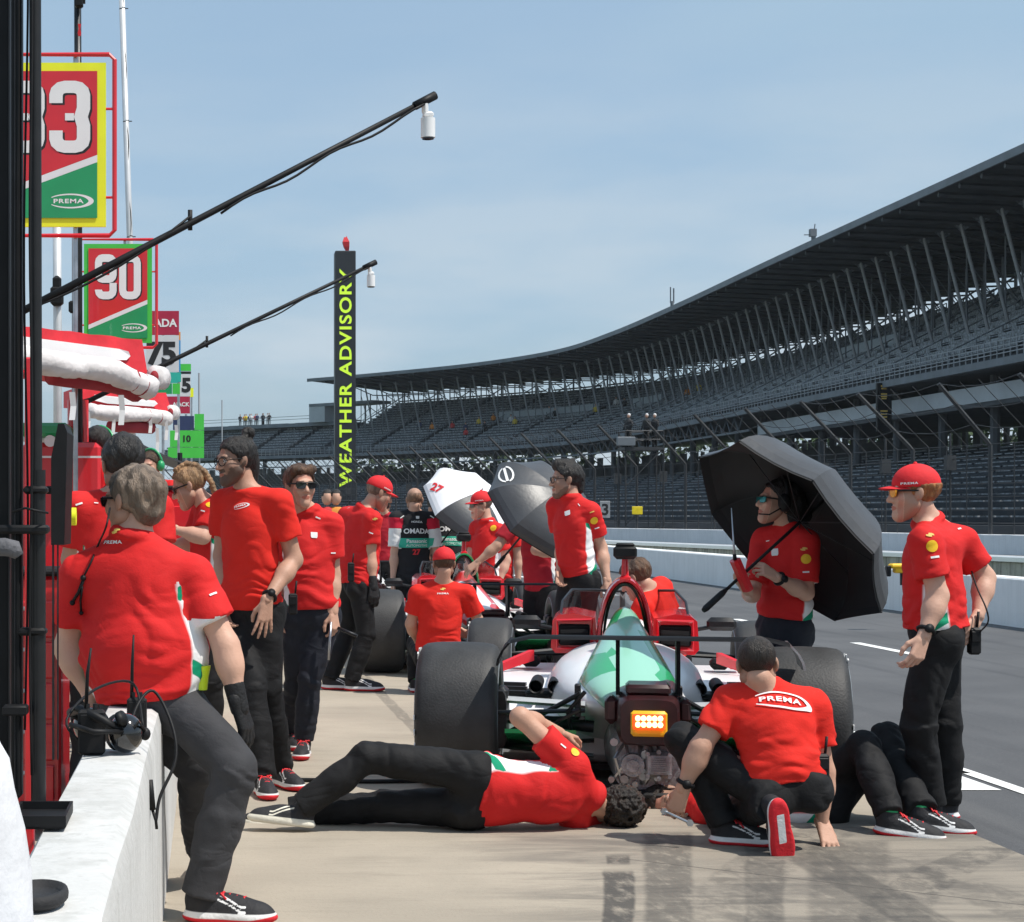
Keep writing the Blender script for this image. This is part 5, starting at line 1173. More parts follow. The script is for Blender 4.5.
    for s in (-1, 1): B(MB().loft([[(s*.24,y,z),(s*.57,y,z),(s*.57,y,z+.02),(s*.24,y,z+.02)] for y, z in ((-.35,.30),(.0,.22),(.4,.12))]), 'diffuser', M_CARG)
    # rear suspension
    for s in (-1, 1):
        def beam(mb, a, b, ch=.09, th=.022):
            a, b = np.array(a), np.array(b); mb.loft([[p+A3(0,-ch/2,0), p+A3(0,-ch*.2,th/2), p+A3(0,ch/2,0), p+A3(0,-ch*.2,-th/2)] for p in (a, b)])
        mb = MB(); beam(mb, (s*.20,-.10,.418), (s*.62,.0,.428), .13, .034); B(mb, 'upper_wishbone', M_ALLOYP)
        mb = MB(); beam(mb, (s*.16,-.30,.20), (s*.62,-.02,.20)); beam(mb, (s*.16,.3,.20), (s*.62,.02,.20)); beam(mb, (s*.2,-.12,.35), (s*.62,-.04,.33), .07, .03); B(mb, 'lower_wishbone', M_DARKMET)
        mb = MB().cyl((s*.22,-.20,.48), (s*.60,-.05,.25), .012, n=8).cyl((s*.16,0,.30), (s*.62,0,.34), .030, n=10).cyl((s*.20,-.22,.40), (s*.62,-.2,.38), .011, n=8); mb.rbox((s*.235,-.15,.44), (.03,.06,.16), b=.006).rbox((s*.60,-.0,.34), (.06,.14,.30), b=.02)
        mb.tube([(s*.2,-.35,.5),(s*.28,-.3,.40),(s*.26,-.28,.30),(s*.3,-.2,.2)], .010, 6).tube([(s*.22,-.38,.42),(s*.35,-.3,.34),(s*.5,-.2,.33)], .009, 6); B(mb, 'push_rod', M_DARKMET)
        B(MB().loft([sup(s*.60,.34,.03,.14,y,14,3) for y in (-.16,.12)]), 'brake_duct', M_CARBON)
    # roll hoop
    mb = MB(); rings = []; rin = []
    for t_ in np.linspace(0, 1, 25):
        a = pi*t_; x = -.142*math.copysign(abs(cos(a))**.95, cos(a)); z = .54+.435*abs(sin(a))**.88; nx, nz = (-cos(a), sin(a)); nn = nrm((nx*1.6, 0, nz)); wd = .015
        y0 = 1.16-.10*sin(a); rings.append([(x+nn[0]*o, y0+dy, z+nn[2]*o) for o, dy in ((-wd,.03),(-wd*.4,.0),(wd*.5,.0),(wd,.04),(wd,.26),(wd*.3,.32),(-wd*.5,.32),(-wd,.28))])
        rin.append([(x-nn[0]*.017, y0+.015, z-nn[2]*.017), (x-nn[0]*.019, y0+.30, z-nn[2]*.019), (x-nn[0]*.028, y0+.30, z-nn[2]*.028), (x-nn[0]*.032, y0+.03, z-nn[2]*.032)])
    hp = B(mb.loft(rings), 'roll_hoop', M_HOOP); B(MB().loft(rin), 'hoop_lining', M_CARBON, hp)
    B(MB().cyl((0,1.12,.97), (0,1.12,1.09), .022, .018, 10).rbox((0,1.12,.985), (.06,.10,.03), b=.01), 'camera_stalk', M_CARR, hp); B(MB().rbox((0,1.12,1.125), (.125,.13,.075), b=.018).rbox((0,1.12,1.165), (.10,.11,.02), b=.008), 'camera_pod', M_BLACK, hp)
    # cockpit sides with their dark rear openings
    for s in (-1, 1):
        po = [(s*.14,.55),(s*.38,.55),(s*.405,.58),(s*.395,.735),(s*.36,.765),(s*.28,.775),(s*.16,.75)]
        if s < 0: po = po[::-1]
        mb = MB(); mb.prism(po, (0,2.15,0), (1,0,0), (0,0,1), .72); sd = B(mb, 'cockpit_side', M_SIDE)
        mb = MB().rbox((s*.275,1.428,.655), (.17,.02,.12), b=.02); mb.cyl((s*.20,1.41,.63),(s*.35,1.41,.62),.022,n=8).cyl((s*.20,1.41,.67),(s*.35,1.41,.665),.018,n=8); B(mb, 'opening', M_WINGK, sd); mb = MB().tube([(s*.18,1.42,.58),(s*.37,1.42,.58),(s*.37,1.42,.735),(s*.18,1.42,.74)], .012, 6, True); B(mb, 'opening_rim', M_SIDE, sd)
        mb = MB(); rg2 = np.random.default_rng(4 if s < 0 else 9)
        mb.mat(0).rbox((s*.52,1.6,.49), (.10,.14,.06), b=.02).mat(1).rbox((s*.60,1.6,.49), (.07,.14,.05), b=.015); B(mb, 'duct_fittings', [M_WINGK, M_SIDE], sd)
        B(MB().rbox((s*.57,2.2,.68), (.17,.06,.08), b=.025).cyl((s*.40,2.2,.64), (s*.55,2.2,.67), .012, n=8), 'mirror', M_CARBON, sd)
        B(MB().loft([[(s*x, y, z) for x, y, z in q] for q in (((.50,1.5,.50),(.53,1.5,.50),(.53,1.5,.56),(.50,1.5,.56)), ((.72,1.35,.43),(.75,1.35,.43),(.75,1.35,.47),(.72,1.35,.47)))]), 'side_fin', M_SIDE)
    B(MB().rbox((0,1.66,.665), (.30,.32,.12), b=.05), 'headrest', M_SHELLY if False else M_CARW)
    B(MB().loft([sup(0,.34,hw,hh,y,24,3) for y, hw, hh in ((1.3,.40,.25),(2.2,.34,.26),(2.8,.24,.22),(3.4,.17,.16),(4.1,.10,.09),(4.3,.06,.05))]), 'tub_and_nose', M_CARW)
    fr = [(-.36,1.5,.70),(-.345,1.75,.83),(-.30,2.1,.88),(-.15,2.35,.87),(0,2.42,.86),(.15,2.35,.87),(.30,2.1,.88),(.345,1.75,.83),(.36,1.5,.70)]
    sf = B(MB().tube(fr, .008, 8).tube([(0,2.42,.86),(0,2.75,.60)], .016, 8), 'screen_frame', M_DARKMET); lo = [(x*1.0, y+.08, .60) for x, y, z in fr]
    B(MB().loft([[(x,y,z), (a,b_,c)] for (x,y,z), (a,b_,c) in zip(fr, lo)], cap=False, closed=False), 'screen', M_SCREEN, sf, True)
    mb = MB().loft([[(x,3.75+abs(x)*-.12,.11),(x,4.2-abs(x)*.3,.10),(x,4.2-abs(x)*.3,.12),(x,3.75-abs(x)*.12,.135)] for x in np.linspace(-.95,.95,9)]); B(mb, 'front_wing', M_CARW)
    for s in (-1, 1): B(MB().box((s*.95,3.8,.18), (.02,.5,.22)), 'front_end_plate', M_CARR)
    for s in (-1, 1):
        mb = MB()
        for z in (.22,.42): mb.cyl((s*.18,2.75,z+.04), (s*.75,3.0,z), .014, n=6).cyl((s*.18,3.3,z+.04), (s*.75,3.0,z), .014, n=6)
        B(mb, 'front_wishbone', M_CARBON)
    t.location = (O[0], O[1], 0); t.rotation_euler = (0, 0, -RAD(yaw)); WL[t] = A3(O[0], O[1], 0); return t
CAR1 = race_car('near racing car with red roll hoop, green engine cover and white haunches, tail lamp lit', (2.10, 9.30), 12.0, M_CARR, M_LIVG, M_CARR, 'racing cars queued in the pit lane')
CAR2 = race_car('second racing car ahead with green roll hoop and red engine cover, tail lamp lit', (2.33, 16.2), 2.5, M_CARG, M_LIVR, M_CARR, 'racing cars queued in the pit lane')
CAR3 = race_car('farthest racing car with white roll hoop and red cover at the head of the queue', (1.95, 24.0), 0, M_CARW, M_LIVR, M_CARR, 'racing cars queued in the pit lane')
# ================================================================== THE CREW
GR = 'crew members in red team shirts'
# seated man on the wall, back to the camera
P1 = person('grey haired person in red polo sitting on the white wall, gloved hand on knee', 6.50,
    (133,501,.02,-128,4,0), (131,539,0), (148,688,.02), cy=154, pyaw=140, build=1.06, bw=1.18, belly=1.42, top='polo', trou='grey', skin='skin_fair', hair=('grey','grey'), eye='sun', gloves='R', hem=-.03, hs=1.02,
    arms=dict(R=dict(sh=(192,576,-.04), el=(226,646,-.10), wr=(237,700,-.12), hd=(250,742,-.10), back=(.75,-.5,.5), curl=22),
              L=dict(sh=(81,577,.06), el=(67,648,.12), wr=(90,695,.10), curl=30)),
    legs=dict(R=dict(kn=(236,768,-.22), an=A3(-.03,6.28,.095), yaw=82), L=dict(kn=(196,765,.10), an=A3(-.025,6.95,.12), yaw=178)), key='seated')
decal(P1, BOWTIE, 116, 531, .018, M_PRINTGD, 'emblem'); decal(P1, text_geo('PREMA', .03, 1.15, 0, 1.5), 113, 542, .012, M_PRINTW, 'lettering')
decal(P1, BAR, 213, 594, .03, M_PRINTW, 'badge', rot=30)
# man with the bun
P2 = person('person with dark hair bun, glasses and beard in plain red tee shirt looking left', 9.3,
    (236,461,0,-62,6,0), (247,492,.02), (252,602,.05), cy=-48, pyaw=-40, top='tee', trou='black', skin='skin_tan', hair=('bun','black'), eye='clear', beard=1, hem=-.035, bw=1.0, sleeve=.62,
    arms=dict(L=dict(sh=(279,504,-.06), el=(294,560,-.02), wr=(267,600,-.20), hd=(262,640,-.22), back=(.3,-.9,.1), curl=8, spread=.5),
              R=dict(el=(222,556,.18), wr=(226,600,.05))),
    legs=dict(L=dict(kn=(268,690,-.02), an=(280,None,.12), yaw=25), R=dict(kn=(252,690,-.12), an=(262,None,-.16), yaw=10)), watch='L', key='bun')
decal(P2, SWOOSH, 241, 506, .030, M_PRINTW, 'crest'); decal(P2, text_geo('PREMA', .03, 1.15, 0, 1.5), 240, 506, .010, M_PRINTW, 'lettering')
# young man in sunglasses
P3 = person('young person in red polo and dark sunglasses walking towards us holding a metal rod', 10.6,
    (300,486,-.05,20,2,0), (309,513,0), (312,612,0), cy=18, pyaw=5, top='polo', trou='navy', skin='skin_light', hair=('swept','brown'), eye='sun', hem=.02, build=.97,
    arms=dict(L=dict(sh=(331,525,0), el=(333,575,.02), wr=(333,612,-.06), hd=(335,632,-.09), back=(.6,-.7,.1), curl=55), R=dict(sh=(284,527,.05), el=(277,575,.12), wr=(280,610,.05))),
    legs=dict(L=dict(kn=(309,680,-.04), an=(304,None,-.02), yaw=-8), R=dict(kn=(296,685,.10), an=(290,None,.38), yaw=10)), key='young')
decal(P3, STAMP, 314, 535, .032, M_PRINTW, 'badge'); decal(P3, BAR, 318, 518, .03, M_PRINTW, 'badge', rot=-24); decal(P3, BAR, 333, 553, .03, M_PRINTW, 'badge'); decal(P3, BAR, 297, 526, .014, M_PRINTW, 'badge')
# braided woman leaning left
P4 = person('person with blond braid and sunglasses in red polo bending over the pit cart', 10.6,
    (189,486,0,-92,24,0), (207,505,.02), (212,600,.1), cy=-80, pyaw=-75, top='polo', trou='black', skin='skin_fair', hair=('braid','blond'), eye='sun', build=.92, hs=.98,
    arms=dict(L=dict(sh=(211,516,-.10), el=(203,537,-.16), wr=(176,530,-.12), hd=(166,533,-.1), curl=35), R=dict(el=(190,545,.15), wr=(170,545,.1))),
    legs=dict(L=dict(kn=(212,680,-.05), an=(212,None,0), yaw=-80), R=dict(kn=(205,680,.1), an=(203,None,.2), yaw=-80)), key='braid')
decal(P4, DISC, 210.5, 504, .055, M_PRINTY, 'badge'); decal(P4, BAR, 203, 511, .03, M_PRINTW, 'badge', rot=-25); decal(P4, BAR, 214, 497, .03, M_PRINTW, 'badge', rot=-10)
# black haired man behind the seated man
P5 = person('person with thick black hair in red polo behind the grey haired seated person, facing away', 7.7,
    (123,466,0,-165,14,0), (118,497,.02), (110,625,.1), cy=-160, top='polo', skin='skin_tan', hair=('short','black'), hs=1.06,
    arms=dict(L=dict(el=(72,560,.05), wr=(78,590,.2)), R=dict(el=(160,560,.05), wr=(158,600,.2))), key='blackhair')
decal(P5, BAR, 79, 504, .03, M_PRINTW, 'badge', rot=20); decal(P5, BAR, 96, 503, .018, M_PRINTW, 'badge')
# two far figures in the pit
P6 = person('dark haired person with green ear defenders leaning away beside the red pit cart', 11.5,
    (98,447,0,170,20,0), (92,467,0), (92,560,0), cy=165, top='polo', skin='skin_tan', hair=('short','black'), build=.95, arms=dict(L=dict(el=(72,493,-.1), wr=(62,520,-.1)), R=dict(el=(112,500,.1), wr=(112,530,.1))), key='cart1')
decal(P6, DISC, 79, 476, .04, M_PRINTY, 'badge')
P7 = person('person with green ear defenders in red polo far behind the black haired one', 14.5,
    (151,466,0,-30,10,0), (153,483,0), (155,560,0), cy=-30, top='polo', skin='skin_fair', hair=('buzz','brown'), build=.95, key='cart2')
for P, nm in ((P6, 'a'), (P7, 'b')):
    hc, hf = P['hc'], P['hf']; mb = MB()
    for sx in (-1, 1): mb.sphere(to_world([(sx*.088,-.004,.0)], hc, hf)[0], (.032,.038,.045), 10, 8)
    mb.tube([to_world([(.098*cos(a), -.01, .02+.115*sin(a))], hc, hf)[0] for a in np.linspace(0, pi, 12)], .010, 6); mb.build('ear_defenders', M_GREEN, P['obj'], True)
# man in a red cap by the second car's wheel
P8 = person('heavy person in red cap facing right by the rear wheel of the second car', 14.6,
    (379,493,0,100,22,0), (364,510,.02), (356,582,.0), cy=128, pyaw=110, build=1.05, bw=1.05, belly=1.15, top='polo', skin='skin_light', hair=('buzz','grey'), cap=1, gloves='R', hem=-.02, hs=1.05, panel=False,
    arms=dict(R=dict(sh=(372,520,-.14), el=(370,556,-.12), wr=(373,584,-.16), hd=(374,602,-.18), back=(.3,-1,0), curl=30), L=dict(el=(340,552,.1), wr=(345,580,.1))),
    legs=dict(R=dict(kn=(366,635,-.10), an=(352,None,-.1), yaw=82), L=dict(kn=(348,632,.1), an=(329,None,.02), yaw=78)), key='capback')
decal(P8, BOWTIE, 375, 519, .02, M_PRINTGD, 'emblem'); decal(P8, BAR, 371, 533, .035, M_PRINTW, 'badge', rot=-20); decal(P8, BAR, 349, 508, .02, M_PRINTW, 'badge', rot=10)
# black-shirted pair beyond the second car
P9 = person('balding person in black sponsor shirt seen from behind beyond the second car', 20.4,
    (414.5,500,0,175,6,0), (414,513,0), (413,578,0), cy=180, build=1.12, top='team', skin='skin_fair', hair=('bald','fringe'), hs=1.14, sleeve=.85, hem=-.05, folds=.8, panel=False,
    arms=dict(L=dict(el=(395,552,0), wr=(393,578,-.05)), R=dict(el=(436,552,0), wr=(438,578,-.05))), legs=dict(L=dict(kn=(404,625,0), an=(404,None,0), yaw=180), R=dict(kn=(422,625,0), an=(423,None,0), yaw=180)), key='bald')
def omada(P, x, y, s=1.0):
    decal(P, text_geo('OMADA', .03), x, y, .058*s, M_PRINTW, 'lettering', fine=.04, lift=.008); decal(P, poly_geo([(-1.9,-.5),(1.7,-.5),(1.9,.5),(-1.6,.5)]), x, y+12*s, .105*s, M_PRINTG, 'banner', fine=.05, lift=.006)
    decal(P, text_geo('Panasonic', .02), x, y+10*s, .042*s, M_PRINTW, 'lettering', fine=.05, lift=.011); decal(P, text_geo('AUTOMOTIVE'), x, y+14.5*s, .026*s, M_PRINTW, 'lettering', fine=.05, lift=.011)
omada(P9, 417, 531); decal(P9, text_geo('HONDA', .02), 417, 522, .024, M_PRINTW, 'lettering', lift=.008); decal(P9, STAMP, 417.5, 517.5, .03, M_PRINTW, 'badge', lift=.008); decal(P9, text_geo('27', .04), 416.5, 552, .065, M_PRINTR, 'lettering', lift=.008)
for x, r in ((402, 35), (432, -35)): decal(P9, BAR, x, 517, .05, M_PRINTW, 'badge', rot=r, lift=.008)
P10 = person('dark haired person in black sponsor shirt with headset under the white umbrella', 20.8,
    (437,505,0,60,18,0), (447,518,0), (449,582,0), cy=190, build=1.1, top='team', skin='skin_light', hair=('short','black'), hs=1.1, sleeve=.85, panel=False, key='team2')
omada(P10, 452, 529)
P22 = person('person in crimson team shirt with black sleeves left of the balding one', 25.0,
    (384,506,0,170,5,0), (386,515.5,0), (386,560,0), cy=175, top='dpolo', skin='skin_light', hair=('short','dark'), build=.98, panel=False, key='crim')
# the group round the second car's cockpit
P11 = person('older person in red cap and sunglasses in red polo facing left before the umbrellas', 18.6,
    (481,505,0,-80,6,0), (487,522,0), (488,585,0), cy=-65, build=1.1, top='polo', skin='skin_fair', hair=('buzz','grey'), cap=1, eye='sun', hs=1.12, arms=dict(L=dict(sh=(499,532,-.1), el=(506,560,-.1), wr=(498,584,-.15)), R=dict(el=(470,560,.1), wr=(468,580,-.1))), key='cap3')
decal(P11, DISC, 493.5, 528, .065, M_PRINTY, 'badge', lift=.007); decal(P11, BAR, 491, 521, .04, M_PRINTW, 'badge', lift=.007)
P12 = person('person in red cap and sunglasses half hidden behind the older capped one', 20.2,
    (494,508,0,-25,0,0), (497,525,0), (499,590,0), cy=-20, build=1.05, top='polo', skin='skin_light', hair=('buzz','dark'), cap=1, eye='sun', hs=1.1, key='cap4')
P13 = person('person in dark red shirt stooping with head hidden behind the black umbrella', 17.0,
    (548,514,.1,-60,35,0), (536,524,.0), (541,586,0), cy=-50, pyaw=-60, build=1.05, top='dpolo', skin='skin_light', hair=('short','dark'), hem=-.04,
    arms=dict(R=dict(sh=(512,527,-.05), el=(497,546,-.1), wr=(478,562,-.1), hd=(468,570,-.1), curl=25, back=(0,-.6,.8)), L=dict(sh=(545,531,-.12), el=(536,550,-.25), wr=(560,556,-.2), hd=(570,558,-.2), curl=50)),
    legs=dict(L=dict(kn=(545,645,0), an=(546,None,0), yaw=-60), R=dict(kn=(530,645,0), an=(530,None,0), yaw=-60)), key='stoop')
P14 = person('tall person with dark quiff, glasses and beard in red polo walking left', 13.6,
    (566,480,0,-88,3,0), (571,499,0), (577,578,.02), cy=-62, pyaw=-65, build=1.05, bw=.96, top='polo', skin='skin_light', hair=('quiff','black'), eye='clear', beard=.5, hem=.02, hs=1.08,
    arms=dict(L=dict(sh=(590,512,-.08), el=(601,548,0), wr=(607,580,-.1), hd=(611,598,-.12), curl=25), R=dict(el=(562,545,.15), wr=(560,570,.0))),
    legs=dict(L=dict(kn=(585,640,.05), an=(590,None,.1), yaw=-70), R=dict(kn=(565,640,-.05), an=(560,None,-.1), yaw=-70)), key='tall')
decal(P14, DISC, 594, 520.5, .058, M_PRINTY, 'badge'); decal(P14, STAMP, 567.5, 513, .036, M_PRINTW, 'badge'); decal(P14, BAR, 592, 512, .035, M_PRINTGD, 'badge', rot=20); decal(P14, BAR, 597, 528, .035, M_PRINTW, 'badge', rot=20); decal(P14, BAR, 579, 505, .025, M_PRINTW, 'badge', rot=-55)
# crouching with his back to us at the second car's tail
P15 = person('person in red cap and tee shirt crouching behind the second car, back to us', 14.2,
    (444,564,.0,178,4,0), (442,584,.0), (438,655,.02), cy=176, build=1.0, bw=1.03, top='tee', skin='skin_light', hair=('buzz','brown'), cap=1, hs=1.02, hem=-.03,
    arms=dict(L=dict(sh=(418,594,0), el=(411,624,.05), wr=(418,642,.2)), R=dict(sh=(466,594,0), el=(480,624,.05), wr=(468,634,.25), hd=(458,634,.3))),
    legs=dict(L=dict(kn=(416,645,.35), an=A3(1.60,14.4,.09), yaw=178), R=dict(kn=(462,645,.35), an=A3(1.92,14.4,.09), yaw=178)), key='crouch')
decal(P15, BOWTIE, 443, 589, .02, M_PRINTGD, 'emblem'); decal(P15, text_geo('PREMA', .03, 1.15, 0, 1.5), 443, 593.5, .013, M_PRINTW, 'lettering')
# crouching beyond the near car's hoop
P16 = person('brown haired person in red tee shirt crouching beyond the near car', 11.6,
    (636,578,0,-120,30,0), (650,590,0), (668,655,.1), cy=-125, top='tee', skin='skin_light', hair=('short','brown'), build=.95,
    arms=dict(L=dict(el=(636,625,-.05), wr=(620,632,.0)), R=dict(el=(672,620,.2), wr=(650,640,.2))),
    legs=dict(L=dict(kn=(630,660,.1), an=A3(2.66,11.8,.09), yaw=-110), R=dict(kn=(650,655,.4), an=A3(2.8,12.1,.09), yaw=-110)), key='crouch2')
# woman with the black umbrella
P17 = person('dark haired person with ear defenders and teal glasses holding the large black umbrella', 9.9,
    (777,502,0,-84,-6,0), (789,527,.02), (784,622,.05), cy=-58, pyaw=-60, build=.93, top='polo', trou='navy', skin='skin_fair', hair=('long','black'), eye='teal', hem=.03, hs=.97, sleeve=.8,
    arms=dict(L=dict(sh=(807,543,-.10), el=(806,593,-.12), wr=(776,577,-.26), hd=(758,566,-.30), back=(.2,-.8,.4), curl=62), R=dict(sh=(764,540,.10), el=(752,595,.0), wr=(748,592,-.20), hd=(738,574,-.28), curl=55, back=(-.5,-.6,0))),
    legs=dict(L=dict(kn=(788,715,0), an=(790,None,0), yaw=-60), R=dict(kn=(778,715,.1), an=(776,None,.15), yaw=-60)), watch='L', key='umb')
decal(P17, DISC, 806, 559, .052, M_PRINTY, 'badge'); decal(P17, BOWTIE, 804, 549, .018, M_PRINTGD, 'emblem'); decal(P17, BAR, 806, 572, .034, M_PRINTW, 'badge', rot=3); decal(P17, STAMP, 775, 552, .036, M_PRINTW, 'badge'); decal(P17, BAR, 768, 541, .02, M_PRINTW, 'badge')
hc, hf = P17['hc'], P17['hf']; mb = MB()
for sx in (-1, 1): mb.sphere(to_world([(sx*.090,-.004,-.004)], hc, hf)[0], (.034,.040,.050), 14, 10)
mb.tube([to_world([(.100*cos(a), -.012, .015+.118*sin(a))], hc, hf)[0] for a in np.linspace(0, pi, 14)], .011, 6)
mb.tube([to_world([p], hc, hf)[0] for p in ((-.10,.01,-.03),(-.085,.07,-.075),(-.03,.105,-.075))], .004, 5); mb.build('ear_defenders', M_BLACK, P17['obj'], True)
# man on the right in cap and mirrored glasses
P18 = person('person in red cap and orange mirrored glasses standing at the asphalt edge', 8.2,
    (914,493,0,-97,3,0), (929,523,.02), (936,630,.03), cy=-118, pyaw=-112, build=1.02, bw=1.0, belly=1.05, top='polo', skin='skin_fair', hair=('short','ginger'), cap=1, eye='mirror', hem=.015, hs=1.0,
    arms=dict(L=dict(sh=(925,543,-.13), el=(938,596,-.16), wr=(924,636,-.22), hd=(915,660,-.24), back=(.3,-.8,-.1), curl=42), R=dict(sh=(961,543,.10), el=(985,578,.12), wr=(978,616,.02), hd=(968,632,-.02), back=(.6,-.5,.2), curl=25)),
    legs=dict(L=dict(kn=(918,722,-.03), an=(930,None,.04), yaw=-72), R=dict(kn=(944,722,.08), an=(946,None,.16), yaw=-85)), watch='L', key='right')
decal(P18, BOWTIE, 930, 535, .018, M_PRINTGD, 'emblem'); decal(P18, DISC, 932, 546, .052, M_PRINTY, 'badge'); decal(P18, BAR, 935, 557, .038, M_PRINTW, 'badge', rot=8); decal(P18, BAR, 959, 529, .03, M_PRINTW, 'badge', rot=35)
# lying on his side with an arm in the car
P19 = person('person lying on the concrete with one bare arm raised into the near car', 8.1,
    (614,806,.14,172,0,0), (590,794,.04), (478,790,.0), cy=(0,.96,.28), pyaw=(0,.97,.25), build=.98, bw=.86, top='polo', trou='black', skin='skin_light', hair=('mop','dark'), shoes='cream', hem=-.01, fup=(1,0,0.05), sleeve=.6,
    arms=dict(L=dict(sh=(573,766,.0), el=(520,717,.02), wr=(560,733,.30), hd=(585,740,.45), curl=40), R=dict(sh=(575,818,.12), el=(598,822,.32), wr=(628,820,.50), curl=40)),
    legs=dict(L=dict(kn=(368,757,-.02), an=(303,806,-.02), fwd=(-1,.1,.10), up=(.1,.15,1)), R=dict(kn=(380,806,.14), an=(292,812,.20), fwd=(-1,.25,.1), up=(.1,.1,1))), origin=(1.15, 8.1, 0), key='lying')
decal(P19, BAR, 563, 746, .03, M_PRINTW, 'badge', rot=-35); decal(P19, DISC, 575, 752, .04, M_PRINTY, 'badge')
# kneeling man, back to us
P20 = person('kneeling person in red tee shirt with large white crest on back, at the near car', 7.75,
    (757,665,-.02,170,12,4), (765,687,-.02), (786,782,-.10), cy=(-.10,.80,.35), pyaw=(-.15,.95,.2), build=1.0, bw=1.02, top='tee', skin='skin_light', hair=('buzz','dark'), hem=-.01, sleeve=.62,
    arms=dict(L=dict(sh=(731,702,0), el=(700,748,-.04), wr=(683,789,-.02), hd=(674,815,.02), back=(-.6,-.7,0), curl=40), R=dict(sh=(812,706,0), el=(824,772,.02), wr=(822,822,.02), hd=A3(.05,-.2,-.3), back=(.1,-.4,.8), curl=6, spread=.4)),
    legs=dict(L=dict(kn=(682,740,.10), an=(724,822,.02), yaw=72), R=dict(kn=(722,815,.42), an=(770,806,-.22), fwd=(.16,.22,-.95), up=(-.15,.95,.20))), watch='L', origin=(2.4,7.75,0), key='kneel')
decal(P20, CREST, 784, 700, .084, M_PRINTW, 'crest', rot=-8, fine=.03, lift=.006)
# lying on his back under the car, knees up
P21 = person('person lying under the near car with knees drawn up and red laced shoes', 8.35,
    (668,803,.40,0,0,0), (690,800,.12), (812,806,.10), cy=(.05,-.25,.95), pyaw=(.05,-.2,.97), build=.98, top='polo', trou='black', skin='skin_light', hair=('short','dark'), fup=(-1,0.1,.05),
    arms=dict(L=dict(el=(742,818,.05), wr=(785,820,.05), curl=40), R=dict(el=(745,800,.45), wr=(785,805,.45), curl=40)),
    legs=dict(L=dict(kn=(864,745,-.10), an=(890,814,-.36), fwd=(.93,-.28,-.10), up=(0,0,1)), R=dict(kn=(886,738,.08), an=(920,809,-.26), fwd=(.95,-.25,-.08), up=(0,0,1))), origin=(2.6,8.35,0), key='under')
# --- spectators and marshals far off: small figures
def small_person(label, p, col, hat=None, group=None, s=1.0, yaw=0, sit=False, name='person'):
    p = np.asarray(p, float); t = empty(name, p, label, 'person', group); hz = .95*s if sit else 1.42*s; lz = .42*s if sit else .82*s; f = yawv(yaw)
    mb = MB(); c, r = cos(RAD(yaw)), sin(RAD(yaw)); e = lambda x, z, y=0: p+A3(x*c, x*r, 0)*s+A3(0,0,z)+f*y*s
    mb.mat(0).loft([[e(.22*w*cos(a), z, .13*d*sin(a)) for a in np.linspace(0, 2*pi, 9)[:-1]] for z, w, d in ((lz-.02,.8,1),(lz+.2*s,.78,.95),(hz-.15*s,1,1),(hz-.03*s,.75,.8),(hz+.02*s,.3,.45))])
    for sx in (-1, 1): mb.tube([e(sx*.2, hz-.08*s), e(sx*.27, hz-.32*s), e(sx*.24, hz-.52*s, .12)], [.055*s,.045*s,.035*s], 6)
    mb.mat(1)
    for sx in (-1, 1): mb.tube([e(sx*.09, lz), e(sx*.10, lz*.52, .3 if sit else .02), e(sx*.10, 0, .3 if sit else 0)], [.09*s,.07*s,.05*s], 6)
    mb.mat(2).sphere(e(0, hz+.16*s), (.085*s,.10*s,.12*s), 8, 6).mat(3).sphere(e(0, hz+.20*s, -.02), (.092*s,.108*s,.10*s), 8, 6)
    mb.build('body', [col, M_TROU, M_SKIN['skin_light'], hat or M_HAIR['dark']], t, True); return t
SP_COL = [pm('spectator_'+n, c, .85, 0, .1) for n, c in (('red',(.5,.03,.03)),('orange',(.6,.22,.03)),('navy',(.03,.04,.10)),('white',(.6,.6,.6)),('yellow',(.6,.45,.04)),('black',(.02,.02,.022)),('teal',(.03,.2,.25)))]
SP_NM = ['red','orange','navy','white','yellow','black','teal']
rng = np.random.default_rng(5)
LK = [(205,5),(208,1),(211,4),(213,2),(216,3),(219,0),(222,2),(226,2),(228,5),(231,3),(234,5)]
for i, (pxx, ci) in enumerate(LK):
    s = s_at_px(pxx); q = v3(s, 7.4+.3*(i % 2), 14.25); small_person('spectator standing along the rail of the flat far lookout roof', q, SP_COL[ci], group='spectators on the lookout roof', s=1.02)
for pxx, k, ci in ((420,6,0),(437,5,2),(441,7,4),(450,8,1),(455,5,5),(446,3,0),(470,7,3),(478,6,4),(392,8,5),(400,6,1),(384,7,2),(495,9,5),(505,8,5),(536,9,4),(541,8,4),(548,10,3),(560,9,5),(612,9,1),(615,10,4)):
    s = s_at_px(pxx); q = v3(s, U0+k*RU+.25, Z0+k*RZ); small_person('spectator sitting in the upper tier of the curved grandstand', q, SP_COL[ci], group='spectators in the upper tier', yaw=-40, sit=True, s=1.15)
c = Wp(641, 449, 93)+A3(0,0,.08)
for dx, lab, ci in ((-.62, 'marshal at the left end of the camera tower platform in a pale cap', 5), (.28, 'marshal in dark clothes near the middle of the camera tower platform', 5), (.68, 'marshal at the right end of the camera tower platform', 5)):
    small_person(lab, c+A3(dx,0,0), SP_COL[ci], SP_COL[3], s=1.0, yaw=-60)
for pxx, ci, lab in ((327, 0, 'distant crew member in red and white shirt left of the heavy capped person'), (336, 1, 'distant crew member in orange bib beside the red capped person')):
    q = Wp(pxx, 515, 30); q[2] = 0; small_person(lab, q, SP_COL[ci], s=1.05)
for pxx, ci, y, lab in ():
    q = Wp(pxx, 490, y); small_person(lab, q-A3(0,0,.4), SP_COL[ci], s=1.0, sit=True)
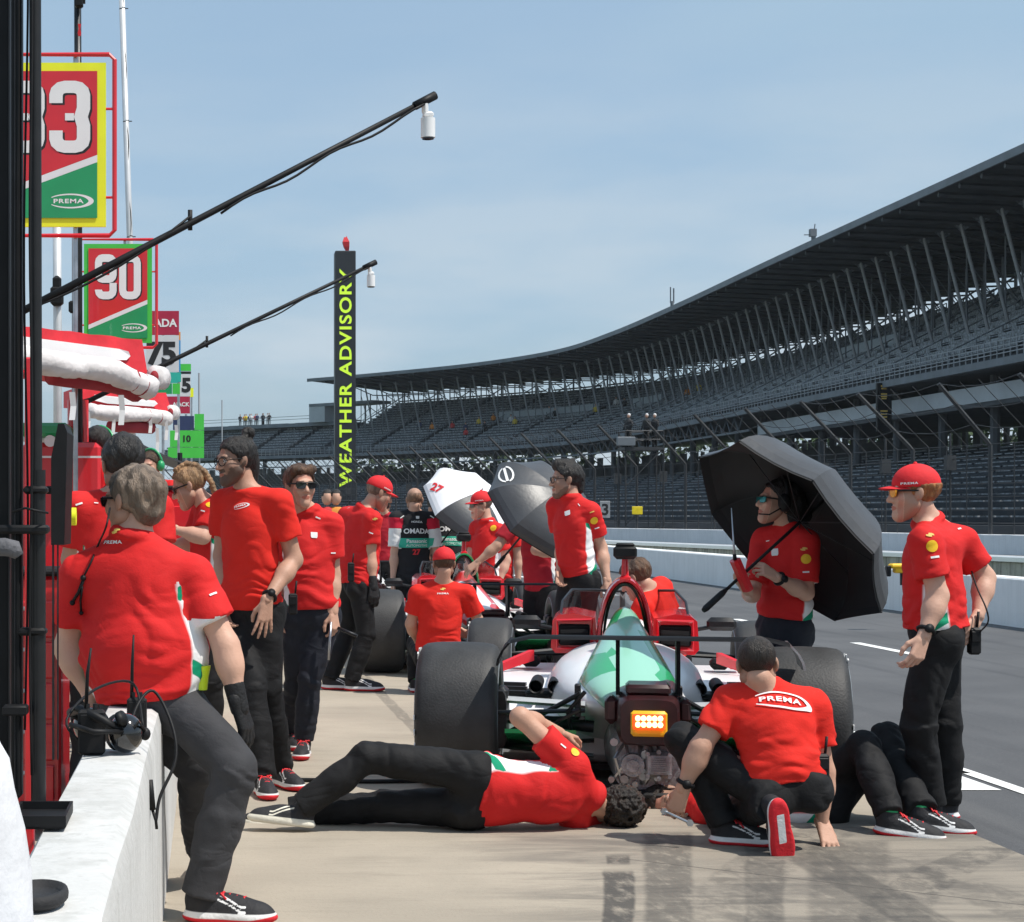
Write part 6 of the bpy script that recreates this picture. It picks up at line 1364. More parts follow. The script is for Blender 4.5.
# ================================================================== PIT GEAR, SIGNS, UMBRELLAS
def umbrella(label, C, n, R, depth, handle, M_out, M_in, rot=22.5, e1=None, alt=None, ribs=8, shaft_r=.009):
    C = np.asarray(C, float); n = nrm(n); e1 = nrm(np.cross(n, (0,0,1)) if e1 is None else A3(*e1)-n*np.dot(A3(*e1), n)); e2 = np.cross(n, e1)
    H = C-n*handle; t = empty('umbrella', H, label, 'umbrella', 'umbrellas'); ND, NS = 10, 4
    def pt(a, q, off=0.0):
        k = a/(2*pi/ribs); f = k-math.floor(k); a0 = math.floor(k)*2*pi/ribs+RAD(rot); a1 = a0+2*pi/ribs; ch = 4*f*(1-f)
        d = (1-f)*(e1*cos(a0)+e2*sin(a0))+f*(e1*cos(a1)+e2*sin(a1)); d = d*(1-.020*ch*q*q)
        return C+d*R*math.sin(q*pi/2*.94)/math.sin(pi/2*.94)+n*(depth*math.cos(q*pi/2*.97)-.012*ch*q+off)
    for off, mats, nm in ((.0, M_out, 'canopy'), (-.012, M_in, 'canopy_lining')):
        mb = MB()
        for k in range(ribs):
            if alt and nm == 'canopy': mb.mat(1 if k in alt else 0)
            for i in range(NS):
                for j in range(ND):
                    a0, a1 = (k+i/NS)*2*pi/ribs, (k+(i+1)/NS-1e-6)*2*pi/ribs; q0, q1 = j/ND, (j+1)/ND; mb.add([pt(a0,q0,off), pt(a0,q1,off), pt(a1,q1,off), pt(a1,q0,off)], [(0,1,2,3)] if off == 0 else [(3,2,1,0)])
        o = mb.build(nm, mats, t, False); bm = bmesh.new(); bm.from_mesh(o.data); bmesh.ops.remove_doubles(bm, verts=bm.verts[:], dist=.0005); bm.to_mesh(o.data); bm.free()
        o.data.polygons.foreach_set('use_smooth', np.ones(len(o.data.polygons), bool)); o.data.set_sharp_from_angle(angle=RAD(11))
        if nm == 'canopy': cv = o
    mb = MB()
    for k in range(ribs):
        a = k*2*pi/ribs+1e-4; mb.tube([pt(a, q, -.010) for q in np.linspace(0, 1, 8)], .0035, 5); mb.tube([C+n*(depth*.30), pt(a, .55, -.012)], .003, 5); mb.sphere(pt(a, 1.0, -.004), .006, 6, 4)
    mb.build('ribs', M_DARKMET, t, True)
    MB().cyl(C+n*(depth+.03), H+n*.16, shaft_r, n=8).build('shaft', M_BLACK, t, True); MB().tube([H+n*.17, H+n*.14, H+n*.02, H], [.011,.017,.018,.012], 10).build('handle', M_BLACK, t, True); MB().cyl(C+n*(depth+.005), C+n*(depth+.06), .008, .005, 8).build('tip', M_BLACK, t, True)
    return t, cv
nU = nrm((.755,.225,.625)); CU = Wp(787, 534, 9.68)
umbrella('large plain black umbrella held tilted to the right by the person with ear defenders', CU, nU, .615, .335, .635, M_NYLON, M_NYLONIN, 22.5, (-.645,0,.764))
u2, cv2 = umbrella('white and grey panelled umbrella tilted left above the black shirted crew', Wp(468, 508, 20.0), (.42,-.62,.66), .56, .26, .8, [M_NYLONW, M_NYLON], M_NYLONIN, 0, (-1,0,.2), alt=(1,2))
u2_done = 1
u3, cv3 = umbrella('black umbrella with a white laurel emblem hiding the head of the stooping person', Wp(543, 510, 15.6), (.40,-.66,.62), .54, .26, .8, M_NYLON, M_NYLONIN, 10, (-1,0,.2))
bv = BVHTree.FromPolygons([Vector(WL[u3])+v.co for v in cv3.data.vertices], [tuple(p.vertices) for p in cv3.data.polygons])
def arc_geo(s):
    V = []; F = []
    for i in range(9): a = RAD(-75+150*i/8); w = .13; V += [(s*.55*cos(a), .5*sin(a)), (s*(.55-w)*cos(a), (.5-w*.6)*sin(a))]
    F = [(2*i, 2*i+2, 2*i+3, 2*i+1) for i in range(8)]; return np.array(V), F
bv2 = BVHTree.FromPolygons([Vector(WL[u2])+v.co for v in cv2.data.vertices], [tuple(p.vertices) for p in cv2.data.polygons]); decal(dict(bvh=bv2, shirt=cv2), text_geo('27',.04), 437, 488, .10, M_PRINTR, 'emblem', rot=-35, parent=cv2, lift=.006)
decal(dict(bvh=bv, shirt=cv3), merge_geo((arc_geo(1), 0, 0, 1), (arc_geo(-1), 0, 0, 1), (poly_geo([(-.09,-.42),(.09,-.42),(.09,.42),(-.09,.42)]), 0, 0, 1), ystretch=2.1), 506, 475, .125, M_PRINTW, 'emblem', parent=cv3, lift=.006)
# ---- sign boards on their poles
def team_sign(label, X0, X1, Z0, Z1, Y, num, num_h, rim, frame=True, gx=0.0, pdx=0.0):
    w, h = X1-X0, Z1-Z0; cx = (X0+X1)/2; t = empty('pit_sign', (cx, Y, 0), label, 'sign', 'pit signs on poles'); b = .045*w/.5
    MB().box((cx,Y,(Z0+Z1)/2), (w,.018,h)).build('board', rim, t)
    f = Y-.012; mb = MB(); x0, x1, z0, z1 = X0+b*.75, X1-b*.75, Z0+b*.75, Z1-b*.75; zl, zr = z0+(z1-z0)*.10, z0+(z1-z0)*.38
    s = (zr-zl)/(x1-x0); sw = .045*h
    MB().prism([(x0,zl+sw),(x1,zr+sw),(x1,z1),(x0,z1)], (0,f,0), (1,0,0), (0,0,1), .004).build('red_field', M_RED, t)
    MB().prism([(x0,zl),(x1,zr),(x1,zr+sw-.001),(x0,zl+sw-.001)], (0,f,0), (1,0,0), (0,0,1), .004).build('white_stripe', M_WHITE, t)
    MB().prism([(x0,z0),(x1,z0),(x1,zr-.001),(x0,zl-.001)], (0,f,0), (1,0,0), (0,0,1), .004).build('green_field', M_GREEN, t)
    g = digits_geo(num); H = num_h; cz = z1-H*.5-.06*h; wd = np.ptp(g[0][:,0])*H; k = (x1-x0)*.78/wd
    gg = (g[0]*A3(k,1)[:2], g[1]); flat_geo(MB(), gg, (cx+.012+gx,f-.0045,cz-.010), (1,0,0), (0,0,1), H).build('number_shadow', M_PRINTK, t); flat_geo(MB(), gg, (cx+gx,f-.0065,cz), (1,0,0), (0,0,1), H).build('number', M_PRINTW, t)
    flat_geo(MB(), CREST, (x1-.33*(x1-x0)*.72,f-.0045,z0+(z1-z0)*.115), (1,0,0), (0,0,1), .09*h).build('crest', M_PRINTW, t)
    if frame:
        e = b*.74; P = [(X0-e,Z0-e),(X1+e-.03,Z0-e),(X1+e,Z0-e+.03),(X1+e,Z1+e-.03),(X1+e-.03,Z1+e),(X0-e,Z1+e)]
        mb = MB().tube([(x,Y,z) for x, z in P], .014, 8, True)
        for z in (Z0+h*.18, Z0+h*.72): mb.cyl((X1,Y,z), (X1+e,Y,z), .008, n=6); mb.cyl((X0,Y,z), (X0-e,Y,z), .008, n=6)
        mb.build('frame', M_RED, t)
    MB().cyl((cx+.06+pdx,Y+.03,.0), (cx+.06+pdx,Y+.03,Z1+.05), .014, n=8).build('pole', M_STEEL, t); return t
Y = 10.6; k = Y/FOC
team_sign('large red and green pit sign reading 83 with yellow rim and red tube frame', (-22-VX)*k, (106-VX)*k, EYE-(227-515)*k, EYE-(63-515)*k, Y, '83', 72*k, M_YELL, gx=.03, pdx=.13)
Y = 16.4; k = Y/FOC
team_sign('smaller red and green pit sign reading 90 with bright green rim', (84-VX)*k, (152-VX)*k, EYE-(343-515)*k, EYE-(244-515)*k, Y, '90', 45*k, M_LIME)
def board_sign(label, Y, parts, pole=None):
    k = Y/FOC; xs = [p[0] for p in parts]+[p[2] for p in parts]; ys = [p[1] for p in parts]+[p[3] for p in parts]; cx = (min(xs)+max(xs))/2
    t = empty('pit_sign', Wp(cx, 515, Y)*A3(1,1,0), label, 'sign', 'pit signs on poles')
    for i, p in enumerate(parts):
        a, b = Wp(p[0], p[3], Y), Wp(p[2], p[1], Y); MB().box((a+b)/2, (b[0]-a[0], .03, b[2]-a[2])).build('panel', p[4], t)
        if len(p) > 5 and p[5]: g = text_geo(p[5], *p[8] if len(p) > 8 else ()); flat_geo(MB(), g, (a+b)/2+A3(p[9]*k if len(p) > 9 else 0,-.018,0), (1,0,0), (0,0,1), p[6]*k).build('lettering', p[7], t)
    MB().cyl(Wp(cx, 515, Y)*A3(1,1,0)+A3(0,.03,0), Wp(cx, min(ys), Y)+A3(0,.03,0), .02, n=6).build('pole', M_STEEL, t); return t
M_WHITEB = pm('white_board', (.62,.62,.63), .6, 0, .04); M_TEALB = pm('teal_board', (.02,.42,.33), .6); M_BLUEB = pm('blue_board', (.02,.25,.55), .6); M_NAVYB = pm('navy_board', (.02,.035,.10), .6); M_ORNB = pm('orange_board', (.75,.28,.05), .6); M_CRIM = pm('crimson_board', (.40,.012,.05), .6)
board_sign('crimson and white pit sign reading ADA over a dark number 5 behind the 90 sign', 23, [(148,311,179,335,M_CRIM,'ADA',8,M_PRINTW,(.03,),2), (146,335.5,179,372,M_WHITEB,'75',24,M_PRINTK,(.05,),-1), (146,372.5,178,383,M_TEALB), (146,383.5,172,394,M_GREEN), (172.5,383.5,180,394,M_LIME)])
board_sign('narrow pit sign edge in orange and blue stripes', 24.5, [(176,332,180.5,340,M_ORNB), (176,340.5,180.5,372,M_BLUEB), (176,372.5,181,382,M_TEALB)])
board_sign('pit sign with green top, dark number on white and red AJACK band', 30, [(180,364,191,371,M_LIME), (180,371.5,191,374,M_PRINTK), (178,374.5,190.5,396,M_WHITEB,'5',15,M_PRINTK,(.05,),2), (166,396.5,190,413.5,M_CRIM,'AJACK',5.5,M_PRINTW,(.03,),3)])
board_sign('bright green pit board with a dark 10 under a navy panel', 27, [(173,416,194,430,M_NAVYB), (170,430.5,204,447,M_LIME,'10',7,M_PRINTK,(.04,),0), (168,447.5,204,458,M_LIME), (194.5,414,204,430,M_LIME)])
board_sign('small yellow topped marker board beyond the green sign', 34, [(189.5,388,193.5,397,M_YELL)])
# ---- slim masts and aerials
def mast(label, path, Y, r, mat, extra=None, name='aerial_mast'):
    P = [Wp(x, y, Y) for x, y in path]; t = empty(name, P[-1]*A3(1,1,0), label, 'mast'); P[-1] = P[-1]*A3(1,1,0) if P[-1][2] > 0 else P[-1]
    MB().tube(P, r, 8).build('pole', mat, t, True)
    if extra: extra(t, P)
    return t
M_ALU = pm('pale_mast', (.62,.63,.64), .4, .3, .1)
def ex1(t, P):
    mb = MB(); pts = []
    for i in range(26):
        q = P[0]+(P[1]-P[0])*i/25; pts.append(q+A3(.012*sin(i*.9)+.006,-.02,0))
    mb.tube(pts, .005, 5); mb.build('cable', M_BLACK, t, True); mb = MB()
    for f in (.14,.55,.97): q = P[0]+(P[1]-P[0])*f; mb.cyl(q-A3(0,0,.01), q+A3(0,0,.01), .028, n=8).box(q+A3(.03,0,0), (.05,.008,.008))
    mb.build('clips', M_DARKMET, t)
mast('pale slim aerial mast with a clipped dark cable right of the 83 sign', [(121,-30),(130,245),(136,515)], 17, .028, M_ALU, ex1)
mast('dark telescopic mast with a red ribbon above the 83 sign', [(77.5,-20),(78.5,200),(80,515)], 11.2, .022, M_DARKMET, lambda t, P: (MB().rbox(Wp(79,2,11.15), (.05,.05,.07), b=.01).box(Wp(82,1,11.15), (.04,.02,.03)).build('clamp', M_BLACK, t), MB().loft([[Wp(79.5+dx*w,y,11.16)+A3(0,dy,0) for dx, dy in ((-1,-.004),(1,-.004),(1,.004),(-1,.004))] for y, w in ((24,1.5),(29,.7),(33,1.8),(36,1.2))]).build('ribbon', M_PRINTR, t)))
mast('grey telescopic mast with a black clamp left of the 90 sign', [(57,225),(57.5,330),(58,515)], 13, .030, M_ALU, lambda t, P: MB().rbox(Wp(57,296,12.95), (.09,.08,.14), b=.02).rbox(Wp(57,283,12.95), (.06,.06,.10), b=.02).build('clamp', M_BLACK, t))
mast('grey post with a small tap behind the 90 sign', [(75.5,235),(75.5,515)], 15, .030, pm('grey_post', (.22,.22,.24), .5), lambda t, P: MB().rbox(Wp(73,307,14.9), (.07,.05,.10), b=.015).build('tap', M_BLACK, t))
mast('thin aerial rising beside the green pit board', [(199,373),(200,515)], 28, .014, M_STEELB)
mast('thin whip aerial on the far lookout roof', [(222,400),(222,515)], 60, .02, M_STEELB)
# ---- camera booms
def boom(label, a, b, Ya, Yb, r, camp, grip):
    A, B = Wp(a[0], a[1], Ya), Wp(b[0], b[1], Yb); t = empty('camera_boom', A*A3(1,1,0), label, 'camera boom', 'camera booms over the pit boxes'); d = B-A
    MB().tube([A, A+d*.3, A+d*.65, B], [r*1.25, r*1.15, r, r*.85], 10).tube([B-nrm(d)*.10, B+nrm(d)*.02], r*1.4, 8).build('pole', M_BLACK, t, True)
    MB().cyl(A*A3(1,1,0)+A3(0,0,.0), A, .03, n=8).build('stanchion', M_BLACK, t, True)
    mb = MB(); g = A+d*grip; pts = [g+A3(0,-.01,.03)+(A-g)*f+A3(0,0,-.10*4*f*(1-f)*.6) for f in np.linspace(0, 1, 12)]; mb.tube(pts, .006, 5)
    pts = [A+d*f+A3(0,-.02,-.028-.012*math.sin(f*31)) for f in np.linspace(.5, .98, 20)]; mb.tube(pts, .006, 5); mb.cyl(g-A3(0,0,.03), g+A3(0,0,.06), .012, n=6).build('cable', M_BLACK, t, True)
    c = Wp(camp[0], camp[1], Yb); k = Yb/FOC; mb = MB(); top = B-nrm(d)*.04; mb.tube([top-A3(0,0,r), top+A3(.0,0,-.05), c+A3(0,0,.05)], .016, 8); mb.cyl(c+A3(0,0,.045), c-A3(0,0,.045), .034, n=14); mb.rbox(c+A3(-.0,0,.06), (.05,.05,.03), b=.01); cm = mb.build('camera', M_WHITE, t, 'auto'); MB().cyl(c-A3(0,0,.045), c-A3(0,0,.052), .028, n=12).build('lens', M_GLASS, cm)
boom('nearest long black boom carrying a white camera above the sign boards', (-6,326), (432,97), 8.0, 8.6, .0145, (428,128), .43)
boom('farther black boom carrying a small white camera before the black pylon', (80,405), (374,263), 14.2, 14.9, .016, (371,281), .42)
# ---- awnings with rolled white curtains
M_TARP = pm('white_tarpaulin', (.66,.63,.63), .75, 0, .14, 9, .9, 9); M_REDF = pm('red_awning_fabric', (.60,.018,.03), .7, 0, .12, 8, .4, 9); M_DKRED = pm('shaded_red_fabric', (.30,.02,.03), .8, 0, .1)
def awning(label, Y0, Y1, pts_top, pts_bot, panel, roll, rr, straps, depth):
    t = empty('awning', Wp(pts_top[0][0], 515, Y0)*A3(1,1,0), label, 'awning', 'red awnings over the pit boxes')
    a, b = Wp(*pts_top[0], Y0), Wp(*pts_top[1], Y1); c, d = Wp(*pts_bot[0], Y0), Wp(*pts_bot[1], Y1); bk = A3(-.25,depth,.10)
    n = 14; mb = MB(); rings = []
    for i in range(n+1):
        f = i/n; p, q = a+(b-a)*f, c+(d-c)*f; j = A3(0,-.012*sin(f*19),.006*sin(f*27)); rings.append([q, q*.5+p*.5+j, p+j*.5, p+bk+j, q+bk])
    mb.loft(rings); aw = mb.build('valance', M_REDF, t, 'auto')
    k = Y0/FOC; mb = MB(); P = [Wp(x, y, Y0+(Y1-Y0)*f)-A3(0,.06,0) for x, y, f in panel]; mb.loft([P, [q+A3(0,.02,0) for q in P]]); mb.build('white_panel', M_WHITE, aw)
    mb = MB(); R = []
    for i, (x, y, f) in enumerate(roll): R.append(Wp(x, y, Y0-.14+(Y1-Y0)*f))
    pth = catmull(R, 6); V = []; ns = 14; rings = []
    for i, p in enumerate(pth):
        z = nrm(pth[min(i+1,len(pth)-1)]-pth[max(i-1,0)]); x, y, z = frame_from(z); rings.append([p+(x*cos(th)+y*sin(th))*rr*(1+.06*sin(th*2+i*.45)+.07*abs(sin(th*2.5+i*.31))+.05*sin(th*6-i*.6)-.10*(i % 7 == 3)) for th in np.linspace(0, 2*pi, ns+1)[:-1]])
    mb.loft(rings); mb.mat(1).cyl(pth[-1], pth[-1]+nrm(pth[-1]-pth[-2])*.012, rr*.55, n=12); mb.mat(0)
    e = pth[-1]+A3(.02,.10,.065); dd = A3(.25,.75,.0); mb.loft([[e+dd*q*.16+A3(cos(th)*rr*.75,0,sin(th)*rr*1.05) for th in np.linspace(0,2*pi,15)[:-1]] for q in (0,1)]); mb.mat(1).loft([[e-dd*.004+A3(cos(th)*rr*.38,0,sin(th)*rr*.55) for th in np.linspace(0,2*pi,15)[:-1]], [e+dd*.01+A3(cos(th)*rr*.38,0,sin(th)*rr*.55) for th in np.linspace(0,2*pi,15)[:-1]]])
    mb.build('rolled_curtain', [M_TARP, M_DKRED], t, True)
    for i in (len(pth)-7, len(pth)-4):
        z = nrm(pth[i+1]-pth[i-1]); x, y, z = frame_from(z); MB().tube([pth[i]+(x*cos(th)+y*sin(th))*rr*1.02 for th in np.linspace(0, 2*pi, 17)[:-1]], .004, 5, True).build('tie', M_DKRED, t, True)
    for x, y0, y1, f in straps:
        p = Wp(x, y0, Y0-.22+(Y1-Y0)*f); q = Wp(x, y1, Y0-.22+(Y1-Y0)*f); MB().loft([[u+A3(dx*.014,dy,0) for dx, dy in ((-1,0),(1,0),(1,.003),(-1,.003))] for u in (p, (p+q)/2+A3(.006,.01,0), q)]).build('strap', M_WHITE, t)
    for f in (.12,): p = c+(d-c)*f+bk*.8; MB().cyl(p*A3(1,1,0), p, .03, n=8).build('leg', M_RED, t)
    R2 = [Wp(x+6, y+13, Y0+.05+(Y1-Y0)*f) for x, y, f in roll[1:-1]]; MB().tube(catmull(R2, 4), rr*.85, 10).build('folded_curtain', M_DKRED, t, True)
awning('nearer red awning with thick rolled white curtain at its edge', 8.6, 9.6, ((-10,322),(142,340)), ((-10,368),(150,390)), ((20,337,.2),(120,350,.86),(129,352.5,.91),(131,357,.93),(127,361,.90),(116,361,.83),(20,350,.2)), [(15,355,.15),(45,362,.25),(65,365,.35),(85,367,.5),(113,372,.68),(130,380,.85),(150,388,1)], .058, [(121,395,425,.8),(72,392,420,.4)], 1.6)
awning('farther red awning with rolled white curtain and hanging white straps', 14.8, 16.0, ((75,388),(166,393)), ((75,406),(172,414)), ((95,395,.2),(155,401,.83),(158,404,.86),(154,407,.82),(108,404,.34),(95,401,.2)), [(88,410,.1),(105,413,.25),(125,414,.45),(145,415,.7),(168,419,1)], .060, [(88,412,430,.1),(113,412,434,.35),(150,418,433,.75),(157,428,456,.85),(166,420,440,.95),(176,425,440,1.0)], 2.0)
t = empty('grey_tent', Wp(150,515,20)*A3(1,1,0), 'dark grey sloping tent roof low behind the awnings', 'tent')
mb = MB(); mb.loft([[Wp(x,y,Yq)+A3(0,0,dz) for dz in (0,-.02)]+[Wp(x,y,Yq+2.5)+A3(0,0,dz-.1) for dz in (-.02,0)] for x, y, Yq in ((95,446,20),(128,440,20),(140,443,20),(160,453,20),(186,463,20))]); mb.build('roof', pm('grey_tent_fabric', (.07,.07,.075), .8), t); mb = MB()
for x in (100,180): q = Wp(x,462,20.1); mb.cyl(q*A3(1,1,0), q+A3(0,0,.1 if x > 150 else .2), .03, n=6)
mb.build('legs', M_DARKMET, t)
# ---- red pit cart with green lid, and the black stand at the left edge
t = empty('pit_cart', Wp(60,515,11)*A3(1,1,0), 'red pit cart body with white band and green lid left of the crew', 'cart')
a, b = Wp(20,640,11), Wp(100,442,11); c = (a+b)/2; MB().rbox(c+A3(0,.4,0), (b[0]-a[0],.7,b[2]-a[2]), b=.03).build('cabinet', M_RED, t); 
a, b = Wp(20,436.5,10.9), Wp(69,423,10.9); MB().rbox((a+b)/2+A3(0,.2,0), (b[0]-a[0],.5,b[2]-a[2]), b=.02).build('lid', M_GREEN, t)
a, b = Wp(22,442,10.95), Wp(57,436.7,10.95); MB().rbox((a+b)/2+A3(0,.2,0), (b[0]-a[0],.4,b[2]-a[2]), b=.01).cyl(Wp(50,441,10.85),Wp(50,441,10.9),.035,n=14).build('white_band', M_WHITE, t)
MB().box(Wp(70,457,10.98), (.48,.02,.012)).build('seam', M_WHITE, t)
mb = MB()
for x in (78,84,72): p, q = Wp(x,442,11.3), Wp(x,400,11.3); mb.cyl(p, q, .028, n=8)
for y in (405,420,432): mb.cyl(Wp(70,y,11.3), Wp(86,y,11.3), .02, n=8)
mb.build('red_rack', M_RED, t)
YS = 4.35; k = YS/FOC
t = empty('timing_stand', Wp(15,515,YS)*A3(1,1,0), 'tall black pit stand of posts and tubes at the left edge with a tray', 'stand')
def vbox(mb, x0, x1, y0, y1, Y, d=.06, b=.006): a, c = Wp(x0,y1,Y), Wp(x1,y0,Y); return mb.rbox((a+c)/2+A3(0,d/2,0), (c[0]-a[0],d,c[2]-a[2]), b=b)
mb = MB(); vbox(mb,-40,9,-80,1000,YS+.05,.10); vbox(mb,11,21.5,-80,800,YS,.05,.01); mb.build('square_post', M_BLACK, t)
for x0, x1 in ((8.5,9.6),(14.2,15.3)): mb = MB(); vbox(mb,x0,x1,-80,1000 if x0 < 9 else 790,YS-.006,.004,.0005); mb.build('post_groove', M_DARKMET, t)
mb = MB().cyl(Wp(37,801,YS), Wp(35,-90,YS), 6.0*k, n=16).cyl(Wp(39.5,801,YS), Wp(39,470,YS), 6.6*k, n=16); mb.build('round_tube', pm('black_tube', (.014,.014,.015), .42, 0, .2, 20, spec=.35), t, 'auto')
mb = MB().tube([Wp(31+1.2*sin(i*.7),-80+i*45,YS-.02) for i in range(20)], .0035, 6).tube([Wp(26+2.0*sin(i*.5+1),-80+i*45,YS+.01) for i in range(19)], .003, 6).tube([Wp(12,512,YS-.03),Wp(25,508,YS-.05),Wp(38,511,YS-.05),Wp(48,513,YS-.03)], .003, 5); mb.build('cables', M_BLACK, t, True)
for q_ in ((23,47,486,494,YS-.02,.05),(-5,48,525,534,YS-.03,.06),(18,46,628,636,YS-.02,.05),(2,27,706,716,YS-.05,.05,.004)): mb = MB(); vbox(mb,*q_); mb.build('bracket', M_BLACK, t, 'auto')
mb = MB().tube([Wp(-30,548,YS-.10),Wp(5,547,YS-.10),Wp(14,549,YS-.10),Wp(19,556,YS-.10)], [.020,.021,.021,.012], 12); mb.build('padded_arm', pm('grey_foam', (.10,.10,.11), .8, 0, .2, 30, .3, 80), t, True)
a = A3(-.355,3.98,.738); mb = MB().rbox(a+A3(-.005,0,-.012), (.115,.20,.012), b=.004)
for dx, dy, sx, sy in ((-.06,0,.006,.20),(.05,0,.006,.20),(-.005,-.10,.115,.006),(-.005,.10,.115,.006)): mb.box(a+A3(dx,dy,.0), (sx,sy,.022))
mb.build('tray', M_BLACK, t)
# red upright and black tablet behind it
t = empty('red_upright', Wp(30,515,5.6)*A3(1,1,0), 'red painted upright of the pit stand between the two black posts', 'post'); mb = MB(); vbox(mb,24.5,33.5,357,960,5.6,.05); mb.build('post', M_RED, t)
t = empty('screen_on_arm', Wp(58,515,6.4)*A3(1,1,0), 'black monitor seen edge on beside the black tube of the pit stand', 'monitor')
MB().prism([(0,0),(.046,0),(.056,.39),(.045,.42),(.024,.42),(.0,.30)], Wp(51,545,6.4), (1,0,0), (0,0,1), -.30).build('casing', M_BLACK, t)
mb = MB(); vbox(mb,52,54,545,760,6.42,.012,.001); vbox(mb,57,58.5,545,760,6.42,.012,.001); mb.build('legs', M_DARKMET, t); mb = MB(); vbox(mb,45,66,486,494,6.5,.04); mb.build('arm', M_BLACK, t)
t = empty('tape_roll', Wp(73,525,6.9), 'yellow tape roll hanging by the black monitor', 'tape roll'); q = Wp(73,516.5,6.9); mb = MB().cyl(q-A3(.016,0,0), q+A3(.012,0,0), .033, n=20); mb.build('roll', M_YELL, t, 'auto'); MB().cyl(q-A3(.024,0,0), q-A3(.0165,0,0), .029, n=16).build('core', M_WHITE, t, 'auto')
# ---- radios and headset on the wall
Yw = 6.02; zt = .716
def radio(label, x, y, ant, lean=0.0, w=.055, h=.10):
    t = empty('two_way_radio', A3(x,y,zt), label, 'radio', 'radios left on the white wall'); MB().rbox((x,y,zt+h/2), (w,.04,h), b=.008).rbox((x,y-.021,zt+h*.70), (w*.8,.006,h*.4), b=.002).build('casing', M_BLACK, t); mb = MB()
    for dx in (-.012,.010): mb.cyl((x+dx,y,zt+h), (x+dx,y,zt+h+.016), .007, n=8)
    mb.build('knobs', M_DARKMET, t); MB().tube([(x-.016,y,zt+h-.003),(x-.016+lean*.3,y,zt+h+.10),(x-.016+lean,y,zt+h+ant)], [.006,.005,.003], 7).build('antenna', M_BLACK, t, True); return t
radio('black two way radio with long whip antenna at the left on the white wall', -.328, 5.13, .17, .014, .075, .125); radio('second black two way radio standing behind the headset on the white wall', -.222, 5.62, .19, .006, .06, .11)
t = empty('headset', A3(-.25,5.72,zt), 'black glossy noise cancelling headset with boom microphone lying on the white wall', 'headset')
M_GLOSS = pm('gloss_black', (.008,.008,.009), .12, 0, .1, coat=.8)
MB().sphere((-.222,5.62,zt+.048), (.042,.045,.047), 18, 12).build('ear_cup', M_GLOSS, t, True); MB().sphere((-.318,5.80,zt+.046), (.042,.045,.046), 18, 12).build('ear_cup', M_GLOSS, t, True)
MB().sphere((-.245,5.665,zt+.045), (.030,.045,.044), 14, 10).sphere((-.295,5.76,zt+.045), (.030,.045,.044), 14, 10).build('ear_cushion', M_BLACK, t, True)
MB().tube([(-.222,5.60,zt+.05),(-.27,5.55,zt+.085),(-.33,5.62,zt+.105),(-.36,5.73,zt+.085),(-.318,5.82,zt+.05)], .011, 8).tube([(-.222,5.59,zt+.055),(-.29,5.50,zt+.065),(-.35,5.60,zt+.07)], .007, 6).cyl((-.235,5.58,zt+.085),(-.225,5.575,zt+.09),.018,n=12).build('headband', M_BLACK, t, True)
MB().tube([(-.222,5.60,zt+.03),(-.19,5.58,zt+.08),(-.178,5.62,zt+.055)], .004, 6).sphere((-.176,5.63,zt+.045), (.013,.013,.016), 8, 6).build('microphone', M_BLACK, t, True)
pts = [(-.222,5.64,zt+.01),(-.20,5.7,zt+.10),(-.16,5.75,zt+.135),(-.115,5.70,zt+.06),(-.105,5.66,zt-.02),(-.14,5.62,zt-.10),(-.150,5.60,zt-.155)]; MB().tube(catmull(pts, 6), .004, 6).build('coiled_cable', M_BLACK, t, True); MB().tube([(-.165,5.60,zt-.06),(-.158,5.60,zt-.13)], .008, 8).tube([(-.158,5.60,zt-.13),(-.150,5.6,zt-.155),(-.148,5.6,zt-.175)], .004, 6).build('plug', M_BLACK, t, True); HSET = t
pts = [(-.32,5.60,zt+.02),(-.36,5.6,zt+.08),(-.30,5.75,zt+.14),(-.22,6.0,zt+.13),(-.19,5.9,zt+.03)]; MB().tube(catmull(pts, 6), .0035, 6).build('lead', M_BLACK, t, True)
HSET.location = (-.268, 5.27, zt); HSET.scale = (1.18, 1.18, 1.18)
# ---- earpiece lead on the seated man's back, neon cup in his pocket
P = PEOPLE['seated']; t = empty('earpiece_lead', Wp(100,520,6.38), 'black earpiece lead with plugs hanging down the back of the seated grey haired person', 'cable')
def on(P, x, y, lift=.008):
    o = Vector((0,0,EYE)); h = P['bvh'].ray_cast(o, (Vector(Wp(x,y,10))-o).normalized()); return np.array(h[0]+h[1]*lift) if h[0] is not None else Wp(x, y, P['Hp'][1]-.2)
pts = [Wp(110,508,6.40)]+[on(P, x, y) for x, y in ((106,527),(100,545),(92,563),(84,578),(81,590))]; mb = MB().tube(catmull(pts, 4), .0035, 6)
mb.tube([on(P,84,580),on(P,79,592),on(P,74,600)], .006, 6).tube([on(P,83,586),on(P,81,600),on(P,81,613)], .004, 6).sphere(on(P,84,578),.011,8,6).sphere(on(P,81,613),.008,8,6).sphere(on(P,73,602),.010,8,6); mb.build('lead', M_BLACK, t, True)
t = empty('neon_cup', Wp(202,690,6.40), 'neon yellow ear plug case on the hip of the seated person', 'case'); q = Wp(202,676,6.42); MB().loft([[q+A3(cos(a)*r*.9, sin(a)*r*.9, z*.8) for a in np.linspace(0,2*pi,13)[:-1]] for r, z in ((.020,-.06),(.026,0),(.032,.03),(.034,.045),(.028,.045))]).build('cup', pm('neon_plastic', (.65,.85,.02), .4), t, 'auto')
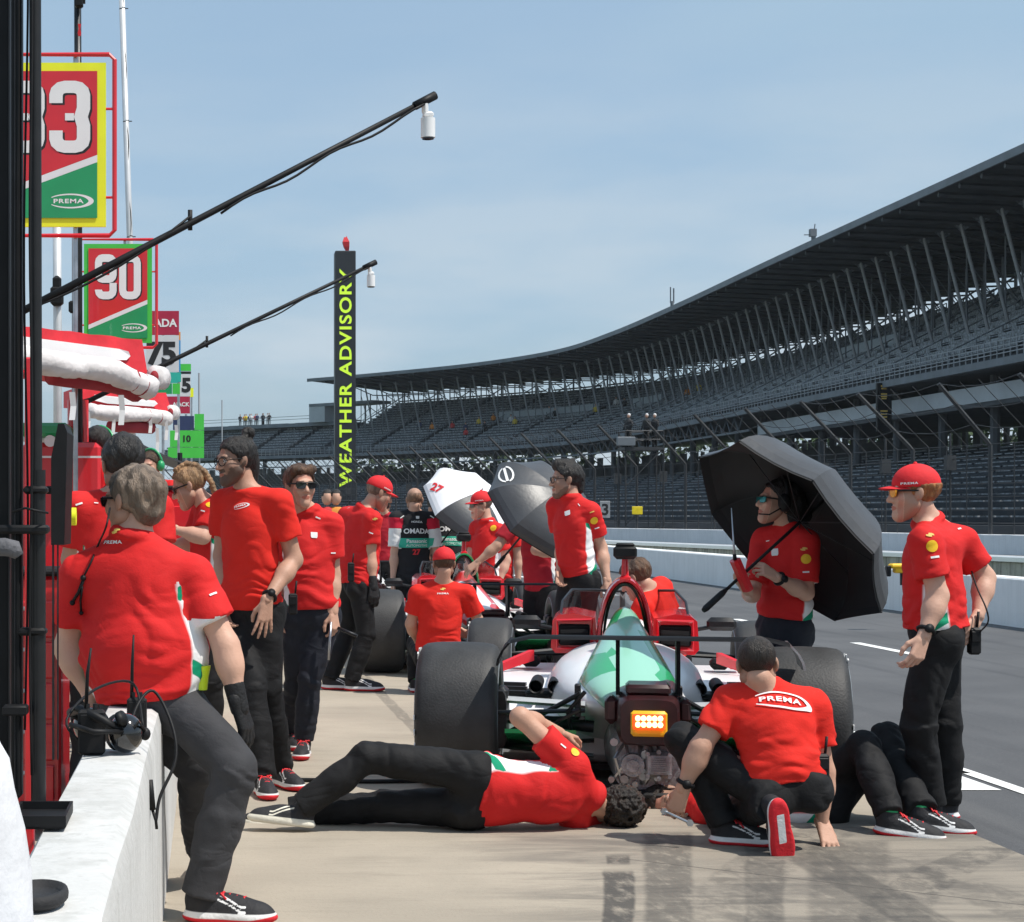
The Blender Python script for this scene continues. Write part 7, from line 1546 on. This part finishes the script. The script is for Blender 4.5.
# ---- belts radios, hand tools
def belt_radio(label, x, y, Y, h=.13):
    t = empty('two_way_radio', Wp(x,y,Y)-A3(0,0,h/2), label, 'radio'); q = Wp(x,y,Y); MB().rbox(q, (.05,.045,h), b=.01).rbox(q+A3(0,-.024,.02), (.04,.008,h*.4), b=.003).build('casing', M_BLACK, t); MB().tube([q+A3(.012,0,h/2-.01), q+A3(.02,0,h/2+.07)], .006, 7).build('antenna', M_BLACK, t, True); return t
BR1 = belt_radio('black radio on the back of the belt of the right hand capped person', 974, 641, 8.18, .12); belt_radio('black radio on the belt of the heavy capped person', 351, 572, 14.38, .15); belt_radio('black radio on the belt of the kneeling person', 822, 768, 7.62, .12); belt_radio('black radio on the belt of the young person in sunglasses', 293, 604, 10.42, .12)
MB().tube(catmull([Wp(*q) for q in ((958,527,8.30),(966,552,8.30),(976,585,8.22),(986,608,8.14),(988,622,8.14),(980,632,8.15))], 5), .0035, 6).build('cord', M_BLACK, BR1, True)
t = empty('metal_rod', Wp(330,655,10.4), 'short metal rod held by the young person in sunglasses', 'tool'); MB().cyl(Wp(331,622,10.46), Wp(328.5,660,10.44), .008, n=8).build('rod', M_STEEL, t, True); MB().cyl(Wp(338,628,10.44), Wp(357,636,10.38), .010, n=8).build('handle', M_DARKMET, t, True)
t = empty('spanner', Wp(670,828,7.75), 'small steel spanner in the hand of the kneeling person', 'tool'); q, r = Wp(664,811,7.70), Wp(690,823,7.66); mb = MB().cyl(q, r, .006, n=8)
for u in (q, r): mb.cyl(u-A3(0,.006,0), u+A3(0,.006,0), .015, n=6)
mb.build('shank', M_STEEL, t)
t = empty('handheld_radio', Wp(742,600,9.55), 'red handheld radio with a tall antenna in the hand of the umbrella holder', 'radio'); q0, q1 = Wp(748,590,9.58), Wp(735,560,9.54); d = nrm(q1-q0); x, y, z = frame_from(d); MB().loft([[p+x*a*.030+y*b*.024 for a, b in ((-1,-.5),(-.5,-1),(.5,-1),(1,-.5),(1,.5),(.5,1),(-.5,1),(-1,.5))] for p in (q0, q0+(q1-q0)*.5, q1)]).build('casing', M_RED, t, 'auto'); MB().tube([q1, q1+A3(-.005,0,.06), Wp(731.5,508,9.54)], [.008,.006,.0025], 6).build('antenna', M_STEEL, t, True); MB().cyl(q1, q1+A3(-.003,0,.03), .010, n=8).build('knob', M_BLACK, t, True)
t = empty('air_hose', Wp(300,783,9.5)*A3(1,1,0), 'thin black air hose lying across the concrete behind the lying person', 'hose'); pts = [(-.15,9.55),(.1,9.52),(.45,9.56),(.8,9.50),(1.1,9.52),(1.3,9.45)]; MB().tube(catmull([A3(x,y,.012) for x, y in pts], 6), .011, 8).build('hose', M_BLACK, t, True)
# ---- things cut by the lower left corner
t = empty('white_jacket', Wp(-10,920,2.85), 'white cloth jacket back cut off by the lower left corner', 'jacket')
rings = []
for i, (y, w) in enumerate(((735,-8),(760,8),(790,16),(830,24),(870,30),(910,34),(960,37),(1010,38))):
    c = Wp(-34, y, 2.85); hw = (w+34)*2.85/FOC; rings.append([c+A3(hw*math.copysign(abs(cos(a))**.7, cos(a))+.003*sin(i*2+a*3), .10*sin(a), 0) for a in np.linspace(0, 2*pi, 25)[:-1]])
MB().loft(rings).build('cloth', M_TARP if False else pm('white_jacket_cloth', (.62,.63,.66), .85, 0, .04, 12, .3, 20), t, True)
t = empty('foam_pad', Wp(45,915,3.75), 'black rounded foam pad lying on the white wall in the lower left corner', 'pad')
q = A3(-.295,3.17,.716); MB().loft([[q+A3(cos(a)*.052*r, sin(a)*.085*r, z) for a in np.linspace(0,2*pi,25)[:-1]] for r, z in ((.86,.0),(1,.008),(1.02,.016),(.97,.024),(.85,.026),(.80,.014))]).build('pad', pm('black_foam', (.018,.018,.02), .8, 0, .2, 20, .15, 160), t, True)

# ---- cabinets filling the pit box behind the wall
def cabinet(label, c, d, mat, nd, cat='cabinet', top=M_BLACK):
    t = empty('tool_cabinet', A3(c[0], c[1], 0), label, cat); MB().rbox((c[0],c[1],d[2]/2+.06), (d[0],d[1],d[2]-.12), b=.02).build('body', mat, t)
    MB().rbox((c[0],c[1],d[2]+.012), (d[0]+.03,d[1]+.03,.03), b=.01).build('top', top, t)
    for k in range(nd):
        z = .14+(d[2]-.24)*(k+.5)/nd; h = (d[2]-.24)/nd-.02; dr = MB().rbox((c[0]+.0,c[1]-d[1]/2-.008,z), (d[0]-.06,.02,h), b=.006).build('drawer', mat, t); MB().rbox((c[0],c[1]-d[1]/2-.028,z+h*.3), (d[0]*.6,.018,.018), b=.005).build('handle', M_STEEL, dr)
    for sx in (-1,1):
        for sy in (-1,1): MB().cyl((c[0]+sx*d[0]*.4-.015,c[1]+sy*d[1]*.4,.05), (c[0]+sx*d[0]*.4+.015,c[1]+sy*d[1]*.4,.05), .05, n=12).build('castor', M_BLACK, t)
    return t
cabinet('red tool cabinet with drawers standing behind the pit wall at the left', (-.95, 8.2), (.62,.5,1.12), M_RED, 5)
cabinet('black equipment case on castors behind the pit wall beside the red cabinet', (-.50, 9.6), (.40,.5,.92), M_BLACK, 3, 'case')
cabinet('tall red cabinet farther back in the pit box behind the braided person', (-.45, 12.6), (.7,.5,1.55), M_RED, 4)
